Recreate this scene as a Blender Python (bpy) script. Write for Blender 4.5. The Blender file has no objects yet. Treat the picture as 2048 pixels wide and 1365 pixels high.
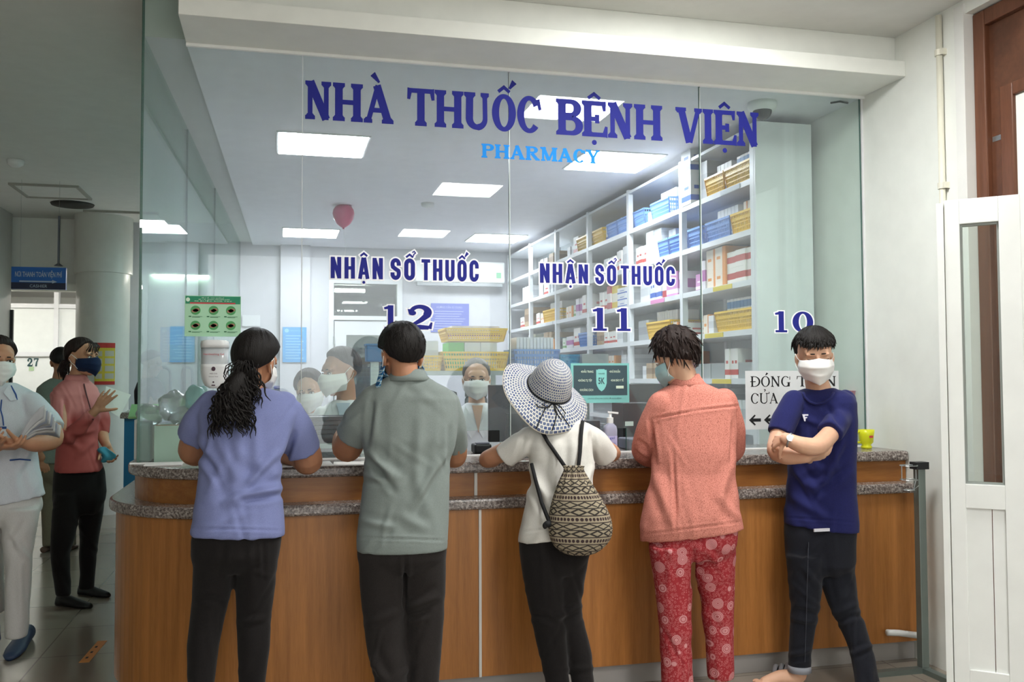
import bpy, bmesh, math, random
import numpy as np
from mathutils import Vector, Matrix, Euler, noise

# ---------------------------------------------------------------- camera, light, exposure
F, CAMH = 1870.0, 1.45
YAW, PIT, ROLL = math.radians(14.04), math.radians(2.3), math.radians(0.22)
SC = bpy.context.scene
COL = SC.collection
_fw = Vector((math.sin(YAW)*math.cos(PIT), math.cos(YAW)*math.cos(PIT), math.sin(PIT)))
_r = Vector((math.cos(YAW), -math.sin(YAW), 0)); _u = _r.cross(_fw)
RT = _r*math.cos(ROLL) - _u*math.sin(ROLL); UP = _u*math.cos(ROLL) + _r*math.sin(ROLL); FW = _fw
CAM = Vector((0, 0, CAMH))
cam_d = bpy.data.cameras.new('camera'); cam = bpy.data.objects.new('camera', cam_d); COL.objects.link(cam)
cam.matrix_world = Matrix(((RT.x, UP.x, -FW.x, CAM.x), (RT.y, UP.y, -FW.y, CAM.y), (RT.z, UP.z, -FW.z, CAM.z), (0, 0, 0, 1)))
cam_d.sensor_width = 36; cam_d.lens = 36*F/2048; cam_d.clip_start = 0.05
SC.camera = cam
SC.view_settings.view_transform = 'Standard'; SC.view_settings.look = 'None'
SC.view_settings.gamma = 1; SC.view_settings.exposure = 1.9; SC.view_settings.use_curve_mapping = False
world = bpy.data.worlds.new('world'); SC.world = world; world.use_nodes = True
world.node_tree.nodes['Background'].inputs[0].default_value = (1.0, 1.0, 0.97, 1)
world.node_tree.nodes['Background'].inputs[1].default_value = 0.8     # daylight reaching the hall from its open sides
PANEL_IN, PANEL_HALL, TUBE = 10.5, 16.5, 11.0                            # emission of the lamps (their builders use these)

def ray(px, py):
    return FW + RT*((px-1024)/F) - UP*((py-682.5)/F)
def at(px, py, X=None, Y=None, Z=None):
    """world point seen at photo pixel (px, py) on the plane X, Y or Z"""
    d = ray(px, py)
    t = X/d.x if X is not None else Y/d.y if Y is not None else (Z-CAMH)/d.z
    return CAM + d*t
def ppm(px, Y):
    """metres per photo pixel at px on plane Y"""
    d = ray(px, 757); return (Y/d.y)/F

# ---------------------------------------------------------------- materials
def lin(c):
    if isinstance(c, str):
        c = [int(c[i:i+2], 16)/255 for i in (1, 3, 5)]
    return tuple(((v/12.92) if v <= .04045 else ((v+.055)/1.055)**2.4) for v in c) + (1,)
MATS = {}
class NT:
    def __init__(s, name):
        s.m = bpy.data.materials.new(name); s.m.use_nodes = True; s.t = s.m.node_tree
        s.b = s.t.nodes['Principled BSDF']; s.out = s.t.nodes['Material Output']
    def n(s, typ, **kw):
        o = s.t.nodes.new(typ)
        for k, v in kw.items():
            if k.startswith('i_'): o.inputs[int(k[2:])].default_value = v
            else: setattr(o, k, v)
        return o
    def l(s, a, b): s.t.links.new(a, b)
    def coord(s, kind='Object', scale=(1, 1, 1)):
        tc = s.n('ShaderNodeTexCoord'); mp = s.n('ShaderNodeMapping'); mp.inputs['Scale'].default_value = scale
        s.l(tc.outputs[kind], mp.inputs[0]); return mp.outputs[0]
    def noise(s, vec, scale, detail=3, rough=.5):
        o = s.n('ShaderNodeTexNoise'); s.l(vec, o.inputs['Vector']); o.inputs['Scale'].default_value = scale
        o.inputs['Detail'].default_value = detail; o.inputs['Roughness'].default_value = rough; return o.outputs['Fac']
    def ramp(s, fac, stops, interp='LINEAR'):
        o = s.n('ShaderNodeValToRGB'); e = o.color_ramp.elements; o.color_ramp.interpolation = interp
        while len(e) < len(stops): e.new(0.5)
        for el, (p, c) in zip(e, stops): el.position = p; el.color = lin(c) if not isinstance(c, tuple) or len(c) == 3 else c
        s.l(fac, o.inputs[0]); return o.outputs[0]
    def mix(s, fac, a, b):
        o = s.n('ShaderNodeMix', data_type='RGBA')
        for sock, v in ((o.inputs[0], fac), (o.inputs[6], a), (o.inputs[7], b)):
            if hasattr(v, 'links') or hasattr(v, 'is_linked'): s.l(v, sock)
            elif isinstance(v, (int, float)): sock.default_value = v
            else: sock.default_value = lin(v)
        return o.outputs[2]
    def math(s, op, a, b=None, c=None):
        o = s.n('ShaderNodeMath', operation=op)
        for i, v in enumerate((a, b, c)):
            if v is None: continue
            if isinstance(v, (int, float)): o.inputs[i].default_value = v
            else: s.l(v, o.inputs[i])
        return o.outputs[0]
    def bump(s, h, strength=.2, dist=.002):
        o = s.n('ShaderNodeBump'); o.inputs['Strength'].default_value = strength; o.inputs['Distance'].default_value = dist
        s.l(h, o.inputs['Height']); s.l(o.outputs[0], s.b.inputs['Normal'])
    def base(s, c):
        if isinstance(c, str): s.b.inputs['Base Color'].default_value = lin(c)
        else: s.l(c, s.b.inputs['Base Color'])
def M(name, c='#cccccc', rough=.6, metal=0, spec=.4, trans=None):
    """plain painted / plastic / metal surface with a very faint procedural unevenness"""
    if name in MATS: return MATS[name]
    t = NT(name); t.b.inputs['Roughness'].default_value = rough; t.b.inputs['Metallic'].default_value = metal
    t.b.inputs['Specular IOR Level'].default_value = spec
    v = t.coord(); f = t.noise(v, 9, 3)
    a = lin(c); k = t.n('ShaderNodeMix', data_type='RGBA'); t.l(f, k.inputs[0])
    k.inputs[6].default_value = tuple(x*.93 for x in a[:3])+(1,); k.inputs[7].default_value = tuple(min(1, x*1.05) for x in a[:3])+(1,)
    t.l(k.outputs[2], t.b.inputs['Base Color'])
    if trans: t.b.inputs['Transmission Weight'].default_value = trans
    MATS[name] = t.m; return t.m
def emis(name, c, strength):
    if name in MATS: return MATS[name]
    t = NT(name); t.base('#f4f4f4'); t.b.inputs['Emission Color'].default_value = lin(c); t.b.inputs['Emission Strength'].default_value = strength
    MATS[name] = t.m; return t.m
def cloth(name, c, c2=None, scale=420, speck=.5, rough=.9, bump=.25, weave=True):
    """woven / knitted cloth: two-tone heather plus fine weave bump"""
    if name in MATS: return MATS[name]
    t = NT(name); t.b.inputs['Roughness'].default_value = rough; t.b.inputs['Specular IOR Level'].default_value = .15
    t.b.inputs['Sheen Weight'].default_value = .08
    v = t.coord(scale=(1, 1, .45)); f = t.noise(v, scale, 2, .6)
    f2 = t.ramp(f, [(.5-speck*.25, (0, 0, 0)), (.5+speck*.25, (1, 1, 1))])
    big = t.noise(t.coord(), 7, 2)
    col = t.mix(f2, c2 or c, c)
    t.l(col, t.b.inputs['Base Color'])
    t.bump(t.math('ADD', f, t.math('MULTIPLY', big, .6)), bump, .0015)
    MATS[name] = t.m; return t.m
def skin(name, c, c2):
    if name in MATS: return MATS[name]
    t = NT(name); t.b.inputs['Roughness'].default_value = .5; t.b.inputs['Specular IOR Level'].default_value = .35
    t.b.inputs['Subsurface Weight'].default_value = .12; t.b.inputs['Subsurface Radius'].default_value = (.010, .004, .002); t.b.inputs['Subsurface Scale'].default_value = .5
    v = t.coord(); f = t.noise(v, 14, 4); t.l(t.mix(f, c2, c), t.b.inputs['Base Color'])
    t.bump(t.noise(v, 420, 2), .08, .001); MATS[name] = t.m; return t.m
def hairmat(name, c, c2):
    if name in MATS: return MATS[name]
    t = NT(name); t.b.inputs['Roughness'].default_value = .5; t.b.inputs['Specular IOR Level'].default_value = .25
    v = t.coord(scale=(1, 1, .12)); f = t.noise(v, 260, 3, .7); t.l(t.mix(f, c2, c), t.b.inputs['Base Color'])
    t.bump(f, .7, .004); MATS[name] = t.m; return t.m
def granite():
    if 'granite' in MATS: return MATS['granite']
    t = NT('granite'); t.b.inputs['Roughness'].default_value = .22
    v = t.coord(); f = t.noise(v, 95, 5, .75); g = t.noise(v, 34, 3, .6)
    c = t.ramp(f, [(.34, '#2e2a29'), (.44, '#5e5551'), (.5, '#857b76'), (.57, '#a79d96'), (.66, '#d2cac2')])
    t.base(t.mix(t.ramp(g, [(.42, (0, 0, 0)), (.62, (1, 1, 1))]), c, t.mix(.5, c, '#6a5c57'))); MATS['granite'] = t.m; return t.m
def wood(name, c1, c2, scale=(9, 9, .7), rough=.35):
    if name in MATS: return MATS[name]
    t = NT(name); t.b.inputs['Roughness'].default_value = rough; t.b.inputs['Specular IOR Level'].default_value = .35
    f = t.noise(t.coord(scale=scale), 5, 6, .62); g = t.noise(t.coord(scale=tuple(x*6 for x in scale)), 8, 3)
    k = t.math('ADD', t.math('MULTIPLY', f, .75), t.math('MULTIPLY', g, .25))
    t.base(t.ramp(k, [(.33, c2), (.66, c1)])); MATS[name] = t.m; return t.m
def glassmat(name, tint='#f4faf7', film=.05, refl=1.0, dirt=True):
    """thin pane: see-through body, Fresnel reflection and a light film of dust, wiping marks and imitated milky glare"""
    if name in MATS: return MATS[name]
    t = NT(name); t.t.nodes.remove(t.b)
    tr = t.n('ShaderNodeBsdfTransparent'); tr.inputs[0].default_value = lin(tint)
    gl = t.n('ShaderNodeBsdfGlossy'); gl.inputs['Roughness'].default_value = .012; gl.inputs['Color'].default_value = (.95, .97, 1, 1)
    ge = t.n('ShaderNodeNewGeometry'); dt = t.n('ShaderNodeVectorMath', operation='DOT_PRODUCT'); t.l(ge.outputs['Incoming'], dt.inputs[0]); t.l(ge.outputs['Normal'], dt.inputs[1])
    k = t.math('MULTIPLY', t.math('ADD', t.math('MULTIPLY', t.math('POWER', t.math('SUBTRACT', 1.0, t.math('ABSOLUTE', dt.outputs['Value'])), 5.0), .96), .04), refl)   # Schlick, same on both faces
    mx = t.n('ShaderNodeMixShader'); t.l(k, mx.inputs[0]); t.l(tr.outputs[0], mx.inputs[1]); t.l(gl.outputs[0], mx.inputs[2])
    df = t.n('ShaderNodeBsdfDiffuse'); df.inputs[0].default_value = (.82, .84, .9, 1)
    tl = t.n('ShaderNodeBsdfTranslucent'); tl.inputs[0].default_value = (.82, .84, .9, 1)
    ad = t.n('ShaderNodeMixShader', i_0=.5); t.l(df.outputs[0], ad.inputs[1]); t.l(tl.outputs[0], ad.inputs[2])
    v = t.coord(scale=(1, 1, .5)); f = t.noise(v, 2.2, 5, .65)
    d = t.n('ShaderNodeMapRange'); t.l(f, d.inputs[0]); d.inputs[1].default_value = .3; d.inputs[2].default_value = .75
    d.inputs[3].default_value = film*.55; d.inputs[4].default_value = film*1.6  # besides dirt, the film whitens the pane to imitate a glare veil
    m2 = t.n('ShaderNodeMixShader'); t.l(d.outputs[0], m2.inputs[0]); t.l(mx.outputs[0], m2.inputs[1]); t.l(ad.outputs[0], m2.inputs[2])
    t.l(m2.outputs[0], t.out.inputs[0]); MATS[name] = t.m; return t.m

# ---------------------------------------------------------------- mesh building
class MB:
    """collects shapes and links them as ONE mesh object"""
    def __init__(s): s.v = []; s.f = []; s.mi = []; s.uv = {}
    def add(s, vs, fs, mi=0):
        o = len(s.v); s.v += [tuple(v) for v in vs]; s.f += [tuple(o+i for i in f) for f in fs]; s.mi += [mi]*len(fs); return s
    def box(s, x0, x1, y0, y1, z0, z1, mi=0):
        v = [(x, y, z) for z in (z0, z1) for y in (y0, y1) for x in (x0, x1)]
        return s.add(v, [(0, 2, 3, 1), (4, 5, 7, 6), (0, 1, 5, 4), (2, 6, 7, 3), (0, 4, 6, 2), (1, 3, 7, 5)], mi)
    def obox(s, mat, sx, sy, sz, mi=0):
        """box centred at mat's origin, sized sx, sy, sz along its axes"""
        v = [mat @ Vector((x*sx/2, y*sy/2, z*sz/2)) for z in (-1, 1) for y in (-1, 1) for x in (-1, 1)]
        return s.add(v, [(0, 2, 3, 1), (4, 5, 7, 6), (0, 1, 5, 4), (2, 6, 7, 3), (0, 4, 6, 2), (1, 3, 7, 5)], mi)
    def bar(s, a, b, w, h, mi=0):
        a, b = Vector(a), Vector(b); d = (b-a); L = d.length; d.normalize()
        up = Vector((0, 0, 1)) if abs(d.z) < .95 else Vector((0, 1, 0))
        x = d.cross(up).normalized(); y = x.cross(d)
        m = Matrix(((x.x, d.x, y.x, 0), (x.y, d.y, y.y, 0), (x.z, d.z, y.z, 0), (0, 0, 0, 1))); m.translation = (a+b)/2
        return s.obox(m, w, L, h, mi)
    def loft(s, rings, caps=True, mi=0, closed=True):
        n = len(rings[0]); vs = [p for r in rings for p in r]; fs = []
        for i in range(len(rings)-1):
            for j in range(n if closed else n-1):
                a = i*n+j; b = i*n+(j+1) % n; fs.append((a, b, b+n, a+n))
        if caps: fs.append(tuple(range(n-1, -1, -1))); fs.append(tuple((len(rings)-1)*n+j for j in range(n)))
        return s.add(vs, fs, mi)
    def tube(s, pts, r, seg=10, mi=0, round_ends=False, caps=True):
        """swept round tube; r a number or a list"""
        pts = [Vector(p) for p in pts]; R = r if isinstance(r, (list, tuple)) else [r]*len(pts)
        if round_ends:
            d0 = (pts[0]-pts[1]).normalized(); d1 = (pts[-1]-pts[-2]).normalized(); p2 = []; r2 = []
            for a in (85, 60, 30): p2.append(pts[0]+d0*R[0]*math.sin(math.radians(a))); r2.append(R[0]*math.cos(math.radians(a)))
            p2 += pts; r2 += list(R)
            for a in (30, 60, 85): p2.append(pts[-1]+d1*R[-1]*math.sin(math.radians(a))); r2.append(R[-1]*math.cos(math.radians(a)))
            pts, R = p2, r2
        rings = []; prev = None
        for i, p in enumerate(pts):
            t = (pts[min(i+1, len(pts)-1)]-pts[max(i-1, 0)])
            if t.length < 1e-9: t = Vector((0, 0, 1))
            t.normalize()
            if prev is None:
                x = t.orthogonal().normalized()
            else:
                x = (prev - t*prev.dot(t)); x = x.normalized() if x.length > 1e-6 else t.orthogonal().normalized()
            prev = x; y = t.cross(x)
            rings.append([p + (x*math.cos(k*2*math.pi/seg)+y*math.sin(k*2*math.pi/seg))*R[i] for k in range(seg)])
        return s.loft(rings, caps, mi)
    def ell(s, c, r, mat=None, seg=20, rows=12, mi=0):
        rings = []
        for i in range(rows+1):
            e = -math.pi/2 + math.pi*i/rows; e = max(min(e, 1.54), -1.54)
            rings.append([Vector((r[0]*math.cos(e)*math.cos(k*2*math.pi/seg), r[1]*math.cos(e)*math.sin(k*2*math.pi/seg), r[2]*math.sin(e))) for k in range(seg)])
        c = Vector(c)
        rings = [[(c+p) if mat is None else mat @ (c+p) for p in r_] for r_ in rings]
        return s.loft(rings, True, mi)
    def lathe(s, c, prof, seg=28, mi=0, caps=True):
        c = Vector(c); return s.loft([[c+Vector((r*math.cos(k*2*math.pi/seg), r*math.sin(k*2*math.pi/seg), z)) for k in range(seg)] for r, z in prof], caps, mi)
    def prism(s, poly, fn, mi=0):
        """poly: 2-D outline; fn(u, v, side) -> 3-D; side 0 back, 1 front"""
        n = len(poly); a = [fn(u, v, 0) for u, v in poly]; b = [fn(u, v, 1) for u, v in poly]
        return s.add(a+b, [tuple(range(n-1, -1, -1)), tuple(range(n, 2*n))]+[(i, (i+1) % n, n+(i+1) % n, n+i) for i in range(n)], mi)
    def build(s, name, mats, parent=None, smooth=False, bevel=0, origin=None, fixn=True):
        me = bpy.data.meshes.new(name)
        off = Vector(origin) if origin is not None else Vector(parent['_o']) if parent is not None and '_o' in parent else Vector((0, 0, 0))
        me.from_pydata([(v[0]-off.x, v[1]-off.y, v[2]-off.z) for v in s.v], [], s.f)
        mats = mats if isinstance(mats, (list, tuple)) else [mats]
        for m in mats: me.materials.append(m)
        if len(mats) > 1: me.polygons.foreach_set('material_index', s.mi)
        if fixn:
            bm = bmesh.new(); bm.from_mesh(me); bmesh.ops.recalc_face_normals(bm, faces=bm.faces); bm.to_mesh(me); bm.free()
        if smooth: me.polygons.foreach_set('use_smooth', [True]*len(me.polygons))
        me.update()
        return link(name, me, parent, off, bevel)
def link(name, me, parent=None, loc=None, bevel=0):
    o = bpy.data.objects.new(name, me); COL.objects.link(o)
    if parent is not None: o.parent = parent
    if loc is not None:
        o['_o'] = tuple(loc)
        if parent is None: o.location = loc
    if bevel:
        b = o.modifiers.new('bevel', 'BEVEL'); b.width = bevel; b.segments = 2; b.limit_method = 'ANGLE'
    return o
def tag(o, label=None, cat=None, group=None, kind=None):
    if label: o['label'] = label
    if cat: o['category'] = cat
    if group: o['group'] = group
    if kind: o['kind'] = kind
    return o
def empty(name, loc, label, cat, group=None, rz=0):
    o = bpy.data.objects.new(name, None); COL.objects.link(o); o.empty_display_size = .1
    o.location = loc; o.rotation_euler.z = rz; o['_o'] = tuple(loc); return tag(o, label, cat, group)
def struct(o): o['kind'] = 'structure'; return o
def copy_tree(o, parent=None):
    c = o.copy(); COL.objects.link(c)
    if parent is not None: c.parent = parent
    for ch in list(o.children): copy_tree(ch, c)
    return c
def clean_props():
    for o in bpy.data.objects:
        if '_o' in o: del o['_o']

# ---------------------------------------------------------------- lettering
def stroke(pts, w, e=0.0, ext=True):
    """polyline stroke with mitred joints -> quads; w number or list; e grows it on every side"""
    W = list(w) if isinstance(w, list) else [w]*len(pts); P = []; W2 = []; out = []
    for p, x in zip(pts, W):
        p = Vector((p[0], p[1]))
        if not P or (p-P[-1]).length > 1e-4: P.append(p); W2.append(x)
    W = W2
    if e and ext and (P[0]-P[-1]).length > 1e-6:
        P[0] = P[0]+(P[0]-P[1]).normalized()*e; P[-1] = P[-1]+(P[-1]-P[-2]).normalized()*e
    L, R = [], []; closed = (P[0]-P[-1]).length < 1e-6
    for i, p in enumerate(P):
        a = P[i-1] if i else (P[-2] if closed else None); b = P[i+1] if i < len(P)-1 else (P[1] if closed else None)
        d1 = (p-a).normalized() if a is not None else None; d2 = (b-p).normalized() if b is not None else None
        d1 = d1 if d1 is not None else d2; d2 = d2 if d2 is not None else d1
        t = (d1+d2); t = t.normalized() if t.length > 1e-6 else d1
        nrm = Vector((-t.y, t.x)); k = max(.4, nrm.dot(Vector((-d1.y, d1.x)))); h = (W[i]/2+e)/k
        L.append(p+nrm*h); R.append(p-nrm*h)
    for i in range(len(P)-1): out.append([tuple(L[i]), tuple(R[i]), tuple(R[i+1]), tuple(L[i+1])])
    return out
def rect(x0, y0, x1, y1, e=0): return [[(x0-e, y0-e), (x1+e, y0-e), (x1+e, y1+e), (x0-e, y1+e)]]
def arc(cx, cy, rx, ry, a0, a1, n=20): return [(cx+rx*math.cos(math.radians(a0+(a1-a0)*i/n)), cy+ry*math.sin(math.radians(a0+(a1-a0)*i/n))) for i in range(n+1)]
def thickarc(cx, cy, rx, ry, a0, a1, wv, wh, n=28):
    """arc whose pen is wv wide where it runs vertically and wh where it runs horizontally"""
    p = arc(cx, cy, rx, ry, a0, a1, n); w = [wh+(wv-wh)*abs(math.cos(math.radians(a0+(a1-a0)*i/n)))**1.5 for i in range(n+1)]; return p, w
def dia(mark, cx, top, e, s=1.0):
    q = []
    if '^' in mark:
        q += stroke([(cx-.17*s, top+.07), (cx, top+.2), (cx+.17*s, top+.07)], .095*s, e)
    o = .13*s if '^' in mark else 0
    if '`' in mark: q += stroke([(cx-.17*s, top+.3), (cx+.02, top+.08)], [.17*s, .06*s], e)
    if "'" in mark: q += stroke([(cx+.02+o*1.1, top+.1+o*.5), (cx+.16*s+o*1.2, top+.32+o*.35)], [.06*s, .17*s], e)
    if '?' in mark: q += stroke([(cx+o+.0, top+.3), (cx+o+.09, top+.36), (cx+o+.15, top+.28), (cx+o+.06, top+.2), (cx+o+.06, top+.13)], .055*s, e)
    if '.' in mark: q += stroke(arc(cx, -.16, .035, .035, 0, 360, 14), .07, e)
    return q
def sans(ch, e=0, w=.2):
    """condensed heavy grotesque; returns quads, width (cap height 1)"""
    h = w/2; W = .52
    if ch == 'N': q = rect(0, 0, w, 1, e)+rect(W-w, 0, W, 1, e)+stroke([(w*.55, .96), (W-w*.55, .04)], w*.85, e, False)
    elif ch == 'H': q = rect(0, 0, w, 1, e)+rect(W-w, 0, W, 1, e)+rect(w, .42, W-w, .58, e)
    elif ch == 'A': W = .56; q = stroke([(h*.9, 0), (W/2-.02, 1)], w*.95, e)+stroke([(W-h*.9, 0), (W/2+.02, 1)], w*.95, e)+rect(.15, .2, W-.15, .34, e)
    elif ch == 'T': W = .48; q = rect(0, .84, W, 1, e)+rect(W/2-h, 0, W/2+h, 1, e)
    elif ch == 'U': q = stroke([(h, 1), (h, .25)]+arc(W/2, .25, W/2-h, .25-h*.8, 180, 360, 14)+[(W-h, .25), (W-h, 1)], w, e)
    elif ch == 'O': q = stroke([(h, .5), (h, .27)]+arc(W/2, .27, W/2-h, .27-h*.8, 180, 360, 12)+[(W-h, .27), (W-h, .73)]+arc(W/2, .73, W/2-h, .27-h*.8, 0, 180, 12)+[(h, .73), (h, .5)], w, e)
    elif ch == 'C': q = stroke([(W-h, .36)]+[(W-h, .27)]+arc(W/2, .27, W/2-h, .27-h*.8, 0, -180, 12)+[(h, .27), (h, .73)]+arc(W/2, .73, W/2-h, .27-h*.8, 180, 0, 12)+[(W-h, .73), (W-h, .62)], w, e)
    elif ch == 'S': W = .5; q = stroke([(h, .34), (h, .27)]+arc(W/2, .26, W/2-h, .26-h*.8, 180, 360, 10)+[(W-h, .33), (W-h-.02, .42), (W/2, .5), (h+.02, .6), (h, .7)]+arc(W/2, .74, W/2-h, .26-h*.8, 180, 0, 10)+[(W-h, .66)], w*.95, e)
    else: q = []; W = .25
    return q, W
def serif(ch, e=0, st=.215, th=.125, sf=.10, ov=.06):
    """slab serif letter: st stem, th thin strokes, sf serif thickness, ov serif overhang"""
    def foot(x, y0, s=st):
        q = rect(x-s/2-ov, y0, x+s/2+ov, y0+sf, e); k = ov*.75
        if y0 < .5: q.append([(x-s/2-k-e, y0+sf), (x+s/2+k+e, y0+sf), (x+s/2+e, y0+sf+ov*.9), (x-s/2-e, y0+sf+ov*.9)])
        else: q.append([(x-s/2-e, y0-ov*.9), (x+s/2+e, y0-ov*.9), (x+s/2+k+e, y0), (x-s/2-k-e, y0)])
        return q
    h = st/2; a = ov+h; q = []
    if ch == 'N':
        W = .78; q = rect(a-h*.62, 0, a+h*.62, 1, e)+rect(W-a-h*.62, 0, W-a+h*.62, 1, e)+stroke([(a+.0, .985), (W-a, .015)], st*1.05, e, False)
        q += foot(a, 0, st*.7)+foot(a-.01, 1-sf, st*.6)+foot(W-a, 1-sf, st*.7)
    elif ch == 'H': W = .84; q = rect(a-h, 0, a+h, 1, e)+rect(W-a-h, 0, W-a+h, 1, e)+rect(a, .5-th/2, W-a, .5+th/2, e)+foot(a, 0)+foot(a, 1-sf)+foot(W-a, 0)+foot(W-a, 1-sf)
    elif ch == 'A': W = .86; q = stroke([(.14, sf*.5), (W/2-.02, 1)], th*1.1, e, False)+stroke([(W-.16, sf*.5), (W/2-.05, 1)], st*1.05, e, False)+rect(.24, .28, W-.26, .28+th, e)+foot(.13, 0, th)+foot(W-.17, 0, st)
    elif ch == 'T': W = .76; q = rect(W/2-h, 0, W/2+h, 1, e)+rect(.03, 1-th, W-.03, 1, e)+stroke([(.07, 1), (.03, .7)], [th*1.2, th*.7], e)+stroke([(W-.07, 1), (W-.03, .7)], [th*1.2, th*.7], e)+foot(W/2, 0)
    elif ch == 'U':
        W = .8; p, w = thickarc(W/2-.01, .3, W/2-a, .3-th*.5, 180, 360, st, th*1.2); q = stroke([(a, 1)]+p+[(W-a-.02, 1)], [st]+[st+(th*1.1-st)*i/len(w) if i > len(w)/2 else x for i, x in enumerate(w)]+[th*1.1], e)+foot(a, 1-sf)+foot(W-a-.02, 1-sf, th)
    elif ch in 'OQ': W = .74; p, w = thickarc(W/2, .5, W/2-h-.01, .5-th*.4, 0, 360, st, th, 40); q = stroke(p, w, e)
    elif ch == 'C':
        W = .74; p, w = thickarc(W/2+.01, .5, W/2-h, .5-th*.4, 34, 318, st, th, 34); q = stroke(p, w, e)+stroke([(W-.10, .93), (W-.03, .64)], [th*.9, th*.7], e)
    elif ch == 'G':
        W = .78; p, w = thickarc(W/2, .5, W/2-h-.02, .5-th*.4, 48, 320, st, th, 34); q = stroke(p, w, e)+rect(W-th*1.4, .66, W-th*.5, .98, e)+rect(W-h-.16, .02, W-.06, .42, e)+rect(W-h-.24, .42-sf, W, .42, e)
    elif ch in 'BPR':
        W = .72 if ch != 'R' else .82; q = rect(a-h, 0, a+h, 1, e)+foot(a, 0)+foot(a, 1-sf)
        p, w = thickarc(a+.24, .75, .2, .25-th*.5, -90, 90, st, th, 16); q += stroke([(a, .5+th*.5)]+p+[(a, 1-th*.5)], [th]+w+[th], e)
        if ch == 'B': p, w = thickarc(a+.27, .27, .22, .27-th*.5, -90, 90, st, th, 16); q += stroke([(a, th*.5)]+p+[(a, .54-th*.5)], [th]+w+[th], e)
        if ch == 'R': q += stroke([(a+.2, .5), (W-.14, sf*.4)], st*.95, e, False)+foot(W-.12, 0, st*.6)
    elif ch == 'E':
        W = .7; q = rect(a-h, 0, a+h, 1, e)+foot(a, 0)+foot(a, 1-sf)+rect(a, 0, W-.02, th, e)+rect(a, 1-th, W-.05, 1, e)+rect(a, .5-th/2, W-.2, .5+th/2, e)
        q += stroke([(W-.05, 0), (W-.0, .3)], [th*1.4, th*.6], e)+stroke([(W-.08, 1), (W-.05, .73)], [th*1.2, th*.6], e)+rect(W-.2-th, .38, W-.2, .62, e)
    elif ch == 'V': W = .84; q = stroke([(.17, .97), (W/2, 0)], st, e, False)+stroke([(W-.13, .97), (W/2+.03, 0)], th*1.1, e, False)+foot(.16, 1-sf)+foot(W-.13, 1-sf, th)
    elif ch == 'I': W = st+2*ov; q = rect(a-h, 0, a+h, 1, e)+foot(a, 0)+foot(a, 1-sf)
    elif ch == 'M': W = 1.0; q = rect(a-h*.6, 0, a+h*.6, 1, e)+rect(W-a-h, 0, W-a+h, 1, e)+stroke([(a, 1), (W/2, .05)], st*.95, e, False)+stroke([(W-a, 1), (W/2, .05)], th, e, False)+foot(a, 0, th)+foot(a, 1-sf)+foot(W-a, 0)+foot(W-a, 1-sf)
    elif ch == 'Y': W = .82; q = rect(W/2-h, 0, W/2+h, .5, e)+stroke([(.15, .97), (W/2, .42)], st*.95, e, False)+stroke([(W-.13, .97), (W/2+.03, .42)], th*1.1, e, False)+foot(W/2, 0)+foot(.15, 1-sf)+foot(W-.13, 1-sf, th)
    elif ch == 'D':
        W = .78; p, w = thickarc(a+.16, .5, W-a-.16-h, .5-th*.5, -90, 90, st, th, 24); q = rect(a-h, 0, a+h, 1, e)+stroke([(a, th*.5)]+p+[(a, 1-th*.5)], [th]+w+[th], e)+foot(a, 0)+foot(a, 1-sf)
    elif ch == '1': W = .6; q = rect(W/2-h, 0, W/2+h, 1, e)+rect(W/2-h-.13, 0, W/2+h+.13, .1, e)+stroke([(W/2, .93), (W/2-h-.14, .87)], [.15, .09], e)
    elif ch == '0': W = .72; p, w = thickarc(W/2, .5, W/2-h, .5-th*.4, 0, 360, st, th*.8, 40); q = stroke(p, w, e)
    elif ch == '2':
        W = .72; q = stroke([(.14, .68), (.12, .78)]+arc(.36, .74, .22, .22, 170, -20, 16)+[(.55, .58), (.38, .38), (.2, .22), (.1, .11)], [.16, .14]+[.12+.1*i/16 for i in range(17)]+[.2, .16, .12, .1], e)
        q += stroke([(.06, .09), (.36, .1), (.6, .08)], [.16, .2, .16], e)+stroke([(.62, .03), (.68, .3)], [.12, .05], e)+stroke(arc(.16, .69, .05, .05, 0, 360, 12), .1, e)
    elif ch == '7': W = .66; q = rect(.06, .86, .62, 1, e)+stroke([(.58, .93), (.36, .5), (.3, 0)], [.12, .16, .22], e)+stroke([(.08, 1), (.06, .72)], .08, e)
    else: W = .34
    return q, W
def word(text, font, x0, x1, z0, cap, place, mb, e=0, front=0, mi=0, gap=.07, space=.34, **kw):
    """sets text (list of (char, marks)) between x0 and x1; place(u, v, side) maps to 3-D; e = outline growth"""
    adv = 0; items = []
    for ch, mk in text:
        if ch == ' ': adv += space; continue
        q, W = font(ch, e, **kw); d = dia(mk, W/2, 1.0, e) if mk else []
        if 'D-' in mk: d += rect(-.03, .45, .4, .53, e)
        if '+' in mk: d += stroke([(W-.1, .95), (W+.07, .98), (W+.06, 1.12)], .06, e)
        items.append((adv, q+d)); adv += W+gap
    adv -= gap; k = (x1-x0)/adv
    for a, q in items:
        for j, poly in enumerate(q):   # a hair of depth between overlapping strokes
            mb.prism([(x0+(a+u)*k, z0+v*cap) for u, v in poly], lambda u, v, s_, d=(j % 16)*2.5e-5: (lambda p: (p[0], p[1]-d, p[2]))(place(u, v, s_)), mi)
def T(s):
    """'NHA` THUO^'C' style: marks follow their letter"""
    out = []; marks = "^`'?.+-"
    i = 0
    while i < len(s):
        ch = s[i]; i += 1; m = ''
        while i < len(s) and s[i] in marks: m += s[i]; i += 1
        out.append((ch, m.replace('-', 'D-')))
    return out
_tc = {}
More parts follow.
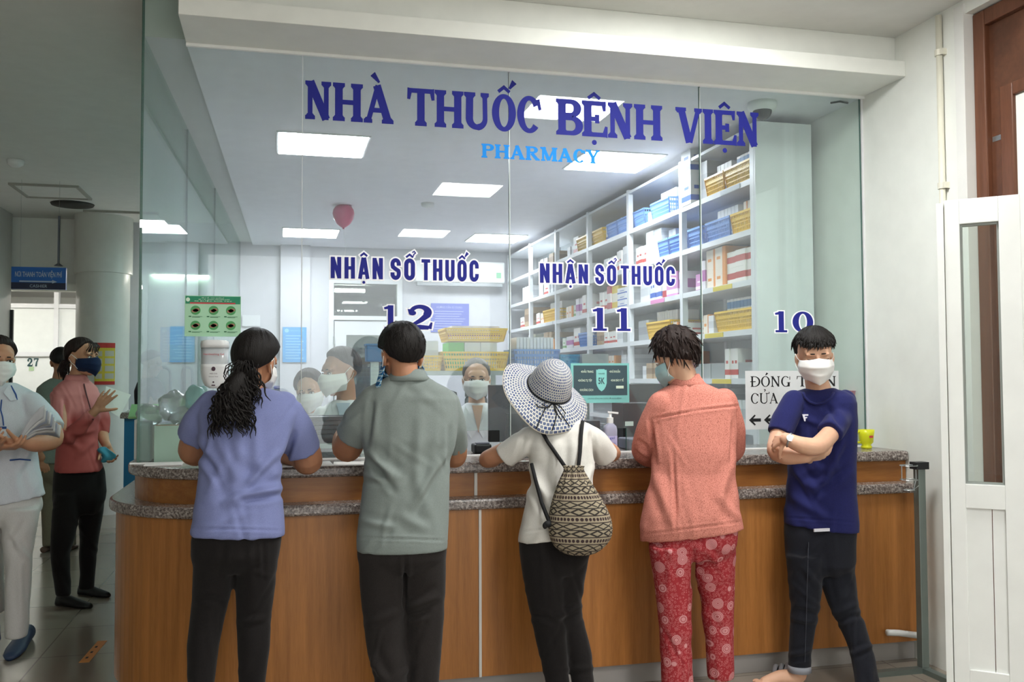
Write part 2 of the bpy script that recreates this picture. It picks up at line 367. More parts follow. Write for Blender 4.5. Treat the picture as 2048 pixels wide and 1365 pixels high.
def small_text(s, off=0.0):
    key = (s, off)
    if key not in _tc:
        cu = bpy.data.curves.new('t', 'FONT'); cu.body = s; cu.size = 1; cu.offset = off; cu.resolution_u = 2
        o = bpy.data.objects.new('t', cu); COL.objects.link(o)
        me = o.evaluated_get(bpy.context.evaluated_depsgraph_get()).to_mesh()
        _tc[key] = ([tuple(v.co) for v in me.vertices], [tuple(p.vertices) for p in me.polygons])
        bpy.data.objects.remove(o); bpy.data.curves.remove(cu)
    return _tc[key]
def put_text(mb, s, x0, x1, z0, cap, place, mi=0, off=0.0):
    """flat printed text stretched between x0 and x1 with the given capital height"""
    vs, fs = small_text(s, off)
    a = min(v[0] for v in vs); b = max(v[0] for v in vs)
    mb.add([place(x0+(v[0]-a)/(b-a)*(x1-x0), z0+v[1]/.69*cap, 1) for v in vs], fs, mi)
RNG = random.Random(7)
# ================================================================ the setting
WHITE = M('white_paint', '#e6e8e2', .55); CEIL = M('ceiling_paint', '#dcdcd8', .8); CEIL_IN = M('pharmacy_ceiling_paint', '#ececf2', .7)
STEEL = M('brushed_steel', '#a8adad', .35, .9); DARK = M('dark_plastic', '#1b1c1f', .45); BLACK = M('black_plastic', '#0d0d0f', .5)
ALU = M('white_aluminium', '#d9dbdc', .4); GREENEDGE = M('green_glass_edge', '#2f5f52', .25); SILI = M('clear_silicone', '#c9d2cf', .35)
PAPER = M('paper', '#e9e9e6', .8); GRAN = granite()
XW, YG, ZG, ZP, ZH = 3.2, 4.6, 1.065, 3.035, 3.27       # right wall, glass front, counter top, pharmacy ceiling, hall ceiling
YB = 11.35

def floor_mat():
    t = NT('floor_tiles'); t.b.inputs['Roughness'].default_value = .18
    br = t.n('ShaderNodeTexBrick', offset=0.0, squash=1.0); t.l(t.coord(), br.inputs['Vector'])
    for k, v in (('Scale', 1), ('Mortar Size', .004), ('Brick Width', .6), ('Row Height', .6), ('Mortar Smooth', .1)): br.inputs[k].default_value = v
    br.inputs['Color1'].default_value = lin('#958b7f'); br.inputs['Color2'].default_value = lin('#8f8578'); br.inputs['Mortar'].default_value = lin('#6b625a')
    f = t.noise(t.coord(), 3, 5); t.l(t.mix(t.math('MULTIPLY', f, .35), br.outputs['Color'], '#7d7368'), t.b.inputs['Base Color']); return t.m
b = MB().box(-7, 3.4, -5, 16.4, -.1, 0); struct(b.build('floor', floor_mat()))
struct(MB().box(-.6, XW, 4.95, YB, 0.0, .004).build('floor_bounce', M('white_bounce_floor', '#e4e4e6', .4)))  # unseen pale sheet, added to bounce light up to the pharmacy ceiling
b = MB().box(-7, 3.4, -5, 11.6, ZH, ZH+.1); struct(b.build('ceiling', CEIL))
# right wall with its door opening
b = MB().box(XW, 3.35, 3.78, 11.5, 0, ZH).box(XW, 3.35, -5, 1.9, 0, ZH).box(XW, 3.35, 1.9, 3.78, 3.2, ZH); struct(b.build('wall_right', WHITE))
b = MB().box(-1.75, 3.35, YB, YB+.12, 2.66, ZH).box(1.46, 3.35, YB, YB+.12, 0, 2.66).box(-1.75, .58, YB, YB+.12, 0, 2.66); struct(b.build('wall_back', M('pharmacy_wall', '#c8c9ce', .6)))
b = MB().box(-7, -1.75, 11.4, 11.55, 2.5, ZH); struct(b.build('wall_hall', WHITE))                      # drop wall over the hall's far end
b = MB().box(-7.1, -7, -5, 16.4, 0, ZH); struct(b.build('wall_left', WHITE))
b = MB().box(-7, -1.0, -5.1, -5, 0, ZH); struct(b.build('wall_light_block', WHITE))  # unseen wall, added to keep daylight off the left of the hall
b = MB().box(-7, -.4, 11.56, 16.4, 2.78, 2.86); struct(b.build('ceiling_far', CEIL))
b = MB().box(-7, 3.35, 16.3, 16.4, 0, 2.8); struct(b.build('wall_far', WHITE))
b = MB().box(0.4, 1.7, 14.2, 14.3, 0, 2.7).box(.4, 1.7, 11.5, 14.3, 2.7, 2.78).box(1.7, 1.8, 11.5, 14.3, 0, 2.78).box(.3, .4, 11.5, 14.3, 0, 2.78); struct(b.build('wall_room', M('grey_paint', '#a7aaac', .7)))
# pharmacy ceiling and the stepped bulkhead in front of the glass
b = MB(); b.prism([(-.43, YG+.012), (XW, YG+.012), (XW, YB), (-.3, YB)], lambda u, v, s: (u, v, ZP+(.06 if s else 0))); struct(b.build('ceiling_pharmacy', CEIL_IN))
b = MB().box(-.43, XW, 4.22, YG+.02, ZP, 3.116).box(-.43, XW, 4.30, YG+.02, 3.116, ZH); struct(b.build('trim_1', WHITE, bevel=.003))
b = MB().box(-.43, XW, YG-.025, YG-.007, ZP-.014, ZP); struct(b.build('trim_2', M('caulk', '#eef0ee', .5)))
b = MB(); b.prism([(-.63, YG+.02), (-.43, YG+.02), (-.30, YB), (-.45, YB)], lambda u, v, s: (u, v, ZP+.03+(.2 if s else 0))); struct(b.build('trim_3', M('side_bulkhead', '#c9cbca', .7)))
# glass front: four panes, side: three panes
GL = glassmat('front_glass', film=.045); GLS = glassmat('side_glass', '#dcefe6', film=.04, refl=.7)
XJ = [-.63, at(603, 600, Y=YG).x, at(1020, 600, Y=YG).x, at(1404, 600, Y=YG).x, XW-.012]
for k in range(4):
    x0, x1 = XJ[k]+.003, XJ[k+1]-.003
    if k == 0: poly = [(x0, ZG), (x1, ZG), (x1, ZP), (-.43, ZP), (-.43, ZH), (x0, ZH)]
    elif k == 1: sx = at(846, 875, Y=YG).x; poly = [(x0, ZG), (sx, ZG), (sx, 1.19), (x1-.05, 1.19), (x1-.05, ZG), (x1, ZG), (x1, ZP), (x0, ZP)]
    elif k == 2: poly = [(x0, ZG), (x0+.25, ZG), (x0+.25, 1.19), (x0+.62, 1.19), (x0+.62, ZG), (x1, ZG), (x1, ZP), (x0, ZP)]
    else: poly = [(x0, ZG), (x1, ZG), (x1, ZP), (x0, ZP)]
    b = MB(); b.prism(poly, lambda u, v, s: (u, YG+(0 if s else .012), v)); b.mi = [0, 0]+[1]*(len(b.f)-2)
    w = struct(b.build('window_%d' % (k+1), [GL, GREENEDGE], origin=((x0+x1)/2, YG, ZG)))
    if k: MB().box(x0-.0045, x0-.0005, YG-.001, YG+.013, ZG, ZP-.015).build('seal', SILI, w)
def sx(y): return -.63+(y-YG)*.0267
for k, (y0, y1) in enumerate(((YG+.016, 6.3), (6.304, 8.2), (8.204, YB))):
    b = MB(); b.prism([(sx(y0), y0), (sx(y0)+.012, y0), (sx(y1)+.012, y1), (sx(y1), y1)], lambda u, v, s: (u, v, ZH if s else ZG))
    b.mi = [1, 1, 1, 0, 1, 0]; struct(b.build('window_%d' % (k+5), [GLS, GREENEDGE], origin=(sx(y0), y0, ZG)))
struct(MB().box(-.655, XJ[4], YG-.022, YG-.001, ZG, ZG+.006).build('trim_4', M('caulk', '#eef0ee', .5)))
struct(MB().box(XW-.012, XW, YG-.006, YG+.02, ZG, ZP).build('trim_5', ALU))

# service counter ------------------------------------------------
CX, CY = -.163, 4.77
def path(r): return [(XW-.004, CY-r), (2.2, CY-r), (1.0, CY-r)]+[(CX+r*math.cos(math.radians(a)), CY+r*math.sin(math.radians(a))) for a in range(-90, -181, -5)]+[(CX-r, 9.2)]
def band(r, rin, z0, z1):
    b = MB(); b.prism(path(r)+list(reversed(path(rin))), lambda u, v, s: (u, v, z1 if s else z0)); return b
ct = empty('service_counter', (1.2, 4.5, 0), 'long wooden pharmacy counter with rounded end and two speckled granite tiers', 'counter')
WOOD = wood('counter_veneer', '#b4783f', '#946030', (7, 7, .35), .32); WOOD2 = wood('counter_veneer_band', '#a06a35', '#855126', (.5, 7, 7), .32)
band(.57, .12, .1, .856).build('body', WOOD, ct)
band(.53, .12, 0, .1).build('kick_plate', M('grey_laminate', '#a39f9b', .4), ct)
band(.60, .12, .856, .906).build('lower_slab', GRAN, ct, bevel=.012)
band(.49, .12, .906, 1.014).build('upper_band', WOOD2, ct)
bb = MB(); bb.prism(path(.52)+[(.02, 9.2), (.02, CY+.15), (XW-.004, CY+.15)], lambda u, v, s: (u, v, ZG if s else 1.014)); bb.build('upper_slab', GRAN, ct, bevel=.012)
x = at(960, 1200, Y=4.2).x; MB().box(x-.006, x+.006, 4.192, 4.202, .1, .853).build('joint_strip', M('white_strip', '#d5d3cd', .4), ct)
x = at(951, 975, Y=4.28).x; MB().box(x-.007, x+.007, 4.272, 4.282, .908, 1.012).build('joint_strip', M('white_strip'), ct)

# right door: brown timber door in the opening, white leaf swung into the hall
BROWN = wood('brown_timber', '#6b4430', '#4a2d20', (9, .8, .8), .4); BROWN2 = wood('brown_timber_frame', '#6f4632', '#573422', (8, 8, .6), .35)
d1 = MB().box(3.24, 3.34, 3.70, 3.775, 0, 3.195).box(3.24, 3.34, 1.9, 1.98, 0, 3.195).box(3.24, 3.34, 1.98, 3.70, 3.12, 3.195).build('door_1', BROWN2, bevel=.006, origin=(3.29, 2.8, 0)); struct(d1)
pts = (at(2008, 300, X=3.28).y, at(2034, 300, X=3.28).y)
zt = at(2030, 190, X=3.28).z
MB().box(3.27, 3.31, pts[0], 3.70, 0, 3.12).box(3.27, 3.31, 1.98, pts[0], zt+.06, 3.12).build('panel', BROWN, d1)
MB().box(3.262, 3.31, pts[1], pts[0], 0, zt+.06).box(3.262, 3.31, 1.98, pts[1], zt, zt+.06).build('inner_frame', BROWN2, d1, bevel=.005)
MB().box(3.28, 3.3, 1.98, pts[1], 0, zt).build('light_panel', WHITE, d1)
q = at(1990, 278, X=3.27); MB().box(3.2685, 3.272, pts[0]+.005, 3.695, q.z-.012, q.z+.012).build('inlay', STEEL, d1)
struct(MB().box(3.19, 3.34, 3.775, 3.787, 0, 3.25).box(3.19, 3.2, 3.787, 3.84, 0, 3.25).build('trim_6', M('jamb_white', '#dcdcd8', .45)))
# white swung leaf
LA = Vector(at(1896, 700, Y=3.2)[:2]); ld = Vector((.726, -.687)).normalized(); ln = Vector((-ld.y, ld.x))*-1
def leaf(u, v, w): return Vector((LA.x+ld.x*u+ln.x*w, LA.y+ld.y*u+ln.y*w, v))
def lbox(b, u0, u1, z0, z1, w0, w1, mi=0):
    vs = [leaf(u, z, w) for z in (z0, z1) for w in (w0, w1) for u in (u0, u1)]
    b.add(vs, [(0, 2, 3, 1), (4, 5, 7, 6), (0, 1, 5, 4), (2, 6, 7, 3), (0, 4, 6, 2), (1, 3, 7, 5)], mi)
def lu(px, y=700):
    d = ray(px, y); # intersection with leaf plane (w=0)
    t = (Vector((LA.x, LA.y))).dot(ln)/(d.x*ln.x+d.y*ln.y); p = CAM+d*t; return (Vector((p.x, p.y))-LA).dot(ld), p.z
ztop = lu(1900, 404)[1]; W0, W1 = lu(1926)[0], lu(2004)[0]; zg1 = lu(1965, 448)[1]; zg0 = lu(1965, 968)[1]; zp1 = lu(1965, 1016)[1]; zp0 = lu(1965, 1338)[1]
DW = W1+W0+.02
WLEAF = M('white_leaf', '#e6e8e5', .35)
d2 = struct(MB().box(0, .001, 0, .001, 0, .001).build('door_2', WLEAF, origin=(LA.x, LA.y, 0))) if False else None
b = MB(); lbox(b, 0, W0, .01, ztop, 0, .04); lbox(b, W1, DW, .01, ztop, 0, .04); lbox(b, W0, W1, zg1, ztop, 0.0005, .04); lbox(b, W0, W1, zp1, zg0, 0.0005, .04); lbox(b, W0, W1, .01, zp0, .0005, .04)
d2 = struct(b.build('door_2', WLEAF, origin=(LA.x, LA.y, 0), bevel=.002))
b = MB(); lbox(b, W0, (W0+W1)/2+.02, zp0, zp1, .012, .03); lbox(b, (W0+W1)/2+.023, W1, zp0, zp1, .012, .03); b.build('panel', WLEAF, d2)
b = MB(); lbox(b, W0, W1, zg0, zg1, .016, .022); b.build('pane', glassmat('door_glass', film=.02, refl=1.0), d2)
b = MB()
for u0, u1, z0, z1 in ((W0, W0+.008, zg0, zg1), (W1-.008, W1, zg0, zg1), (W0+.008, W1-.008, zg0, zg0+.008), (W0+.008, W1-.008, zg1-.008, zg1)): lbox(b, u0, u1, z0, z1, .004, .03)
b.build('glazing_bead', M('grey_bead', '#8f9490', .4), d2)
b = MB(); lbox(b, -.028, -.003, .01, ztop-.01, .005, .045); b.build('edge_strip', M('white_leaf'), d2)

# back door of the pharmacy
d3 = struct(MB().box(.58, .64, YB-.02, YB+.1, 0, 2.66).box(1.40, 1.46, YB-.02, YB+.1, 0, 2.66).box(.64, 1.40, YB-.02, YB+.1, 2.6, 2.66).box(.64, 1.40, YB-.02, YB+.1, 2.16, 2.21).build('door_3', ALU, origin=(1.02, YB, 0)))
GD = glassmat('back_glass', '#dfe6e6', film=.06, refl=1.2)
MB().box(.64, 1.40, YB+.03, YB+.04, 2.21, 2.6).build('transom_pane', GD, d3)
lf = MB().box(.65, .79, YB, YB+.05, .02, 2.15).box(1.27, 1.39, YB, YB+.05, .02, 2.15).box(.79, 1.27, YB, YB+.05, 1.98, 2.15).box(.79, 1.27, YB, YB+.05, .02, .5).build('leaf', ALU, d3)
MB().box(.79, 1.27, YB+.02, YB+.03, .5, 1.98).build('pane', GD, lf)
MB().box(.632, .652, YB-.03, YB-.005, 1.86, 1.96).build('hinge', STEEL, d3)
# pilaster on the back wall, glazed partition at the far end of the hall
struct(MB().box(.02, .36, YB-.1, YB, 0, ZP).build('trim_7', M('pharmacy_wall')))
FROST = M('frosted_glass', '#dfe3e0', .35)
win = struct(MB().box(-7, -1.76, 14.0, 14.06, 0, .12).build('window_8', ALU, origin=(-4, 14, 0)))
xs = [-7, -5.4, -4.3, at(112, 700, Y=14).x, -2.15, -1.78]
for x in xs: MB().box(x-.03, x+.03, 13.97, 14.08, .12, 2.7).build('mullion', ALU, win)
zt_, zm = at(60, 612, Y=14).z, at(60, 709, Y=14).z
for z in (zm, zt_): MB().box(-7, -1.76, 13.98, 14.07, z-.03, z+.03).build('transom', ALU, win)
for i in range(len(xs)-1):
    for z0, z1 in ((.12, zm-.03), (zm+.03, zt_-.03)): MB().box(xs[i]+.03, xs[i+1]-.03, 14.01, 14.02, z0, z1).build('pane', FROST, win)
b = MB()
word(T('27'), serif, at(50, 720, Y=13.9).x, at(74, 720, Y=13.9).x, at(60, 733, Y=13.9).z, .11, lambda u, v, s: (u, 14.005-(.002 if s else 0), v), b, gap=.12)
b.build('lettering', M('teal_ink', '#27484a', .6), win)
MB().box(at(70, 1, Y=14).x, at(80, 1, Y=14).x, 14.004, 14.008, at(70, 742, Y=14).z, at(70, 734, Y=14).z).build('sticker', M('green_sticker', '#a9c39a', .6), win)
# columns
def column(name, x, y, r, z1, m): return struct(MB().lathe((x, y, 0), [(r, 0), (r, z1)], 48).build(name, m, smooth=False, origin=(x, y, 0)))
COLM = M('column_paint', '#d2d2cc', .35)
c = MB(); cx = at(205, 700, Y=11.1).x; c.lathe((cx, 11.1, 0), [(.275, 0), (.275, 2.62), (.30, 2.62), (.30, 3.27)], 48); o = c.build('column_round', COLM, smooth=True, origin=(cx, 11.1, 0)); struct(o)
e = o.modifiers.new('split', 'EDGE_SPLIT')
xl = at(22, 600, Y=11.2).x; struct(MB().box(xl-.7, xl, 10.7, 11.2, 0, ZH).build('column_square', M('grey_column', '#b9b9b4', .6)))
MB().box(xl+.001, xl+.03, 11.17, 11.21, 0, at(22,620,Y=11.2).z).build('trim_8', DARK)['kind'] = 'structure'
struct(MB().box(at(22, 600, Y=11.3).x-1.5, -1.76, 11.25, 11.4, 2.44, 2.52).build('trim_9', WHITE))

# lamps ------------------------------------------------------------
def panel(x, y, z, label, e_name, strength, group):
    t = empty('ceiling_light', (x, y, z), label, 'ceiling light', group)
    MB().box(x-.3, x+.3, y-.3, y+.3, z-.008, z).build('frame', ALU, t)
    MB().box(x-.285, x+.285, y-.285, y+.285, z-.011, z-.007).build('diffuser', emis(e_name, '#f6f4ff' if e_name == 'panel_light' else '#fbfbf8', strength), t)
for x, y, l in ((.28, 6.38, 'square ceiling light panel at front left of the pharmacy, above the left counter window'), (2.37, 6.40, 'square ceiling light panel nearest the tall shelves, at the front right of the pharmacy'),
                (.33, 10.28, 'square ceiling light panel at the back, beside the pink balloon'), (2.37, 10.22, 'square ceiling light panel at the back near the far end of the shelves')):
    panel(x, y, ZP, l, 'panel_light', PANEL_IN, 'ceiling light panels inside the pharmacy')
for x, y, l in ((1.90, 3.30, 'square hall ceiling light panel closest to the glass front'), (1.75, .45, 'square hall ceiling light panel second from the glass front'), (1.75, -2.3, 'square hall ceiling light panel third from the glass front'),
                (-1.55, -2.3, 'square hall ceiling light panel over the aisle left of the counter')):
    panel(x, y, ZH, l, 'hall_panel_light', PANEL_HALL, 'ceiling light panels in the hall')
for x, y, l in ((-2.6, 12.7, 'unseen light panel added to brighten the far hall above the number 27 window'), (-4.4, 12.7, 'unseen light panel added to brighten the far hall at its left end')):
    panel(x, y, 2.78, l, 'far_fill_light', 7.5, 'unseen fill panels added in the far hall')  # hidden panels, added to brighten the far end of the hall
def tube(a, b, label, r=.014):
    a, b = Vector(a), Vector(b); t = empty('tube_light', (a+b)/2, label, 'tube light', 'tube lights')
    MB().bar(a+Vector((0, .02, .018)), b+Vector((0, .02, .018)), .05, .03).build('fixture', ALU, t)
    MB().tube([a, b], r, 12).build('tube', emis('tube_glow', '#fff8ea', TUBE), t, smooth=True)
p0, p1 = at(306, 551, Y=11.31), at(418, 551, Y=11.31); p1.z = p0.z
tube(p0, p1, 'long thin tube light seen through the side glass above the green handwashing poster')
tube((.72, 12.6, 2.63), (1.12, 12.6, 2.63), 'short tube light seen through the transom of the white back door', .022)
tube((-3.9, 13.2, 2.74), (-3.2, 13.2, 2.74), 'tube light over the far frosted partition, left end', .025)
tube((-6.2, 13.0, 2.74), (-5.0, 13.0, 2.74), 'unseen tube light added to light the far frosted partition', .025)  # outside the view, added to throw light on the far partition
tube((-2.9, 12.6, 2.74), (-2.1, 12.6, 2.74), 'tube light over the blue desk end of the far hall', .025)
# ================================================================ vinyl lettering on the glass
BLUE = M('navy_vinyl', '#292d84', .6, 0, .12); LBLUE = M('light_blue_vinyl', '#2389de', .6, 0, .12); OUTL = M('white_vinyl', '#f6f7fb', .5)
def gx(px, y=400): return at(px, y, Y=YG).x
def inner(u, v, s): return (u, YG-(.0010 if s == 0 else .0016), v)
def inner2(u, v, s): return (u, YG-(.0001 if s == 0 else .0005), v)
def lettering(words_, font, ytop, ybot, xref, label, mat, e=0, name='glass_lettering', **kw):
    z1, z0 = at(xref, ytop, Y=YG).z, at(xref, ybot, Y=YG).z
    b = MB(); ob = MB(); xs_ = []
    for txt, px0, px1 in words_:
        x0, x1 = gx(px0), gx(px1); xs_ += [x0, x1]
        word(T(txt), font, x0, x1, z0, z1-z0, inner, b, **kw)
        if e: word(T(txt), font, x0, x1, z0, z1-z0, inner2, ob, e=e, **kw)
    t = empty(name, (sum(xs_)/len(xs_), YG+.013, z0), label, 'lettering')
    if words_[0][0][0] in '12':   # numerals: each digit a part of its own
        for txt, px0, px1 in words_:
            d_ = MB(); word(T(txt), font, gx(px0), gx(px1), z0, z1-z0, inner, d_, **kw); dg_ = d_.build('digit', mat, t); d_ = MB(); word(T(txt), font, gx(px0), gx(px1), z0, z1-z0, inner2, d_, e=e, **kw); d_.build('white_outline', OUTL, dg_)
        return
    b.build('lettering_face', mat, t)
    if e: ob.build('white_outline', OUTL, t)
lettering([("NHA`", 607, 787), ("THUO^'C", 815, 1083), ("BE^.NH", 1113, 1326), ("VIE^.N", 1353, 1521)], serif, 161, 238, 612, 'large navy serif words across the top of the glass front', BLUE, gap=.015)
lettering([('PHARMACY', 963, 1200)], serif, 288, 316, 975, 'light blue word PHARMACY on the glass under the large navy words', LBLUE, gap=.03)
lettering([('NHA^.N', 662, 766), ('SO^?', 781, 830), ("THUO^'C", 843, 957)], sans, 514, 557, 670, 'left one of two white-outlined navy word lines, above the number 12', BLUE, e=.07, gap=.16)
lettering([('NHA^.N', 1079, 1175), ('SO^?', 1189, 1231), ("THUO^'C", 1240, 1348)], sans, 527, 566, 1086, 'right one of two white-outlined navy word lines, above the number 11', BLUE, e=.07, gap=.16)
lettering([('1', 766, 797), ('2', 813, 866)], serif, 611, 659, 780, 'navy twelve numeral with white outline, above the man in grey polo', BLUE, e=.05)
lettering([('1', 1181, 1215), ('1', 1229, 1262)], serif, 616, 662, 1200, 'navy eleven numeral with white outline, between the sun hat and the coral jacket', BLUE, e=.05)
lettering([('1', 1544, 1573), ('0', 1581, 1622)], serif, 623, 665, 1560, 'navy ten numeral with white outline behind the young man in navy', BLUE, e=.05)

# ---------------------------------------------------------------- posters and sheets
def sheet(name, label, cat, px0, py0, px1, py1, Y, mat, th=.002, face=-1, group=None):
    """flat sheet parallel to the glass seen between two photo corners; returns (empty, place(u,v,s)) with u,v in 0..1"""
    a, c = at(px0, py1, Y=Y), at(px1, py0, Y=Y)
    t = empty(name, ((a.x+c.x)/2, Y, a.z), label, cat, group)
    MB().box(a.x, c.x, Y, Y+th, a.z, c.z).build('sheet', mat, t)
    lay = [0]
    def place(u, v, s): return (a.x+(c.x-a.x)*u, Y-.0004-.0004*(lay[0]+(1 if s else 0)), a.z+(c.z-a.z)*v)
    return t, place, lay
def prect(b, place, u0, v0, u1, v1, mi=0): b.prism([(u0, v0), (u1, v0), (u1, v1), (u0, v1)], place, mi)
def pell(b, place, cu, cv, ru, rv, mi=0, n=24): b.prism([(cu+ru*math.cos(i*2*math.pi/n), cv+rv*math.sin(i*2*math.pi/n)) for i in range(n)], place, mi)
# green handwashing poster
t, pl, ly = sheet('poster', 'pale green handwashing poster with six round pictures stuck on the glass', 'poster', 369, 593, 482, 673, YG-.004, M('pale_green_paper', '#a9d6b4', .7))
b = MB(); prect(b, pl, .012, .80, .988, .985); b.build('header', M('green_print', '#2c8a66', .7), t); ly[0] = 2
b = MB(); put_text(b, 'BỘ Y TẾ - CỤC QUẢN LÝ', .3, .7, .935, .022, pl); put_text(b, 'SỞ Y TẾ, TRUNG TÂM KIỂM SOÁT', .24, .8, .895, .022, pl); put_text(b, '06 BƯỚC RỬA TAY', .17, .84, .855, .024, pl); b.build('header_text', M('pale_print', '#d8ecd8', .7), t)
b = MB(); prect(b, pl, .09, .80, .9, .833); b.build('red_line', M('red_print', '#c3424a', .7), t)
b = MB(); pell(b, pl, .055, .9, .035, .05); b.build('round_emblem', M('pale_print'), t)
for i in range(6):
    ds = MB(); hs = MB(); cp = MB(); cu, cv = (.19, .51, .82)[i % 3], (.64, .27)[i//3]
    ly[0] = 0; pell(ds, pl, cu, cv, .088, .112); ly[0] = 2
    for k in range(3): pell(hs, pl, cu-.02+.022*k, cv-.02+.016*k, .05, .04, 0, 14)   # clasped hands
    ly[0] = 1; prect(cp, pl, cu-.12, cv-.165, cu-.075, cv-.14); prect(cp, pl, cu-.06, cv-.158, cu+.12, cv-.15); prect(cp, pl, cu-.06, cv-.178, cu+.08, cv-.17)
    o = ds.build('picture_disc', M('leaf_green_print', '#4f9a5e', .7), t); hs.build('hand_picture', M('hand_print', '#a77a66', .7), o); cp.build('caption', M('dark_green_print', '#2f6b46', .7), t)
# 5K notice
t, pl, ly = sheet('notice', 'teal and grey 5K notice with shield on the glass beside the straw hat', 'notice', 1142, 727, 1258, 807, YG-.004, M('teal_paper', '#7fc3bf', .7))
b = MB(); prect(b, pl, .045, .19, .965, .945); b.build('dark_field', M('slate_print', '#3e545c', .7), t); ly[0] = 2
b = MB(); b.prism([(.43, .84), (.455, .83), (.46, .85), (.57, .85), (.58, .83), (.61, .83), (.61, .5), (.595, .42), (.565, .34), (.52, .29), (.475, .34), (.445, .42), (.43, .5)], pl); b.build('shield', M('teal_print', '#86cdc8', .7), t); ly[0] = 4
b = MB(); put_text(b, '5K', .465, .575, .48, .155, pl, off=.02); b.build('shield_text', M('slate_print'), t)
b = MB()
for s_, u0, u1, v in (('•KHẨU TRANG', .17, .38, .76), ('•KHỬ KHUẨN', .655, .84, .76), ('•KHÔNG TỤ TẬP', .12, .355, .54), ('•KHAI BÁO Y TẾ', .68, .90, .54), ('•KHOẢNG CÁCH', .145, .375, .3)): 
    b = MB(); put_text(b, s_, u0, u1, v, .055, pl, off=.01); b.build('text_line', M('pale_print'), t)
b = MB(); put_text(b, 'THÔNG ĐIỆP', .465, .575, .72, .03, pl); b.build('text_line', M('slate_print'), t)
b = MB(); prect(b, pl, .77, .36, .9, .43); b.build('white_button', M('pale_print'), t)
b = MB(); put_text(b, 'CHUNG SỐNG AN TOÀN VỚI DỊCH BỆNH', .28, .86, .1, .03, pl); b.build('bottom_text', M('slate_print'), t)
# closing sheet
t, pl, ly = sheet('paper_sign', 'white paper sign with black arrows on the glass behind the young man', 'sign', 1492, 742, 1677, 860, YG-.004, M('sign_paper', '#d5d8da', .8))
def wpx(txt, x0, x1, y0, y1, f=serif, **k):
    u0, u1 = (x0-1492)/185, (x1-1492)/185; v0, v1 = (860-y0)/118, (860-y1)/118
    b = MB(); word(T(txt), f, u0, u1, v0, v1-v0, pl, b, **k); b.build('lettering', M('black_ink', '#16161a', .7), t)
K = dict(st=.13, th=.05, sf=.035, ov=.07, gap=.05)
wpx("D-O'NG", 1502, 1580, 774, 753, **K); wpx("TIE^`N", 1592, 1672, 774, 753, **K); wpx('CU+?A', 1502, 1556, 808, 787, **K)
b = MB()
for x in (1498, 1527, 1556, 1585):
    def ap(dx, dy): return ((x+dx-1492)/185, (860-(841+dy))/118)
    b = MB(); b.prism([ap(0, 0), ap(11, -11), ap(13, -9), ap(8, -3.2), ap(23, -3.2), ap(23, 3.2), ap(8, 3.2), ap(13, 9), ap(11, 11)], pl); b.build('arrow', M('black_ink'), t)

# ---------------------------------------------------------------- things on and at the counter, outside the glass
# wall soap dispenser on the glass
d = at(428, 735, Y=YG-.05); w_ = ppm(428, YG-.05)
t = empty('soap_dispenser', (d.x, YG-.001, d.z-.11), 'white hand sanitiser dispenser mounted on the glass below the green poster', 'dispenser')
x0, x1 = at(400, 735, Y=YG-.05).x, at(457, 735, Y=YG-.05).x; zt, zb = at(428, 681, Y=YG-.05).z, at(428, 777, Y=YG-.05).z; xm = (x0+x1)/2; hw = (x1-x0)/2
WP = M('white_plastic', '#e3e5e4', .3)
def rr(hw_, y, z, dy=.0, n=24):  # rounded front outline at height z
    return [Vector((xm+hw_*math.copysign(abs(math.cos(a))**.5, math.cos(a)), YG-.004-(.09+dy)*abs(math.sin(a))**.6*(1 if math.sin(a) > 0 else 0), z)) for a in [i*math.pi/(n-1) for i in range(n)]]
b = MB(); zz = zb+(zt-zb)*.5
b.loft([rr(hw*k, 0, z) for k, z in ((.9, zb+(zt-zb)*.3), (.97, zz), (.97, zt-.035))]); b.build('tank', M('translucent_plastic', '#d3d8da', .25, trans=.3), t, smooth=True)
b = MB(); b.loft([rr(hw*k, 0, z, .006) for k, z in ((1.0, zt-.036), (1.02, zt-.02), (.97, zt-.004), (.8, zt))]); b.build('lid', WP, t, smooth=True)
b = MB(); pr = []
for i in range(9):
    f = i/8; z = zb+(zz-zb)*f; pr.append((hw*(.35+.65*math.sin(math.acos(min(1, abs(1-f*1.25) if f < .8 else 0))))*.98, z))
b.loft([rr(max(k, .3*hw), 0, z, .012) for k, z in pr]); b.build('front_cover', WP, t, smooth=True)
b = MB(); put_text(b, 'Handwashing Gel', xm-.045, xm+.045, zt-.07, .009, lambda u, v, s: (u, YG-.098, v)); b.build('red_print', M('red_print'), t)
b = MB(); pf = lambda u, v, s: (u, YG-.1075-.001*s, v)
pell(b, pf, xm, zz-.022, .009, .010); put_text(b, 'MED DSI', xm-.016, xm+.016, zz-.047, .006, pf); put_text(b, 'Sensor free', xm-.02, xm+.02, zz-.06, .005, pf); pell(b, pf, xm, zz-.083, .004, .004); prect(b, pf, xm-.008, zz-.1, xm+.008, zz-.095)
b.build('printed_mark', M('dark_print', '#4a3340', .6), t)
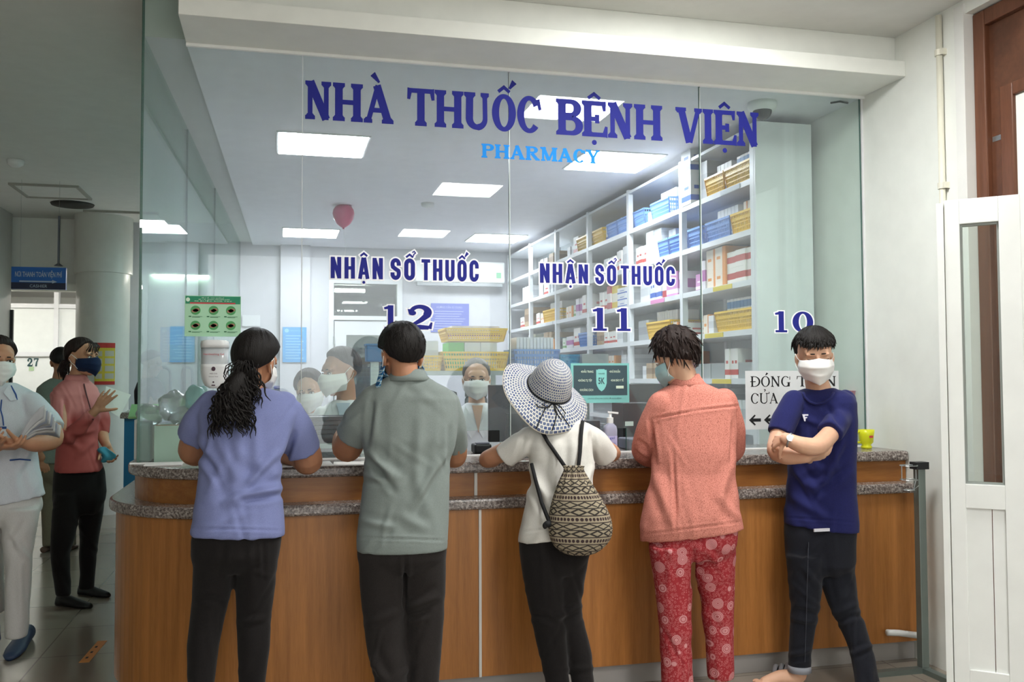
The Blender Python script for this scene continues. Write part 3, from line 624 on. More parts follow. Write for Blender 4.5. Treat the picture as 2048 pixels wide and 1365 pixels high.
# pump bottle
g = Vector((1.615, 4.44, ZG)); hb = at(1225, 848, Y=4.44).z-ZG
t = empty('pump_bottle', g, 'clear lilac hand gel bottle with white pump on the counter beside the coral jacket', 'bottle')
def rb(hw_, hd, z, n=24): return [Vector((g.x+hw_*math.copysign(abs(math.cos(a))**.55, math.cos(a)), g.y+hd*math.copysign(abs(math.sin(a))**.55, math.sin(a)), g.z+z)) for a in [i*2*math.pi/n for i in range(n)]]
MB().loft([rb(.030, .022, 0), rb(.034, .026, .006), rb(.034, .026, hb*.82), rb(.030, .023, hb*.93), rb(.016, .016, hb*1.0), rb(.014, .014, hb*1.04)]).build('bottle_body', M('gel_plastic', '#c3c4dc', .15, trans=.35), t, smooth=True)
MB().loft([rb(.0345, .0265, hb*.3), rb(.0345, .0265, hb*.62)], caps=False).build('label_wrap', M('lilac_label', '#b9b5dd', .4), t, smooth=True)
b = MB(); put_text(b, 'gel', g.x-.012, g.x+.014, g.z+hb*.52, .012, lambda u, v, s: (u, g.y-.0275, v)); put_text(b, 'An toàn', g.x-.014, g.x+.018, g.z+hb*.36, .009, lambda u, v, s: (u, g.y-.0275, v)); b.build('printed_text', M('blue_print', '#4a55a8', .6), t)
b = MB().lathe(g+Vector((0, 0, hb*1.02)), [(.017, 0), (.017, .028), (.008, .03), (.006, .055)], 20).bar(g+Vector((-.012, 0, hb*1.02+.056)), g+Vector((.04, -.01, hb*1.02+.05)), .013, .009); b.build('pump', WP, t, smooth=False)
# yellow mug
g = Vector((3.075, 4.44, ZG+.0005))
t = empty('mug', g, 'bright yellow mug at the right end of the counter', 'mug'); YEL = M('yellow_plastic_mug', '#d9dc25', .3)
MB().lathe(g, [(.026, 0), (.030, .012), (.022, .02), (.036, .035), (.040, .075), (.043, .102), (.040, .102), (.036, .05), (.01, .03)], 28).build('cup', YEL, t, smooth=True)
MB().tube([g+Vector((-.038, 0, .09))]+[g+Vector((-.04-.028*math.sin(a), 0, .062+.03*math.cos(a))) for a in [.3, .8, 1.3, 1.8, 2.3, 2.8]]+[g+Vector((-.036, 0, .034))], .006, 10).build('handle', YEL, t, smooth=True)
b = MB(); prect(b, lambda u, v, s: (u, g.y-.0425-.001*s, v), g.x-.01, g.z+.06, g.x+.012, g.z+.072); b.build('red_mark', M('red_print'), t)
# sheets of paper lying on the counter
for px, py, w, h, rz, l in ((600, 931, .28, .2, .1, 'white paper sheet on the counter between the purple shirt and the grey polo'), (712, 929, .2, .15, -.2, 'white paper sheet under the left forearm of the man in grey polo'), (330, 929, .16, .12, .05, 'white paper sheet on the rounded left end of the counter')):
    p = at(px, py, Z=ZG); p.y = min(p.y, YG-.035-h/2)
    m = Matrix.Translation((p.x, p.y, ZG+.0035)) @ Matrix.Rotation(rz*.4, 4, 'Z')
    tag(MB().obox(m, w, h, .005).build('paper_sheet', PAPER, origin=(p.x, p.y, ZG)), l, 'paper')
# metal stand post with wire holder and pipe
px0 = at(1847, 1345, Z=0); pX, pY = px0.x, px0.y; ztp = at(1847, 938, Y=pY).z
t = empty('metal_stand', (pX, pY, 0), 'grey metal post stand with wire bottle holder beside the counter end', 'stand'); GM = M('galvanised_metal', '#85908c', .4, .7)
MB().box(pX-.02, pX+.02, pY-.02, pY+.02, .025, ztp).build('post', GM, t, bevel=.002)
MB().box(pX-.30, pX+.03, pY-.02, pY+.02, 0, .025).box(pX-.02, pX+.02, pY-.25, pY-.02, 0, .025).build('foot', GM, t)
MB().box(pX-.04, pX+.03, pY-.035, pY+.02, ztp, ztp+.035).build('bracket', DARK, t)
b = MB(); 
for z, r in ((ztp+.02, .04), (ztp-.05, .04), (ztp-.10, .025)): b.tube([(pX-.075+r*math.cos(a), pY-.02+r*math.sin(a), z) for a in [i*math.pi/10 for i in range(21)]], .0025, 6)
for dx in (-.115, -.035): b.tube([(pX+dx, pY-.02, ztp+.02), (pX+dx, pY-.02, ztp-.05)], .0025, 6)
b.tube([(pX-.035, pY-.02, ztp-.05), (pX-.05, pY-.02, ztp-.1), (pX-.02, pY-.02, ztp-.08)], .0025, 6); b.build('wire_holder', STEEL, t)
tag(MB().tube([(2.98, 4.16, .165), (3.05, 4.165, .157), (3.195, 4.17, .13)], .016, 12).build('floor_pipe', WP, smooth=True, origin=(3.1, 4.165, .15)), 'short white pipe end sticking out low at the right wall beside the counter', 'pipe')
# wall pipe with clips
py_ = at(1880, 200, X=XW-.02).y
t = empty('wall_pipe', (XW-.015, py_, .3), 'cream vertical conduit pipe clipped to the white right wall', 'pipe'); CRM = M('cream_pvc', '#dbd8c8', .4)
MB().tube([(XW-.018, py_, .3), (XW-.018, py_, ZH-.02)], .0155, 14).build('tube', CRM, t, smooth=True)
for z in (at(1880, 115, X=XW).z, at(1886, 380, X=XW).z): MB().lathe((XW-.018, py_, z), [(.022, 0), (.022, .03)], 16).box(XW-.03, XW, py_-.032, py_-.016, z, z+.03).build('clip', CRM, t)

# ---------------------------------------------------------------- pharmacy shelving
SX0, SX1, SY0, BAY = 2.76, 3.14, 5.05, 1.03
PZ = [2.97, 2.655, 2.35, 2.045, 1.745, 1.445, 1.14, .83, .5, .18]     # top rail then board tops
SH = M('white_powder_coat', '#e0e3e6', .35)
t = empty('shelf_unit', (2.95, 8, 0), 'tall white metal shelving full of medicine along the right wall of the pharmacy', 'shelving')
MB().box(SX0, SX1, SY0-.025, SY0, 0, 2.99).build('end_panel', SH, t, bevel=.004)
MB().box(SX1-.01, SX1, SY0, SY0+BAY*6, 0, 2.98).build('back_panel', M('grey_back_panel', '#c2c8cb', .5), t)
for k in range(7):
    y = SY0+BAY*k; MB().box(SX0, SX0+.04, y-.0, y+.045, 0, 2.985).build('upright', SH, t)
    if k: MB().box(SX1-.045, SX1-.01, y, y+.04, 0, 2.985).build('rear_upright', SH, t)
for i, z in enumerate(PZ): MB().box(SX0+.002, SX1-.01, SY0, SY0+BAY*6+.04, z-(.035 if i else .02), z).build('shelf_board' if i else 'top_board', SH, t)
LV = ['', 'top shelf', 'second shelf', 'third shelf', 'fourth shelf', 'fifth shelf', 'sixth shelf']
BV = ['nearest bay', 'second bay', 'third bay', 'fourth bay', 'fifth bay', 'farthest bay']
OV = ['first', 'second', 'third', 'fourth', 'fifth', 'sixth', 'seventh', 'eighth', 'ninth', 'tenth', 'eleventh', 'twelfth', 'thirteenth', 'fourteenth', 'fifteenth', 'sixteenth']
STY = {  # base, band colour, band position, words
 'wb': ('#e3e6ea', '#3b62b8', 'low', 'white carton with blue stripe'), 'wr': ('#e9e6e2', '#c4473f', 'low', 'white carton with red stripe'),
 'w': ('#e2e4e6', '#c9cdd2', 'mid', 'plain white carton'), 'mg': ('#d9d5dc', '#a5559b', 'mid', 'white carton with magenta band'),
 'pk': ('#c487b8', '#e6d9e4', 'low', 'pink carton with pale band'), 'rd': ('#b0444a', '#e1d8d4', 'mid', 'dark red carton with pale band'),
 'tn': ('#b79c7d', '#8e755c', 'mid', 'brown cardboard carton'), 'gr': ('#d9e2d6', '#69a257', 'low', 'white carton with green stripe'),
 'yl': ('#e2c64a', '#e9e4d2', 'mid', 'yellow carton with pale band'), 'or': ('#e4d8c8', '#d98a3a', 'side', 'white carton with orange side'),
 'bt': ('#e0e4e8', '#2d79b8', 'top', 'white carton with blue top'), 'gy': ('#a3a7aa', '#8d9194', 'mid', 'grey shrink-wrapped pack'), 'st': ('#e8e4dc', '#b9483e', 'mid', 'white gift box with red band'),
 'pu': ('#e3dfe4', '#7c2f6a', 'mid', 'white carton with plum band'), 'gn': ('#5fbf4a', '#7fd06b', 'mid', 'bright green pack')}
_cm = {}
def carton(sty, dx, dy, dz, name, label, cat, loc, group, rz=0):
    """box standing on loc (its front lower corner area), printed band set 0.4 mm proud"""
    base, band_, pos, _ = STY[sty]; key = (sty, round(dx, 3), round(dy, 3), round(dz, 3))
    if key not in _cm:
        b = MB().box(-dx/2, dx/2, -dy/2, dy/2, 0, dz, 0); e = .0006
        if pos == 'low': b.box(-dx/2-e, dx/2+e, -dy/2-e, dy/2+e, dz*.12, dz*.3, 1).box(-dx/2-e, -dx/2, -dy*.28, dy*.2, dz*.5, dz*.6, 1).box(-dx*.3, dx*.25, -dy/2-e, -dy/2, dz*.5, dz*.62, 1)
        elif pos == 'mid': b.box(-dx/2-e, dx/2+e, -dy/2-e, dy/2+e, dz*.3, dz*.68, 1)
        elif pos == 'top': b.box(-dx/2-e, dx/2+e, -dy/2-e, dy/2+e, dz*.72, dz*.93, 1).box(-dx/2-e, -dx/2, -dy*.2, dy*.2, dz*.3, dz*.5, 1)
        else: b.box(-dx/2-e, dx/2+e, -dy/2-e, -dy*.2, 0, dz+e, 1).box(-dx/2-e, -dx/2, dy*.0, dy*.35, dz*.4, dz*.55, 1)
        o = b.build(name, [M('card_'+base, base, .5), M('print_'+band_, band_, .5)]); o.location = loc; _cm[key] = o.data
    else: o = link(name, _cm[key]); o.location = loc
    o.rotation_euler.z = rz
    return tag(o, label, cat, group)
_bm = {}
def basket_mesh(col, lx, ly, h):
    key = (col, lx, ly, h)
    if key not in _bm:
        b = MB(); fl = 1.12
        def P(sx_, sy_, k): f = 1+(fl-1)*k; return Vector((sx_*lx/2*f/fl, sy_*ly/2*f/fl, h*k))
        b.box(-lx/2/fl, lx/2/fl, -ly/2/fl, ly/2/fl, 0, .004)
        cs = [(-1, -1), (1, -1), (1, 1), (-1, 1)]
        for i in range(4):
            c0, c1 = cs[i], cs[(i+1) % 4]
            for k, hh in ((.06, .018), (.3, .007), (.52, .007), (.72, .02), (.965, .013)): b.bar(P(*c0, k), P(*c1, k), .004 if k < .9 else .011, hh)
            n = max(4, int((lx if i % 2 == 0 else ly)/.018))
            for j in range(n+1):
                f = j/n; a0 = P(*c0, .03).lerp(P(*c1, .03), f); a1 = P(*c0, .97).lerp(P(*c1, .97), f); b.bar(a0, a1, .0065 if 0 < j < n else .012, .0035)
        zm_ = min(v[2] for v in b.v); b.v = [(v[0], v[1], v[2]-zm_) for v in b.v]
        me = b.build('basket', M('basket_'+col, {'yellow': '#f2c62c', 'blue': '#6f9bdd', 'teal': '#2f93bf'}[col], .35)); _bm[key] = me.data; bpy.data.objects.remove(me)
    return _bm[key]
def basket(col, lx, ly, h, loc, label, group=None, rz=0, tilt=0):
    o = link('plastic_basket', basket_mesh(col, lx, ly, h)); o.location = loc; o.rotation_euler = (0, tilt, rz)
    return tag(o, label, 'basket', group)
def binm(lx, ly, h):
    key = ('bin', lx, ly, h)
    if key not in _bm:
        b = MB().box(-lx/2, lx/2, -ly/2, ly/2, 0, .004).box(-lx/2, -lx/2+.003, -ly/2, ly/2, .004, h).box(lx/2-.003, lx/2, -ly/2, ly/2, .004, h).box(-lx/2+.003, lx/2-.003, -ly/2, -ly/2+.003, .004, h).box(-lx/2+.003, lx/2-.003, ly/2-.003, ly/2, .004, h)
        o = b.build('bin', M('cloudy_plastic', '#c3c8c8', .3, trans=.5)); _bm[key] = o.data; bpy.data.objects.remove(o)
    return _bm[key]
def fill(bay, lev, items):
    """items from the glass end: ('c',style,dy,dz,stack,n) cartons, ('b',colour,len,style or None) basket with cartons, ('n',len) clear bin, ('g',gap)"""
    y = SY0+BAY*bay+.06; yend = SY0+BAY*(bay+1)-.012; z = PZ[lev]+.0004; pos = 0; sub = f'{LV[lev]}, {BV[bay]}'
    for it in items:
        if it[0] == 'g': y += it[1]; continue
        if it[0] == 'c':
            _, sty, dy, dz, stack, n = it
            for _k in range(n):
                if y+dy > yend: return
                for s_ in range(stack):
                    dx = .26 if dz > .09 else .22
                    w3 = '' if stack == 1 else (', lower' if s_ == 0 else ', upper' if s_ == stack-1 else ', middle' if stack == 3 else ', '+OV[s_]+' up')
                    carton(sty, dx, dy-.004, dz-.0006, 'carton', f'{STY[sty][3]}, {sub}, {OV[min(pos, 15)]} along{w3}', 'carton', (SX0+.05+dx/2-.01*(pos % 2), y+dy/2, z+s_*dz), f'cartons on the {LV[lev]} of the {BV[bay]}')
                y += dy; pos += 1
        elif it[0] == 'b':
            _, col, L, sty = it
            if y+L > yend+.01: return
            h = .13; lx = .3; basket(col, lx, L-.012, h, (SX0+.02+lx/2, y+L/2, z), f'{col} plastic basket, {sub}, {OV[min(pos, 15)]} along', 'baskets on the pharmacy shelves')
            if sty:
                n = max(2, int((L-.07)/.045)); dy = (L-.07)/n
                for j in range(n):
                    carton(sty, .17, dy-.004, .205, 'carton', f'{STY[sty][3]} in {col} basket, {sub}, {OV[min(pos, 15)]} along, {OV[j]}', 'carton', (SX0+.03+lx/2, y+.035+dy*(j+.5), z+.0066), f'cartons standing in shelf baskets')
            y += L; pos += 1
        elif it[0] == 'n':
            L = it[1]; o = link('clear_bin', binm(.28, L-.01, .1)); o.location = (SX0+.04+.14, y+L/2, z); tag(o, f'clear plastic bin, {sub}, {OV[min(pos, 15)]} along', 'bin', 'clear bins on the shelves'); 
            carton('w', .2, L*.5, .05, 'carton', f'plain white carton in clear bin, {sub}, {OV[min(pos, 15)]} along', 'carton', (SX0+.18, y+L/2, z+.0066), 'cartons in clear bins'); y += L; pos += 1
B, C_, G, N_ = 'b', 'c', 'g', 'n'
fill(0, 1, [(B, 'yellow', .36, 'bt'), (B, 'yellow', .28, 'wb'), (G, .02), (C_, 'gy', .13, .27, 1, 1)])
fill(0, 2, [(B, 'yellow', .28, 'or'), (B, 'blue', .36, 'w'), (G, .04), (B, 'blue', .24, None)])
fill(0, 3, [(C_, 'st', .13, .105, 2, 3), (C_, 'or', .15, .13, 2, 2), (C_, 'mg', .08, .2, 1, 1), (C_, 'pk', .09, .12, 1, 1)])
fill(0, 4, [(B, 'yellow', .52, 'bt'), (G, .05), (C_, 'w', .08, .12, 1, 1), (C_, 'or', .1, .13, 1, 1)])
fill(0, 5, [(N_, .24), (C_, 'wr', .06, .19, 1, 3), (N_, .2), (N_, .24)])
fill(0, 6, [(C_, 'w', .07, .17, 1, 4), (C_, 'bt', .07, .16, 1, 3), (C_, 'w', .09, .12, 2, 4)])
fill(1, 1, [(C_, 'yl', .08, .12, 1, 1), (G, .12), (B, 'blue', .36, 'w'), (C_, 'w', .12, .09, 1, 1), (B, 'blue', .24, None)])
fill(1, 2, [(B, 'blue', .22, None), (B, 'blue', .2, 'w'), (C_, 'w', .14, .08, 3, 2), (C_, 'wr', .08, .15, 1, 3)])
fill(1, 3, [(C_, 'mg', .11, .17, 1, 1), (C_, 'pk', .2, .18, 1, 1), (C_, 'rd', .1, .2, 1, 1), (C_, 'wb', .06, .2, 1, 4), (C_, 'w', .1, .17, 1, 2)])
fill(1, 4, [(C_, 'wr', .1, .1, 1, 1), (C_, 'or', .1, .11, 1, 1), (B, 'yellow', .46, 'w'), (C_, 'gy', .12, .16, 1, 2)])
fill(1, 5, [(C_, 'rd', .08, .11, 1, 2), (C_, 'or', .09, .1, 2, 2), (C_, 'mg', .07, .15, 1, 2), (C_, 'tn', .12, .12, 1, 2), (C_, 'w', .1, .1, 1, 1)])
fill(1, 6, [(C_, 'wb', .08, .12, 1, 4), (C_, 'w', .1, .13, 1, 4)])
fill(2, 1, [(B, 'blue', .26, None), (B, 'blue', .26, None), (C_, 'wb', .1, .13, 1, 1), (B, 'yellow', .28, None)])
fill(2, 2, [(C_, 'w', .07, .2, 1, 3), (C_, 'wr', .07, .18, 1, 2), (C_, 'w', .1, .15, 1, 3), (C_, 'gr', .08, .12, 1, 2)])
fill(2, 3, [(C_, 'w', .12, .16, 1, 1), (C_, 'wb', .2, .055, 3, 1), (C_, 'yl', .16, .2, 1, 1), (C_, 'rd', .1, .21, 1, 1), (C_, 'wr', .1, .17, 1, 2)])
fill(2, 4, [(N_, .2), (C_, 'w', .08, .12, 1, 2), (C_, 'wr', .1, .11, 1, 3), (C_, 'tn', .1, .13, 1, 2)])
fill(2, 5, [(C_, 'w', .12, .1, 2, 2), (C_, 'tn', .14, .12, 1, 1), (C_, 'or', .1, .1, 2, 3)])
fill(3, 1, [(B, 'yellow', .34, None), (C_, 'wr', .16, .17, 1, 1), (C_, 'w', .1, .1, 1, 2)])
fill(3, 2, [(C_, 'w', .1, .17, 1, 3), (C_, 'wr', .09, .14, 1, 2), (C_, 'w', .07, .18, 1, 4)])
fill(3, 3, [(C_, 'wr', .12, .19, 1, 2), (C_, 'mg', .1, .17, 1, 2), (C_, 'gr', .1, .12, 1, 1), (C_, 'or', .12, .12, 1, 2)])
fill(3, 4, [(B, 'blue', .3, 'w'), (C_, 'wr', .12, .19, 1, 2), (C_, 'mg', .12, .12, 1, 2), (C_, 'gr', .1, .11, 1, 1)])
fill(3, 5, [(B, 'blue', .4, None), (C_, 'rd', .2, .15, 1, 1), (C_, 'w', .1, .12, 1, 2)])
fill(4, 1, [(C_, 'tn', .16, .12, 1, 2), (G, .1), (C_, 'w', .12, .1, 1, 2)])
fill(4, 2, [(C_, 'w', .06, .17, 1, 6), (C_, 'wr', .2, .13, 1, 1), (C_, 'w', .1, .16, 1, 2)])
fill(4, 3, [(B, 'yellow', .5, 'w'), (C_, 'or', .1, .12, 1, 2), (C_, 'wr', .09, .13, 1, 2)])
fill(4, 4, [(C_, 'gy', .14, .13, 1, 1), (C_, 'or', .14, .12, 1, 1), (C_, 'tn', .1, .2, 1, 3), (N_, .2)])
fill(4, 5, [(C_, 'rd', .07, .12, 1, 5), (C_, 'w', .08, .13, 1, 4)])
fill(5, 2, [(C_, 'w', .05, .17, 1, 9)]); fill(5, 3, [(C_, 'tn', .36, .22, 1, 1), (C_, 'wr', .1, .13, 1, 2)]); fill(5, 4, [(B, 'yellow', .4, 'gr'), (N_, .2), (C_, 'w', .12, .1, 1, 2)])
fill(5, 5, [(C_, 'w', .1, .12, 1, 3), (C_, 'rd', .1, .12, 1, 2)])
for sy_, lab in ((0, 'tall white pack with blue bands standing out at the top shelf upright, lower'), (1, 'tall white pack with blue bands standing out at the top shelf upright, upper')):
    carton('wb', .13, .15, .21, 'carton', lab, 'carton', (SX0+.062, SY0+BAY-.085, PZ[1]+.0006+sy_*.2106), 'packs by the first upright')
for bay, lev, d, c, l in ((0, 3, .42, '#e0c93f', 'yellow'), (0, 4, .55, '#e0c93f', 'yellow'), (0, 5, .45, '#e0c93f', 'yellow'), (0, 1, .3, '#c9d2d6', 'pale'), (1, 3, .45, '#e08ac0', 'pink'), (1, 5, .3, '#e08ac0', 'pink'), (1, 2, .5, '#d6d9dc', 'pale'), (4, 4, .3, '#e08ac0', 'pink'), (4, 3, .25, '#d6d9dc', 'pale')):
    y = SY0+BAY*bay+d; o = MB().box(SX0-.0025, SX0+.0015, y-.13, y+.13, PZ[lev]-.033, PZ[lev]-.004).build('shelf_label', M('tag_'+c, c, .6), origin=(SX0, y, PZ[lev]))
    tag(o, f'{l} paper label strip on the edge of the {LV[lev]}, {BV[bay]} ', 'label')
# ================================================================ inside the pharmacy
# overshelf in the middle of the room
ix0, ix1, iy0, iy1 = at(858, 735, Y=6.3).x-.25, at(1180, 735, Y=6.3).x, 6.3, 6.72; iz = at(1000, 742, Y=6.3).z
t = empty('island_shelf', ((ix0+ix1)/2, 6.5, 0), 'low steel shelf island carrying baskets in the middle of the pharmacy', 'shelving')
MB().box(ix0, ix1, iy0, iy1, iz-.03, iz).build('top_board', STEEL, t); MB().box(ix0+.03, ix1-.03, iy0+.02, iy1, iz-.42, iz-.40).build('shelf_board', M('pale_board', '#c9ccce', .5), t); MB().box(ix0, ix1, iy0, iy1, .04, .9).build('cabinet_body', M('pale_board'), t)
for x in (ix0+.02, (ix0+ix1)/2, ix1-.02):
    for y in (iy0+.02, iy1-.02): MB().box(x-.015, x+.015, y-.015, y+.015, 0, iz-.03).build('upright', STEEL, t)
def onisle(px): return at(px, 740, Y=6.45).x
k_ = ppm(940, 6.45)
def ib(col, p0, p1, h, z, lab, y=6.5): x0, x1 = onisle(p0), onisle(p1); return basket(col, x1-x0, .3, h, ((x0+x1)/2, y, z), lab, 'baskets on the steel island')
ib('yellow', 880, 1010, .13, iz+.0005, 'yellow basket on the steel island above the grey-haired woman, lower of two')
ib('yellow', 886, 1008, .085, iz+.205, 'shallow yellow basket stacked on the cartons above the grey-haired woman')
ib('yellow', 842, 878, .1, iz+.0005, 'small yellow basket beside the head of the man in grey polo')
ib('blue', 1022, 1111, .15, iz+.0005, 'blue basket of white packets on the steel island above the straw hat')
xs_ = [onisle(p) for p in (893, 925, 957, 990)]
for i, (s_, l) in enumerate((('gn', 'bright green pack'), ('w', 'plain white carton, left of the pair'), ('w', 'plain white carton, right of the pair'))): carton(s_, xs_[i+1]-xs_[i]-.004, .24, .19, 'carton', l+' between the two stacked yellow baskets', 'carton', ((xs_[i]+xs_[i+1])/2, 6.5, iz+.0075), 'cartons on the steel island')
for i, px in enumerate((912, 931, 950, 969, 986)): carton('pu', .075, .2, .10, 'carton', 'white carton with plum band in the upper yellow basket, %s from left' % OV[i], 'carton', (onisle(px), 6.5, iz+.2135), 'cartons on the steel island')
for i in range(11): carton('w', .021, .2, .23, 'carton', 'thin white packet in the blue basket above the straw hat, %s from left' % OV[i], 'carton', (onisle(1033+6.7*i), 6.5, iz+.0075), 'packets in the blue basket')
ib('teal', 1112, 1150, .11, iz+.0005, 'small teal basket right of the blue basket on the steel island')
for i, px in enumerate((853, 867)): carton('w', .05, .2, .2, 'carton', 'white carton in the small yellow basket beside the grey polo man, %s from left' % OV[i], 'carton', (onisle(px), 6.5, iz+.008), 'cartons on the steel island')
o = link('clear_bin', binm(.2, .26, .12)); o.location = (onisle(1152)+.12, 6.5, iz+.0005); tag(o, 'clear plastic bin at the right end of the steel island', 'bin')
# blue cash tin held on a stand above the desk (left of grey man's head)
p = at(748, 705, Y=5.9); t = empty('blue_tin', (p.x, 5.9, p.z-.06), 'blue plastic box on a stand left of the head of the man in grey polo', 'box')
MB().box(p.x-.05, p.x+.06, 5.85, 5.98, p.z-.06, p.z+.04).build('tin_body', M('blue_box', '#4d84bb', .4), t, bevel=.006); MB().box(p.x-.055, p.x+.065, 5.845, 5.985, p.z+.04, p.z+.052).build('lid', M('blue_box'), t); MB().box(p.x-.02, p.x+.03, 5.9, 5.94, .76, p.z-.06).build('stand_post', STEEL, t)
# jars on the lower island board
for i, px in enumerate((830, 890, 950, 1010)):
    x = onisle(px); z = iz-.40+.0005; t = empty('storage_jar', (x, 6.42, z), 'clear storage jar with steel lid under the island top, %s from left' % OV[i], 'jar', 'jars under the island top')
    MB().lathe((x, 6.42, z), [(.075, 0), (.08, .02), (.08, .2), (.07, .22)], 24).build('jar_body', M('jar_glass', '#b3b9b9', .15, trans=.6), t, smooth=True); MB().lathe((x, 6.42, z+.22), [(.078, 0), (.078, .03), (.04, .045)], 24).build('lid', STEEL, t, smooth=True)
# staff desk behind the glass
t = empty('staff_desk', (1.4, 5.2, 0), 'white staff desk running behind the glass front', 'desk')
MB().box(.78, 2.7, 4.93, 5.40, .74, .77).build('desk_top', M('desk_white', '#c9ccd0', .4), t); MB().box(.78, 2.7, 4.93, 4.96, 0, .74).build('modesty_panel', M('desk_white'), t)
for x in (.83, 2.6): MB().box(x-.03, x+.03, 5.33, 5.39, 0, .74).build('leg', STEEL, t)
def monitor(px0, py0, px1, py1, Y, label, rz=0, zb=.77):
    a, c = at(px0, py1, Y=Y), at(px1, py0, Y=Y); x = (a.x+c.x)/2; w = c.x-a.x
    t = empty('monitor', (x, Y, zb), label, 'monitor', 'monitors behind the glass', 0)
    MB().box(x-w/2, x+w/2, Y, Y+.03, a.z, c.z).build('housing', BLACK, t, bevel=.005)
    MB().box(x-w/2+.012, x+w/2-.012, Y+.0295, Y+.032, a.z+.02, c.z-.012).build('screen', DARK, t)
    MB().box(x-.03, x+.03, Y-.03, Y-.001, zb+.012, (a.z+c.z)/2).build('stand', BLACK, t); MB().box(x-.11, x+.11, Y-.09, Y+.09, zb, zb+.012).build('base', BLACK, t)
    t.rotation_euler.z = rz; return t
monitor(978, 770, 1062, 885, 5.02, 'black monitor back between the grey-haired woman and the straw hat')
monitor(1258, 768, 1345, 842, 5.36, 'black monitor back beside the head of the woman in coral jacket')
a, c = at(1247, 888, Y=5.0), at(1308, 806, Y=5.0)
t = empty('computer_tower', ((a.x+c.x)/2, 5.0, .77), 'black computer case with small white label behind the gel bottle', 'computer')
MB().box(a.x, c.x, 5.0, 5.19, .77, c.z).build('case', BLACK, t, bevel=.006); MB().box(a.x+.01, a.x+.06, 4.997, 5.0, a.z+.1, a.z+.125).build('label_sticker', PAPER, t)
a, c = at(1246, 912, Y=4.8), at(1312, 876, Y=4.8)
t = empty('card_reader', ((a.x+c.x)/2, 4.8, ZG), 'grey desk printer on the counter behind the gel bottle', 'printer')
MB().box(a.x, c.x, 4.72, 4.88, ZG+.0005, ZG+.06).build('printer_body', M('grey_plastic', '#6b6f7d', .4), t, bevel=.008); MB().box(a.x+.02, c.x-.03, 4.717, 4.72, ZG+.02, ZG+.035).build('slot', DARK, t)
# slotted dark box on the counter: label printer seen left of the grey man
a, c = at(608, 925, Y=4.72), at(726, 832, Y=4.72)
t = empty('document_tray', ((a.x+c.x)/2, 4.78, ZG), 'dark grey slotted tray behind the glass between the purple shirt and the grey polo', 'tray')
TR = M('tray_grey', '#3c4046', .4); h = c.z-ZG
for i in range(5): MB().box(a.x, c.x, 4.72, 4.88, ZG+.001+h*(.46+.108*i), ZG+.001+h*(.46+.108*i)+.018).build('slat_board', TR, t)
MB().box(a.x, c.x, 4.84, 4.87, ZG+.003, ZG+h).build('back_board', TR, t); MB().box(a.x+.02, c.x-.02, 4.735, 4.84, ZG+.0005, ZG+h*.2).build('base', M('tray_base', '#55595f', .4), t); MB().box(a.x+.01, c.x-.03, 4.73, 4.84, ZG+h*.21, ZG+h*.33).build('paper_pack', M('paper_pack', '#9fb0ac', .6), t)
# dark pen pot by the gel bottle
a = at(1186, 905, Y=4.78); t = empty('file_holder', (a.x, 4.8, ZG), 'black file holder with papers behind the glass right of the straw hat', 'holder')
MB().box(a.x-.045, a.x+.03, 4.74, 4.86, ZG+.0005, ZG+.16).build('holder_body', BLACK, t, bevel=.006)
for i in range(4): MB().box(a.x+.034+.022*i, a.x+.05+.022*i, 4.76, 4.87, ZG+.0005, ZG+.13+.01*(i % 2)).build('folder', M('folder_%d' % (i % 2), ('#9aa0b4', '#c4c6cc')[i % 2], .6), t)
# small card machine by the slot of window 12
a = at(965, 905, Y=4.72); t = empty('card_machine', (a.x, 4.74, ZG), 'small black payment terminal at the slot in front of the grey-haired woman', 'terminal')
MB().box(a.x-.045, a.x+.045, 4.70, 4.80, ZG+.0005, ZG+.05).build('terminal_body', DARK, t, bevel=.01); MB().box(a.x-.035, a.x+.035, 4.71, 4.74, ZG+.05, ZG+.056).build('keypad', M('grey_plastic'), t)
# pale green carton and plastic bags at the left end
a, c = at(308, 918, Y=4.66), at(402, 851, Y=4.66)
t = empty('open_box', ((a.x+c.x)/2, 4.75, ZG), 'pale green open box behind the glass at the left end of the counter', 'box')
PG = M('pale_green_board', '#c3d9cb', .6); zc = c.z
MB().box(a.x, c.x, 4.66, 4.665, ZG+.0005, zc).box(a.x, c.x, 4.86, 4.865, ZG+.0005, zc).box(a.x, a.x+.005, 4.665, 4.86, ZG+.0005, zc).box(c.x-.005, c.x, 4.665, 4.86, ZG+.0005, zc).box(a.x+.005, c.x-.005, 4.665, 4.86, ZG+.0005, ZG+.006).build('box_body', PG, t)
MB().box(a.x+.006, c.x-.006, 4.6655, 4.668, zc-.02, zc+.004).build('cardboard_edge', M('cardboard', '#a97f5f', .7), t)
a2 = at(296, 905, Y=4.68); tag(MB().box(a2.x-.05, a2.x+.012, 4.66, 4.74, ZG+.0005, ZG+.19).build('glass_canister', M('canister', '#8fa8a4', .3, trans=.5), bevel=.01, origin=(a2.x, 4.7, ZG)), 'grey green canister at the far left behind the glass', 'canister')
def blob(c, r, seed, amp=.25):
    b = MB(); b.ell((0, 0, 0), r, seg=28, rows=18); vs = []
    for v in b.v:
        n = noise.noise(Vector(v)*22+Vector((seed, 0, 0))); n2 = noise.noise(Vector(v)*55+Vector((0, seed, 0))); k = 1+amp*n+.12*n2; vs.append((c[0]+v[0]*k, c[1]+v[1]*k, c[2]+v[2]*k))
    b.v = vs; return b
CLR = M('clear_plastic_bag', '#c6d0d0', .18, trans=.75); CLT = M('teal_plastic_bag', '#6fb5b0', .25, trans=.45)
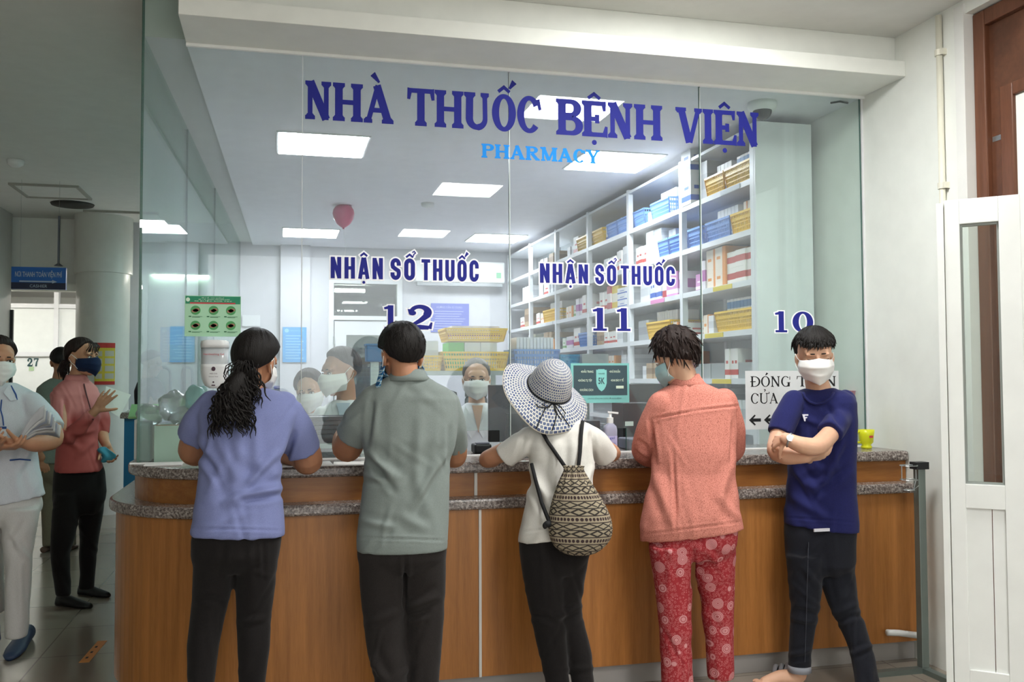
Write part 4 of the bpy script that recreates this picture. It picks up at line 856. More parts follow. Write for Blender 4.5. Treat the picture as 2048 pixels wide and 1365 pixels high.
for i, (px, py, r, m, l, f) in enumerate(((300, 830, (.06, .05, .05), CLR, 'crumpled clear plastic bag at the far left end of the counter', .22), (345, 812, (.07, .06, .07), CLR, 'crumpled clear plastic bag on the pale green box, left one', .25), (395, 800, (.06, .05, .07), CLT, 'teal plastic bag heap left of the purple shirt', .25), (370, 832, (.08, .06, .045), CLR, 'crumpled clear plastic bag on the pale green box, lower one', .25))):
    p = at(px, py, Y=4.76); tag(blob((p.x, 4.76, p.z), r, i*3.1, f).build('plastic_bag', m, smooth=True, origin=(p.x, 4.76, p.z)), l, 'plastic bag', 'plastic bags')
p = at(297, 815, Y=4.9); t = empty('green_folder', (p.x, 4.9, ZG), 'pale green plastic folder at the far left behind the glass', 'folder'); MB().obox(Matrix.Translation((p.x, 4.9, p.z-.02)) @ Matrix.Rotation(.5, 4, 'X'), .17, .12, .012).build('cover', M('folder_green', '#8fc08a', .5), t); MB().box(p.x-.06, p.x+.05, 4.87, 4.93, ZG+.0005, p.z-.06).build('stack', PAPER, t)
# right end: pink tub, orange tub, dark radio, pen
p = at(1712, 885, Y=4.72)
t = empty('pink_tub', (p.x, 4.75, ZG), 'orange and pink plastic tubs stacked behind the glass by the yellow mug', 'tub')
z1, z2, z3 = at(1712, 838, Y=4.75).z, at(1712, 806, Y=4.75).z, at(1712, 783, Y=4.75).z
MB().box(p.x-.05, p.x+.04, 4.70, 4.82, ZG+.0005, z1).build('dark_tray', DARK, t, bevel=.006); MB().lathe((p.x-.01, 4.76, z1), [(.035, 0), (.045, z2-z1-.002)], 20).build('orange_tub', M('orange_plastic', '#dd9a2e', .4), t, smooth=True); MB().lathe((p.x-.015, 4.76, z2), [(.035, 0), (.05, z3-z2), (.055, z3-z2+.004)], 20).build('pink_bowl', M('pink_plastic', '#e07f97', .4), t, smooth=True)
MB().tube([at(1716, 826, Y=4.70), at(1734, 784, Y=4.68)], .004, 8).build('pen', M('brown_pen', '#5b4433', .5), t)
# ceiling things
p = Vector((2.697, 4.82, ZP)); t = empty('dome_camera', p, 'white dome security camera with dark lens on the pharmacy ceiling', 'camera')
MB().lathe(p-Vector((0, 0, .05)), [(.07, 0), (.082, .02), (.082, .05)], 28).build('housing', WP, t, smooth=True); MB().ell(p-Vector((0, 0, .05)), (.055, .055, .055)).build('dome', M('smoked_dome', '#2b2e31', .15), t, smooth=True)
p = at(855, 411, Z=ZP-.02); tag(MB().lathe((p.x, p.y, ZP-.04), [(.03, 0), (.055, .012), (.06, .04)], 24).build('smoke_detector', WP, smooth=True, origin=(p.x, p.y, ZP)), 'round white smoke detector on the pharmacy ceiling right of the pink balloon', 'detector')
p = at(687, 428, Y=8.6); k_ = ppm(687, 8.6); t = empty('balloon', (p.x, 8.6, p.z), 'pink balloon floating under the pharmacy ceiling', 'balloon')
r_ = 22*k_; PB = M('pink_latex', '#cf5a7f', .3)
MB().lathe((p.x, 8.6, p.z-.02), [(.006, -r_*1.12), (.3*r_, -r_*.98), (.62*r_, -r_*.72), (.88*r_, -r_*.28), (r_, r_*.2), (.93*r_, r_*.58), (.7*r_, r_*.9), (.35*r_, r_*1.08), (.02*r_, r_*1.14)], 32).build('balloon_skin', PB, t, smooth=True)
MB().lathe((p.x, 8.6, p.z-.02-r_*1.2), [(.014, 0), (.005, r_*.08)], 12).build('knot', PB, t); MB().tube([(p.x, 8.6, p.z-.02-r_*1.2), (p.x+.02, 8.6, p.z-.2-r_*1.2), (p.x-.02, 8.6, p.z-.45-r_*1.2)], .0012, 6).build('string', PAPER, t)
for v in bpy.data.objects['balloon'].children: pass
# back wall: air conditioner, notice, posters, switch boxes
a, c = at(830, 570, Y=YB-.2), at(1010, 525, Y=YB-.2)
t = empty('air_conditioner', ((a.x+c.x)/2, YB-.1, a.z), 'white wall air conditioner on the back wall of the pharmacy', 'air conditioner')
MB().box(a.x, c.x, YB-.2, YB-.002, a.z+.04, c.z).build('casing', WP, t, bevel=.02); MB().box(a.x+.03, c.x-.03, YB-.185, YB-.1, a.z, a.z+.039).build('louver', M('grey_plastic_light', '#9fa3a5', .4), t); MB().box(c.x-.11, c.x-.05, YB-.2025, YB-.2, a.z+.1, a.z+.17).build('energy_sticker', M('green_sticker2', '#8fc3a0', .5), t)
t, pl, ly = sheet('wall_notice', 'blue printed notice board on the back wall right of number 12', 'notice', 862, 608, 938, 665, YB-.012, M('blue_board', '#5f6dc0', .5), th=.01)
b = MB(); put_text(b, 'HƯỚNG DẪN SỬ DỤNG', .15, .82, .83, .07, pl)
for i in range(8): prect(b, pl, .08+.02*(i % 3), .12+.085*i, .9-.05*((i*7) % 4), .14+.085*i)
b.build('printed_text', M('lavender_print', '#a9b2e0', .6), t)
for x0, x1, lab in ((565, 613, 'light blue poster on the back wall above the masked staff pair'), (320, 365, 'light blue poster on the hall wall, standing in for a side glass reflection')):  # second poster imitates a mirror image in the side glass
    t, pl, ly = sheet('wall_poster', lab, 'poster', x0, 655, x1, 725, YB-.115 if x0 > 500 else YB-.005, M('sky_blue_poster', '#4f9fd8', .5), th=.004)
    b = MB(); pell(b, pl, .17, .9, .09, .055); put_text(b, 'BẢO HIỂM XÃ HỘI', .32, .9, .88, .03, pl)
    for i in range(9): prect(b, pl, .12, .1+.08*i, .88-.1*((i*5) % 3), .125+.08*i)
    b.build('printed_text', M('pale_blue_print', '#8cc6ea', .6), t)
for i, (x0, y0, x1, y1, m, l) in enumerate(((560, 770, 584, 800, 'grey_plastic_light', 'grey switch panel on the wall left of the masked staff pair'), (548, 772, 580, 778, 'blue_print', 'narrow blue strip sign on the wall behind the purple shirt'), (335, 690, 400, 722, 'pale_print2', 'grey green framed notice on the hall wall left of the sanitiser dispenser'), (484, 630, 520, 652, 'sign_paper', 'white sheet pinned on the wall right of the green poster'))):
    a, c = at(x0, y1, Y=YB-.1), at(x1, y0, Y=YB-.1); tag(MB().box(a.x, c.x, YB-.025, YB-.002, a.z, c.z).build('wall_board' if i != 1 else 'strip_sign', M(m, '#8fb0a4', .5), origin=((a.x+c.x)/2, YB, a.z)), l, 'board')
# extra wall cables at ceiling
tag(MB().tube([at(1662, 206, Z=ZP-.01), at(1680, 203, Z=ZP-.02), at(1695, 206, Z=ZP-.004)], .006, 8).build('cable_end', DARK, smooth=True, origin=(3, 4.8, ZP)), 'loose black cable end on the pharmacy ceiling near the right wall', 'cable')
a, c = at(1626, 900, X=3.19), at(1637, 350, X=3.19)
tag(MB().box(XW-.05, XW-.001, a.y-.02, a.y+.07, 0, c.z).build('wall_duct', M('slate_duct', '#6d7880', .5), origin=(XW, a.y, 0)), 'dark grey vertical cable duct on the wall beside the shelf end panel', 'duct')

# ================================================================ the hall on the left
p = [at(*q, Z=ZH) for q in ((20, 366), (158, 370), (180, 398), (55, 394))]
hx0, hx1, hy0, hy1 = -2.42, -1.82, 9.40, 10.05
t = empty('access_hatch', (-2.12, 9.7, ZH), 'square access hatch in the dark hall ceiling', 'hatch')
MB().box(hx0, hx1, hy0, hy0+.03, ZH-.02, ZH).box(hx0, hx1, hy1-.03, hy1, ZH-.02, ZH).box(hx0, hx0+.03, hy0+.03, hy1-.03, ZH-.02, ZH).box(hx1-.03, hx1, hy0+.03, hy1-.03, ZH-.02, ZH).build('frame', M('hatch_frame', '#a5a39b', .6), t); MB().box(hx0+.03, hx1-.03, hy0+.03, hy1-.03, ZH-.008, ZH-.001).build('panel', CEIL, t)
t = empty('access_hatch', (-1.6, 11.0, ZH), 'square access hatch in the hall ceiling above the round column', 'hatch')
MB().box(-2.0, -1.3, 10.75, 11.35, ZH-.02, ZH-.001).build('panel', CEIL, t); MB().box(-2.03, -1.27, 10.72, 10.75, ZH-.022, ZH).build('frame', M('hatch_frame'), t)
p = at(145, 410, Z=ZH-.01); tag(MB().lathe((p.x, p.y, ZH-.03), [(.10, 0), (.20, .012), (.21, .03)], 32).build('ceiling_vent', M('dark_vent', '#2c2b28', .6), smooth=True, origin=(p.x, p.y, ZH)), 'round dark vent in the hall ceiling', 'vent')
p = at(31, 328, Z=ZH-.03); tag(MB().lathe((p.x, p.y, ZH-.055), [(.035, 0), (.06, .02), (.065, .055)], 24).build('smoke_detector', WP, smooth=True, origin=(p.x, p.y, ZH)), 'round cream smoke detector on the hall ceiling at upper left', 'detector')
p = at(117, 527, Y=11.2); tag(MB().tube([(p.x, 11.2, ZH), (p.x, 11.2, p.z)], .012, 8).lathe((p.x, 11.2, p.z-.03), [(.05, 0), (.012, .03)], 12).build('sprinkler', M('grey_plastic'), origin=(p.x, 11.2, ZH)), 'small sprinkler hanging before the pale drop wall', 'sprinkler')
# hanging blue sign
a, c = at(22, 578, Y=9.2), at(132, 536, Y=9.2)
t = empty('hanging_sign', ((a.x+c.x)/2, 9.2, a.z), 'blue hanging direction sign NƠI THANH TOÁN VIỆN PHÍ with arrow', 'sign')
MB().box(a.x, c.x, 9.2, 9.24, a.z, c.z).build('sign_board', M('sign_blue', '#1e5fae', .4), t); MB().box(a.x, c.x, 9.1985, 9.2, a.z, a.z+(c.z-a.z)*.3).build('lower_band', M('sign_navy', '#1a2440', .4), t)
sp = lambda u, v, s: (a.x+(c.x-a.x)*u, 9.197-.001*s, a.z+(c.z-a.z)*v)
b = MB(); put_text(b, 'NƠI THANH TOÁN VIỆN PHÍ', .07, .93, .56, .22, sp, off=.02); b.prism([(.15, .32), (.75, .32), (.75, .27), (.84, .35), (.75, .43), (.75, .38), (.15, .38)], sp); put_text(b, 'CASHIER', .34, .66, .08, .13, sp); b.build('lettering', M('sign_white', '#aab9cc', .5), t)
for u in (.15, .85): x = a.x+(c.x-a.x)*u; MB().tube([(x, 9.22, c.z), (x, 9.22, ZH)], .0012, 6).build('hanger_wire', STEEL, t)
# poster on the round column
cx = at(205, 700, Y=11.1).x; a, c = at(188, 770, Y=10.8), at(228, 686, Y=10.8)
t = empty('column_poster', (cx, 10.82, a.z), 'red and yellow health poster on the round column behind the navy mask', 'poster')
def cyl(u, v, s): 
    x = a.x+(c.x-a.x)*u; r = .279+.001*s; dx = max(-.27, min(.27, x-cx)); return (cx+dx*r/.279, 11.1-math.sqrt(max(r*r-(dx*r/.279)**2, 0)), a.z+(c.z-a.z)*v)
def cyl2(u, v, s): p = Vector(cyl(u, v, s)); d = (p-Vector((cx, 11.1, p.z))).normalized()*.0015; return p+d
def strip(b, f, u0, u1, v0, v1):
    n = 8
    for i in range(n): q0, q1 = u0+(u1-u0)*i/n, u0+(u1-u0)*(i+1)/n; b.prism([(q0, v0), (q1, v0), (q1, v1), (q0, v1)], f)
b = MB(); strip(b, cyl, 0, 1, 0, 1); b.build('sheet', M('poster_yellow', '#cdb93c', .5), t)
b = MB(); strip(b, cyl2, 0, 1, .88, 1); strip(b, cyl2, 0, 1, 0, .08); b.build('red_border', M('poster_red', '#b8332f', .5), t)
b = MB()
for i in range(4): strip(b, cyl2, .05, .38, .14+.18*i, .26+.18*i); strip(b, cyl2, .52, .95, .14+.18*i, .27+.18*i)
b.build('picture_block', M('poster_grey', '#b9b6a6', .5), t)
# blue desk
a = at(240, 830, Y=8.6); c = at(300, 830, Y=8.6); zt = at(255, 826, Y=8.6).z
t = empty('blue_desk', ((a.x+c.x)/2, 8.8, 0), 'blue reception desk with granite top behind the side glass', 'desk')
MB().box(a.x, -.80, 8.6, 9.3, zt-.05, zt).build('granite_top', GRAN, t); MB().box(a.x+.03, -.83, 8.63, 9.27, .1, zt-.05).build('front_panel', M('blue_laminate', '#1a6e9c', .35), t); MB().box(a.x+.05, -.85, 8.66, 9.25, 0, .1).build('kick_plate', M('grey_laminate'), t)
MB().box(a.x+.05, a.x+.3, 8.65, 8.9, zt+.0005, zt+.02).build('paper_stack', PAPER, t)
# arched ticket openings seen through the glass
for i, (x0, x1, l) in enumerate(((309, 341, 'arched glass ticket opening with green edge, left one behind the side glass'), (364, 385, 'arched glass ticket opening with green edge, beside the sanitiser dispenser'))):
    Y = 9.95; q0, q1 = at(x0, 802, Y=Y), at(x1, 735, Y=Y); w = q1.x-q0.x; h = q1.z-q0.z
    t = empty('ticket_opening', ((q0.x+q1.x)/2, Y, q0.z), l, 'ticket opening', 'arched ticket openings')
    pts = [(q0.x, Y, q0.z)]+[(q0.x, Y, q0.z+h*.8)]+[(q0.x+w/2+w/2*math.cos(math.radians(a_)), Y, q0.z+h*.82+h*.18*math.sin(math.radians(a_))) for a_ in range(170, 0, -20)]+[(q1.x, Y, q0.z+h*.8), (q1.x, Y, q0.z)]
    MB().tube(pts, .014, 8).build('green_edge', GREENEDGE, t); MB().prism([(p_[0], p_[2]) for p_ in pts], lambda u, v, s: (u, Y+.008+.004*s, v)).build('pale_backing', M('pale_backing', '#d5d6d0', .5), t)
    MB().box(q0.x-.02, q1.x+.02, Y-.02, Y+.03, zt if False else .0, q0.z-.001).build('support_panel', M('pale_backing2', '#9eb0ac', .5), t)
# blue round sticker and floor tape
p = at(258, 701, Y=11.3); tag(MB().lathe((0, 0, 0), [(.001, 0), (.055, 0), (.055, .004), (.001, .004)], 24).build('round_sign', M('blue_disc', '#2e6fe0', .5)), 'small round blue sign on the far wall left of the glass edge', 'sign'); o = COL.objects['round_sign']; o.rotation_euler.x = math.pi/2; o.location = (p.x, 11.395, p.z)
a, c = at(168, 1326, Z=0), at(205, 1283, Z=0); d_ = (c-a); m = Matrix.Translation(((a.x+c.x)/2, (a.y+c.y)/2, .001)) @ Matrix.Rotation(math.atan2(d_.y, d_.x), 4, 'Z')
t = empty('floor_tape', ((a.x+c.x)/2, (a.y+c.y)/2, 0), 'orange floor marking tape on the tiles left of the counter', 'floor tape'); MB().obox(m, d_.length, .05, .0015).build('tape', M('orange_tape', '#d98a2b', .5), t)
b = MB(); 
for i in range(3): b.obox(m @ Matrix.Translation((-.12+.1*i, .005, .0009)), .03, .012, .0006)
b.build('printed_mark', M('black_ink'), t)
# ================================================================ people
def remesh_np(b, vox, smooth=3, lam=.5):
    """union of closed overlapping shapes -> one continuous smooth surface (arrays)"""
    me = bpy.data.meshes.new('tmp'); me.from_pydata([tuple(v) for v in b.v], [], b.f)
    bm = bmesh.new(); bm.from_mesh(me); bmesh.ops.recalc_face_normals(bm, faces=bm.faces); bm.to_mesh(me); bm.free()
    o = bpy.data.objects.new('tmp', me); COL.objects.link(o)
    md = o.modifiers.new('r', 'REMESH'); md.mode = 'VOXEL'; md.voxel_size = vox; md.adaptivity = 0
    m2 = bpy.data.meshes.new_from_object(o.evaluated_get(bpy.context.evaluated_depsgraph_get()))
    bpy.data.objects.remove(o); bpy.data.meshes.remove(me)
    n = len(m2.vertices); co = np.empty(n*3); m2.vertices.foreach_get('co', co); co = co.reshape(-1, 3)
    ne = len(m2.edges); ed = np.empty(ne*2, dtype=np.int64); m2.edges.foreach_get('vertices', ed); ed = ed.reshape(-1, 2)
    deg = np.bincount(ed.ravel(), minlength=n).astype(float)[:, None]; deg[deg == 0] = 1
    def lap(c):
        s = np.zeros_like(c)
        for k in range(3): s[:, k] = np.bincount(ed[:, 0], c[ed[:, 1], k], n)+np.bincount(ed[:, 1], c[ed[:, 0], k], n)
        return s/deg - c
    for _ in range(smooth):
        co += lam*lap(co); co -= lam*1.02*.96*lap(co) if False else 0
    m2.vertices.foreach_set('co', co.ravel()); m2.update()
    return m2, co, lap
def normals(me):
    me.update(); n = len(me.vertices); a = np.empty(n*3); me.vertex_normals.foreach_get('vector', a); return a.reshape(-1, 3)
CAMN = np.array(CAM); FWN, RTN, UPN = np.array(FW), np.array(RT), np.array(UP)
def to_px(co):
    d = co-CAMN; z = d@FWN; return np.stack([1024+F*(d@RTN)/z, 682.5-F*(d@UPN)/z], 1)
def finish(me, name, mat, parent, co, disp=None):
    if disp is not None:
        co = co+normals(me)*disp[:, None]
    off = np.array(parent['_o']) if parent is not None and '_o' in parent else np.zeros(3)
    me.vertices.foreach_set('co', (co-off).ravel()); me.materials.clear(); me.materials.append(mat)
    me.polygons.foreach_set('use_smooth', [True]*len(me.polygons)); me.update(); me.name = name
    return link(name, me, parent, Vector(off))
def folds(co, lst, seed=0, rnd=0, amp=.004, wob=.25):
    """cloth creases: lst of (x0, y0, x1, y1, width px, depth m) drawn on the body, plus rnd random drapes"""
    px = to_px(co); d = np.zeros(len(co)); R = random.Random(seed)
    x0, y0 = px.min(0); x1, y1 = px.max(0); L = list(lst)
    for _ in range(rnd):
        cx, cy = R.uniform(x0, x1), R.uniform(y0, y1); a = R.gauss(math.pi/2, .55); l = R.uniform(.06, .22)*(y1-y0)
        L.append((cx-math.cos(a)*l, cy-math.sin(a)*l, cx+math.cos(a)*l, cy+math.sin(a)*l, R.uniform(.018, .045)*(x1-x0), R.choice((-1, 1, 1))*amp*R.uniform(.5, 1.1)))
    for fi, (fx0, fy0, fx1, fy1, w, a) in enumerate(L):
        if fi < len(lst): a *= 1.5
        v = np.array([fx1-fx0, fy1-fy0]); l2 = v@v+1e-9; t = ((px-[fx0, fy0])@v)/l2; tc = np.clip(t, 0, 1)
        bend = np.sin(tc*math.pi)*wob*w*(1 if a > 0 else -1)
        q = px-np.array([fx0, fy0])-tc[:, None]*v; nn = np.array([-v[1], v[0]])/math.sqrt(l2)
        s = q@nn-bend; e = q@(v/math.sqrt(l2)); r2 = (s/w)**2+(e/(w*1.5))**2
        fade = np.sin(np.clip(t, .0, 1)*math.pi)**.6+.15
        d += a*fade*(np.exp(-r2)-.55*np.exp(-((np.abs(s)-1.9*w)/(w*1.1))**2-(e/(w*1.5))**2))
    return d
def vnoise(co, scale, seed=0):
    return np.array([noise.noise(Vector(c)*scale+Vector((seed, seed*1.7, 0))) for c in co])
def ring(py, l, r, Y, t, n=36, p=2.3, dz=0, back=None):
    """horizontal body section seen between photo columns l and r at row py, centre depth Y, half depth t"""
    xm = (l+r)/2; c = at(xm, py, Y=Y); rd = Vector((ray(xm, py).x, ray(xm, py).y, 0)).normalized(); ax = Vector((rd.y, -rd.x, 0)); a = (r-l)/2*ppm(xm, Y)*1.0
    out = []
    for i in range(n):
        th = 2*math.pi*i/n; cs, sn = math.cos(th), math.sin(th)
        u = math.copysign(abs(cs)**(2/p), cs); v = math.copysign(abs(sn)**(2/p), sn)
        out.append(c+ax*(a*u)+rd*(t*v)+Vector((0, 0, dz*u)))
    return out
def W(px, py, Y): return at(px, py, Y=Y)
def chain(b, pts, rs, seg=14): b.tube(pts, list(rs), seg, round_ends=True)
def dense(pts, rs, n=5):
    """smooth the joints of a limb a little"""
    P, R = [], []
    for i in range(len(pts)-1):
        for k in range(n): f = k/n; P.append(Vector(pts[i]).lerp(Vector(pts[i+1]), f)); R.append(rs[i]+(rs[i+1]-rs[i])*f)
    P.append(Vector(pts[-1])); R.append(rs[-1])
    for _ in range(2): P = [P[0]]+[(P[i-1]+P[i]*2+P[i+1])/4 for i in range(1, len(P)-1)]+[P[-1]]
    return P, R
def hand(b, wrist, d, palm, side, curl=(.5, .6, .6, .7), thumb=.5, s=1.0, spread=.1):
    """palm, four unequal fingers and a side thumb; d finger direction, palm palm normal, side +1 thumb along d x palm"""
    d = Vector(d).normalized(); n = Vector(palm); n = (n-d*n.dot(d)).normalized(); t = d.cross(n)*side; w = Vector(wrist)
    K = []
    for i, (o, l) in enumerate(((.030, .088), (.010, .092), (-.011, .086), (-.030, .076))):
        k = w+d*l*s+t*o*s; K.append(k); b.tube([w+t*o*.55*s+d*.008, w.lerp(k, .55)+n*(-.003), k], [.014*s, .0125*s, .0108*s], 10, round_ends=True)
    b.ell((0, 0, 0), (.036*s, .048*s, .013*s), Matrix(((t.x, d.x, n.x, w.x+d.x*.05*s), (t.y, d.y, n.y, w.y+d.y*.05*s), (t.z, d.z, n.z, w.z+d.z*.05*s), (0, 0, 0, 1))), 14, 8)
    for i, (k, L) in enumerate(zip(K, (.072, .080, .074, .058))):
        dd = (d+t*(spread*(1.5-i)*.7)).normalized(); p = k; r = (.0092, .0094, .009, .008)[i]*s; pts = [p-dd*.006]; rs = [r*1.1]
        for f, cu in ((.45, .8), (.30, 1.1), (.25, .7)):
            a = curl[i]*cu; ax = dd.cross(n).normalized(); dd = (Matrix.Rotation(a, 3, ax) @ dd).normalized(); n_ = n
            p = p+dd*L*f*s; pts.append(p); rs.append(r*(1 if f > .4 else .92 if f > .28 else .78))
        b.tube(pts, rs, 10, round_ends=True)
    td = (d*.65+t*.85+n*.15).normalized(); p = w+d*.02*s+t*.022*s; pts = [p]; rs = [.0145*s]
    for f, m in ((.042, .35), (.032, .5), (.026, .5)):
        p = p+td*f*s; pts.append(p); rs.append(rs[-1]*.84); td = (td*(1-thumb*.5*m)+d*.3*m+n*thumb*m).normalized()
    b.tube(pts, rs, 10, round_ends=True)
class Head:
    """head frame: +y face direction, +z crown; yaw 0 looks away from the camera side (+Y), 180 looks towards it"""
    def __init__(s, c, yaw=0, pitch=0, roll=0, sc=1.0):
        s.c = Vector(c); s.m = Matrix.Translation(s.c) @ Matrix.Rotation(math.radians(-yaw), 4, 'Z') @ Matrix.Rotation(math.radians(-pitch), 4, 'X') @ Matrix.Rotation(math.radians(roll), 4, 'Y') @ Matrix.Scale(sc, 4)
    def p(s, x, y, z): return s.m @ Vector((x, y, z))
    def flesh(s, b, neck, rn=.056, face=True):
        m = s.m; E = lambda c, r, **k: b.ell(c, r, m, **k)
        E((0, -.012, .032), (.073, .092, .084)); E((0, .024, -.03), (.061, .064, .084)); E((0, .042, -.078), (.044, .042, .034)); E((0, .06, -.098), (.022, .022, .016))
        E((0, .066, .03), (.055, .022, .03)); 
        for x in (-1, 1): E((x*.037, .062, -.022), (.024, .022, .022)); E((x*.074, -.008, -.01), (.008, .018, .031)); E((x*.078, -.016, -.004), (.009, .012, .022)); E((x*.071, .0, -.034), (.008, .01, .011)); E((x*.03, .082, .021), (.022, .008, .007))
        b.tube([m @ Vector(q) for q in ((0, .086, .012), (0, .098, -.012), (0, .106, -.028))], [.008, .0105, .0125], 10, round_ends=True)
        for x in (-1, 1): E((x*.013, .092, -.031), (.009, .01, .008))
        E((0, .084, -.054), (.022, .012, .006)); E((0, .083, -.064), (.019, .012, .007))
        nk = Vector(neck); P, R = dense([s.p(0, -.012, -.02), s.p(0, -.02, -.08), nk], [rn*.98, rn*.95, rn*1.12]); chain(b, P, R, 18)
    def features(s, par, iris='#1c1310', closed=False, brow=None, lip='#9c5a4e'):
        ws = MB(); ir = MB(); br = MB(); ll = MB()
        for x in (-1, 1):
            if closed:
                ll.tube([s.p(x*.031+dx, .0895-abs(dx)*.25+(x*dx > 0)*-abs(dx)*.25, .0015-(1-(dx/.015)**2)*.003) for dx in (-.015, -.0075, 0, .0075, .015)], .0016, 6)
            else:
                e = MB(); e.ell((x*.031, .080, .002), (.0145, .010, .0068), s.m, 14, 8); e.build('eye', M('eye_white', '#d8d2cb', .3), par, smooth=True)
                e = MB(); e.ell((x*.031, .0865, .002), (.0062, .0045, .0062), s.m, 12, 8); e.build('iris', M('iris_'+iris, iris, .2), par, smooth=True)
                ll.tube([s.p(x*.031+dx, .0885-abs(dx)*.25-(x*dx > 0)*abs(dx)*.2, .0035+(1-(dx/.0165)**2)*.0058) for dx in (-.0165, -.008, 0, .008, .0165)], .0018, 6)
            br.tube([s.p(x*(.014+q*.036), .0905-q*q*.018, .0235+math.sin(q*math.pi)*.002-.004*q) for q in (0, .25, .5, .75, 1)], [.0028, .0036, .0034, .0026, .0012], 6)
        ll.build('eyelash_line', M('lash', '#221713', .6), par, smooth=True); br.build('eyebrow', brow or M('brow', '#2a201b', .8), par, smooth=True)
    def hair(s, par, mat, line, th=.014, amp=.006, seed=0, seg=110, rows=80, extra=None, freq=26, top=0.0, name='hair', taper=16, bang=False):
        """cap of hair with a hairline given as (azimuth from the face, lowest elevation); extra(b, self) adds locks"""
        az_ = [a for a, _ in line]; el_ = [e for _, e in line]; rings = []; bm_ = MB()
        for i in range(rows+1):
            el = -88+176*i/rows; rg = []
            for j in range(seg):
                az = 360*j/seg-180; e0 = np.interp(abs(az), az_, el_); k = 1/(1+math.exp(-(el-e0)/2.2))
                a, e = math.radians(az), math.radians(el); dx, dy, dz = math.sin(a)*math.cos(e), math.cos(a)*math.cos(e), math.sin(e)
                R = 1/math.sqrt((dx/.0745)**2+(dy/.0935)**2+(dz/.0855)**2)
                st = noise.noise(Vector((az*freq/360*2*math.cos(e*.4)+seed, el*.012, seed)))+.5*noise.noise(Vector((az*freq/360*5+seed, el*.02, seed+3)))
                kt = 1.0 if bang and abs(az) < 70 else min(1, max(.12, (el-e0)/taper))
                r = R*(.80+.20*k)+k*(kt*th+(.3+.7*kt)*amp*st+top*max(0, dz))
                rg.append(s.m @ Vector((dx*r, dy*r-.012, dz*r+.032)))
            rings.append(rg)
        bm_.loft(rings, True)
        if extra: extra(bm_, s)
        return bm_.build(name, mat, par, smooth=True)
    def mask(s, par, mat, style='boat', loops=True, strap='#e9e9e6'):
        """folded respirator ('boat'), pleated or plain cloth mask; a shell in front of nose and chin"""
        nu, nv = 26, 18; outer, inner = [], []
        for i in range(nv+1):
            v = i/nv; ro, ri = [], []
            for j in range(nu+1):
                u = -1+2*j/nu; au = abs(u)
                if style == 'boat': wd = np.interp(v, [0, .3, .6, 1], [.062, .070, .066, .046]); bl = np.interp(v, [0, .12, .33, .66, 1], [.019, .031, .038, .031, .013]); z = .006-.120*v-.012*au*(1-v)+.022*au*v
                else: wd = np.interp(v, [0, .4, .75, 1], [.060, .070, .062, .034]); bl = np.interp(v, [0, .15, .4, .75, 1], [.020, .034, .037, .029, .010]); z = .004-.125*v-.010*au*(1-v)+.034*au*v
                y = .016+(.074+bl)*(1-au**2.6)**.55; x = u*(wd+.009*(au > .9))
                if style == 'boat': z += 0; y += .005*math.exp(-((v-.33)/.05)**2)*(1-au)+.004*math.exp(-((v-.66)/.05)**2)*(1-au)
                elif style == 'pleat': y += .0025*math.sin(v*math.pi*8)*(1-au)
                ro.append(s.p(x, y, z)); ri.append(s.p(x*.975, y-.003, z))
            outer.append(ro); inner.append(ri)
        b = MB(); n = nu+1; vs = [p for r in outer for p in r]+[p for r in inner for p in r]; o = len(vs)//2; fs = []
        for i in range(nv):
            for j in range(nu): a = i*n+j; fs += [(a, a+1, a+n+1, a+n), (o+a, o+a+n, o+a+n+1, o+a+1)]
        for j in range(nu): fs += [(j, o+j, o+j+1, j+1), (nv*n+j, nv*n+j+1, o+nv*n+j+1, o+nv*n+j)]
        for i in range(nv): fs += [(i*n, (i+1)*n, o+(i+1)*n, o+i*n), (i*n+nu, o+i*n+nu, o+(i+1)*n+nu, (i+1)*n+nu)]
        b.add(vs, fs); mk = b.build('face_mask', mat, par, smooth=True)
        if loops:
            for x in (-1, 1):
                for z0, z1, e in ((-.012, .014, 0), (-.07, -.032, 1)):
                    MB().tube([s.p(x*.068, .022, z0), s.p(x*.079, .008, (z0*.4+z1*.6)), s.p(x*.083, -.012, z1+(.006 if not e else 0)), s.p(x*.083, -.026, z1*.3)], .0017, 6).build('ear_loop', M('strap_'+strap, strap, .7), mk)
        return mk
HL_SHORT = [(0, 36), (35, 33), (60, 18), (80, 4), (100, -6), (120, -22), (150, -38), (180, -42)]
HL_FULL = [(0, 40), (35, 34), (58, 14), (75, -6), (95, -14), (120, -34), (150, -48), (180, -52)]
H_BLACK = hairmat('black_hair', '#1d1816', '#0b0909'); H_BROWN = hairmat('dark_brown_hair', '#332420', '#150f0d'); H_GREY = hairmat('greying_hair', '#8a857f', '#3b3632'); H_SALT = hairmat('salt_black_hair', '#4b4644', '#221e1d')
SK1 = skin('skin_warm', '#c8967a', '#b17e5f'); SK2 = skin('skin_light', '#deb497', '#cb9c82'); SK3 = skin('skin_tan', '#bd8a6c', '#a47254')
MASKW = M('white_mask', '#e4e4e2', .8)
def front_at(o, px, py, rad=5):
    """nearest surface point of a built mesh seen around photo pixel (px, py)"""
    me = o.data; n = len(me.vertices); co = np.empty(n*3); me.vertices.foreach_get('co', co); co = co.reshape(-1, 3)+np.array(o['_o']); q = to_px(co)
    k = np.hypot(q[:, 0]-px, q[:, 1]-py) < rad; dep = (co-CAMN)@FWN; i = np.where(k)[0]; j = i[np.argmin(dep[i])]; return Vector(at(px, py, Y=co[j][1]))
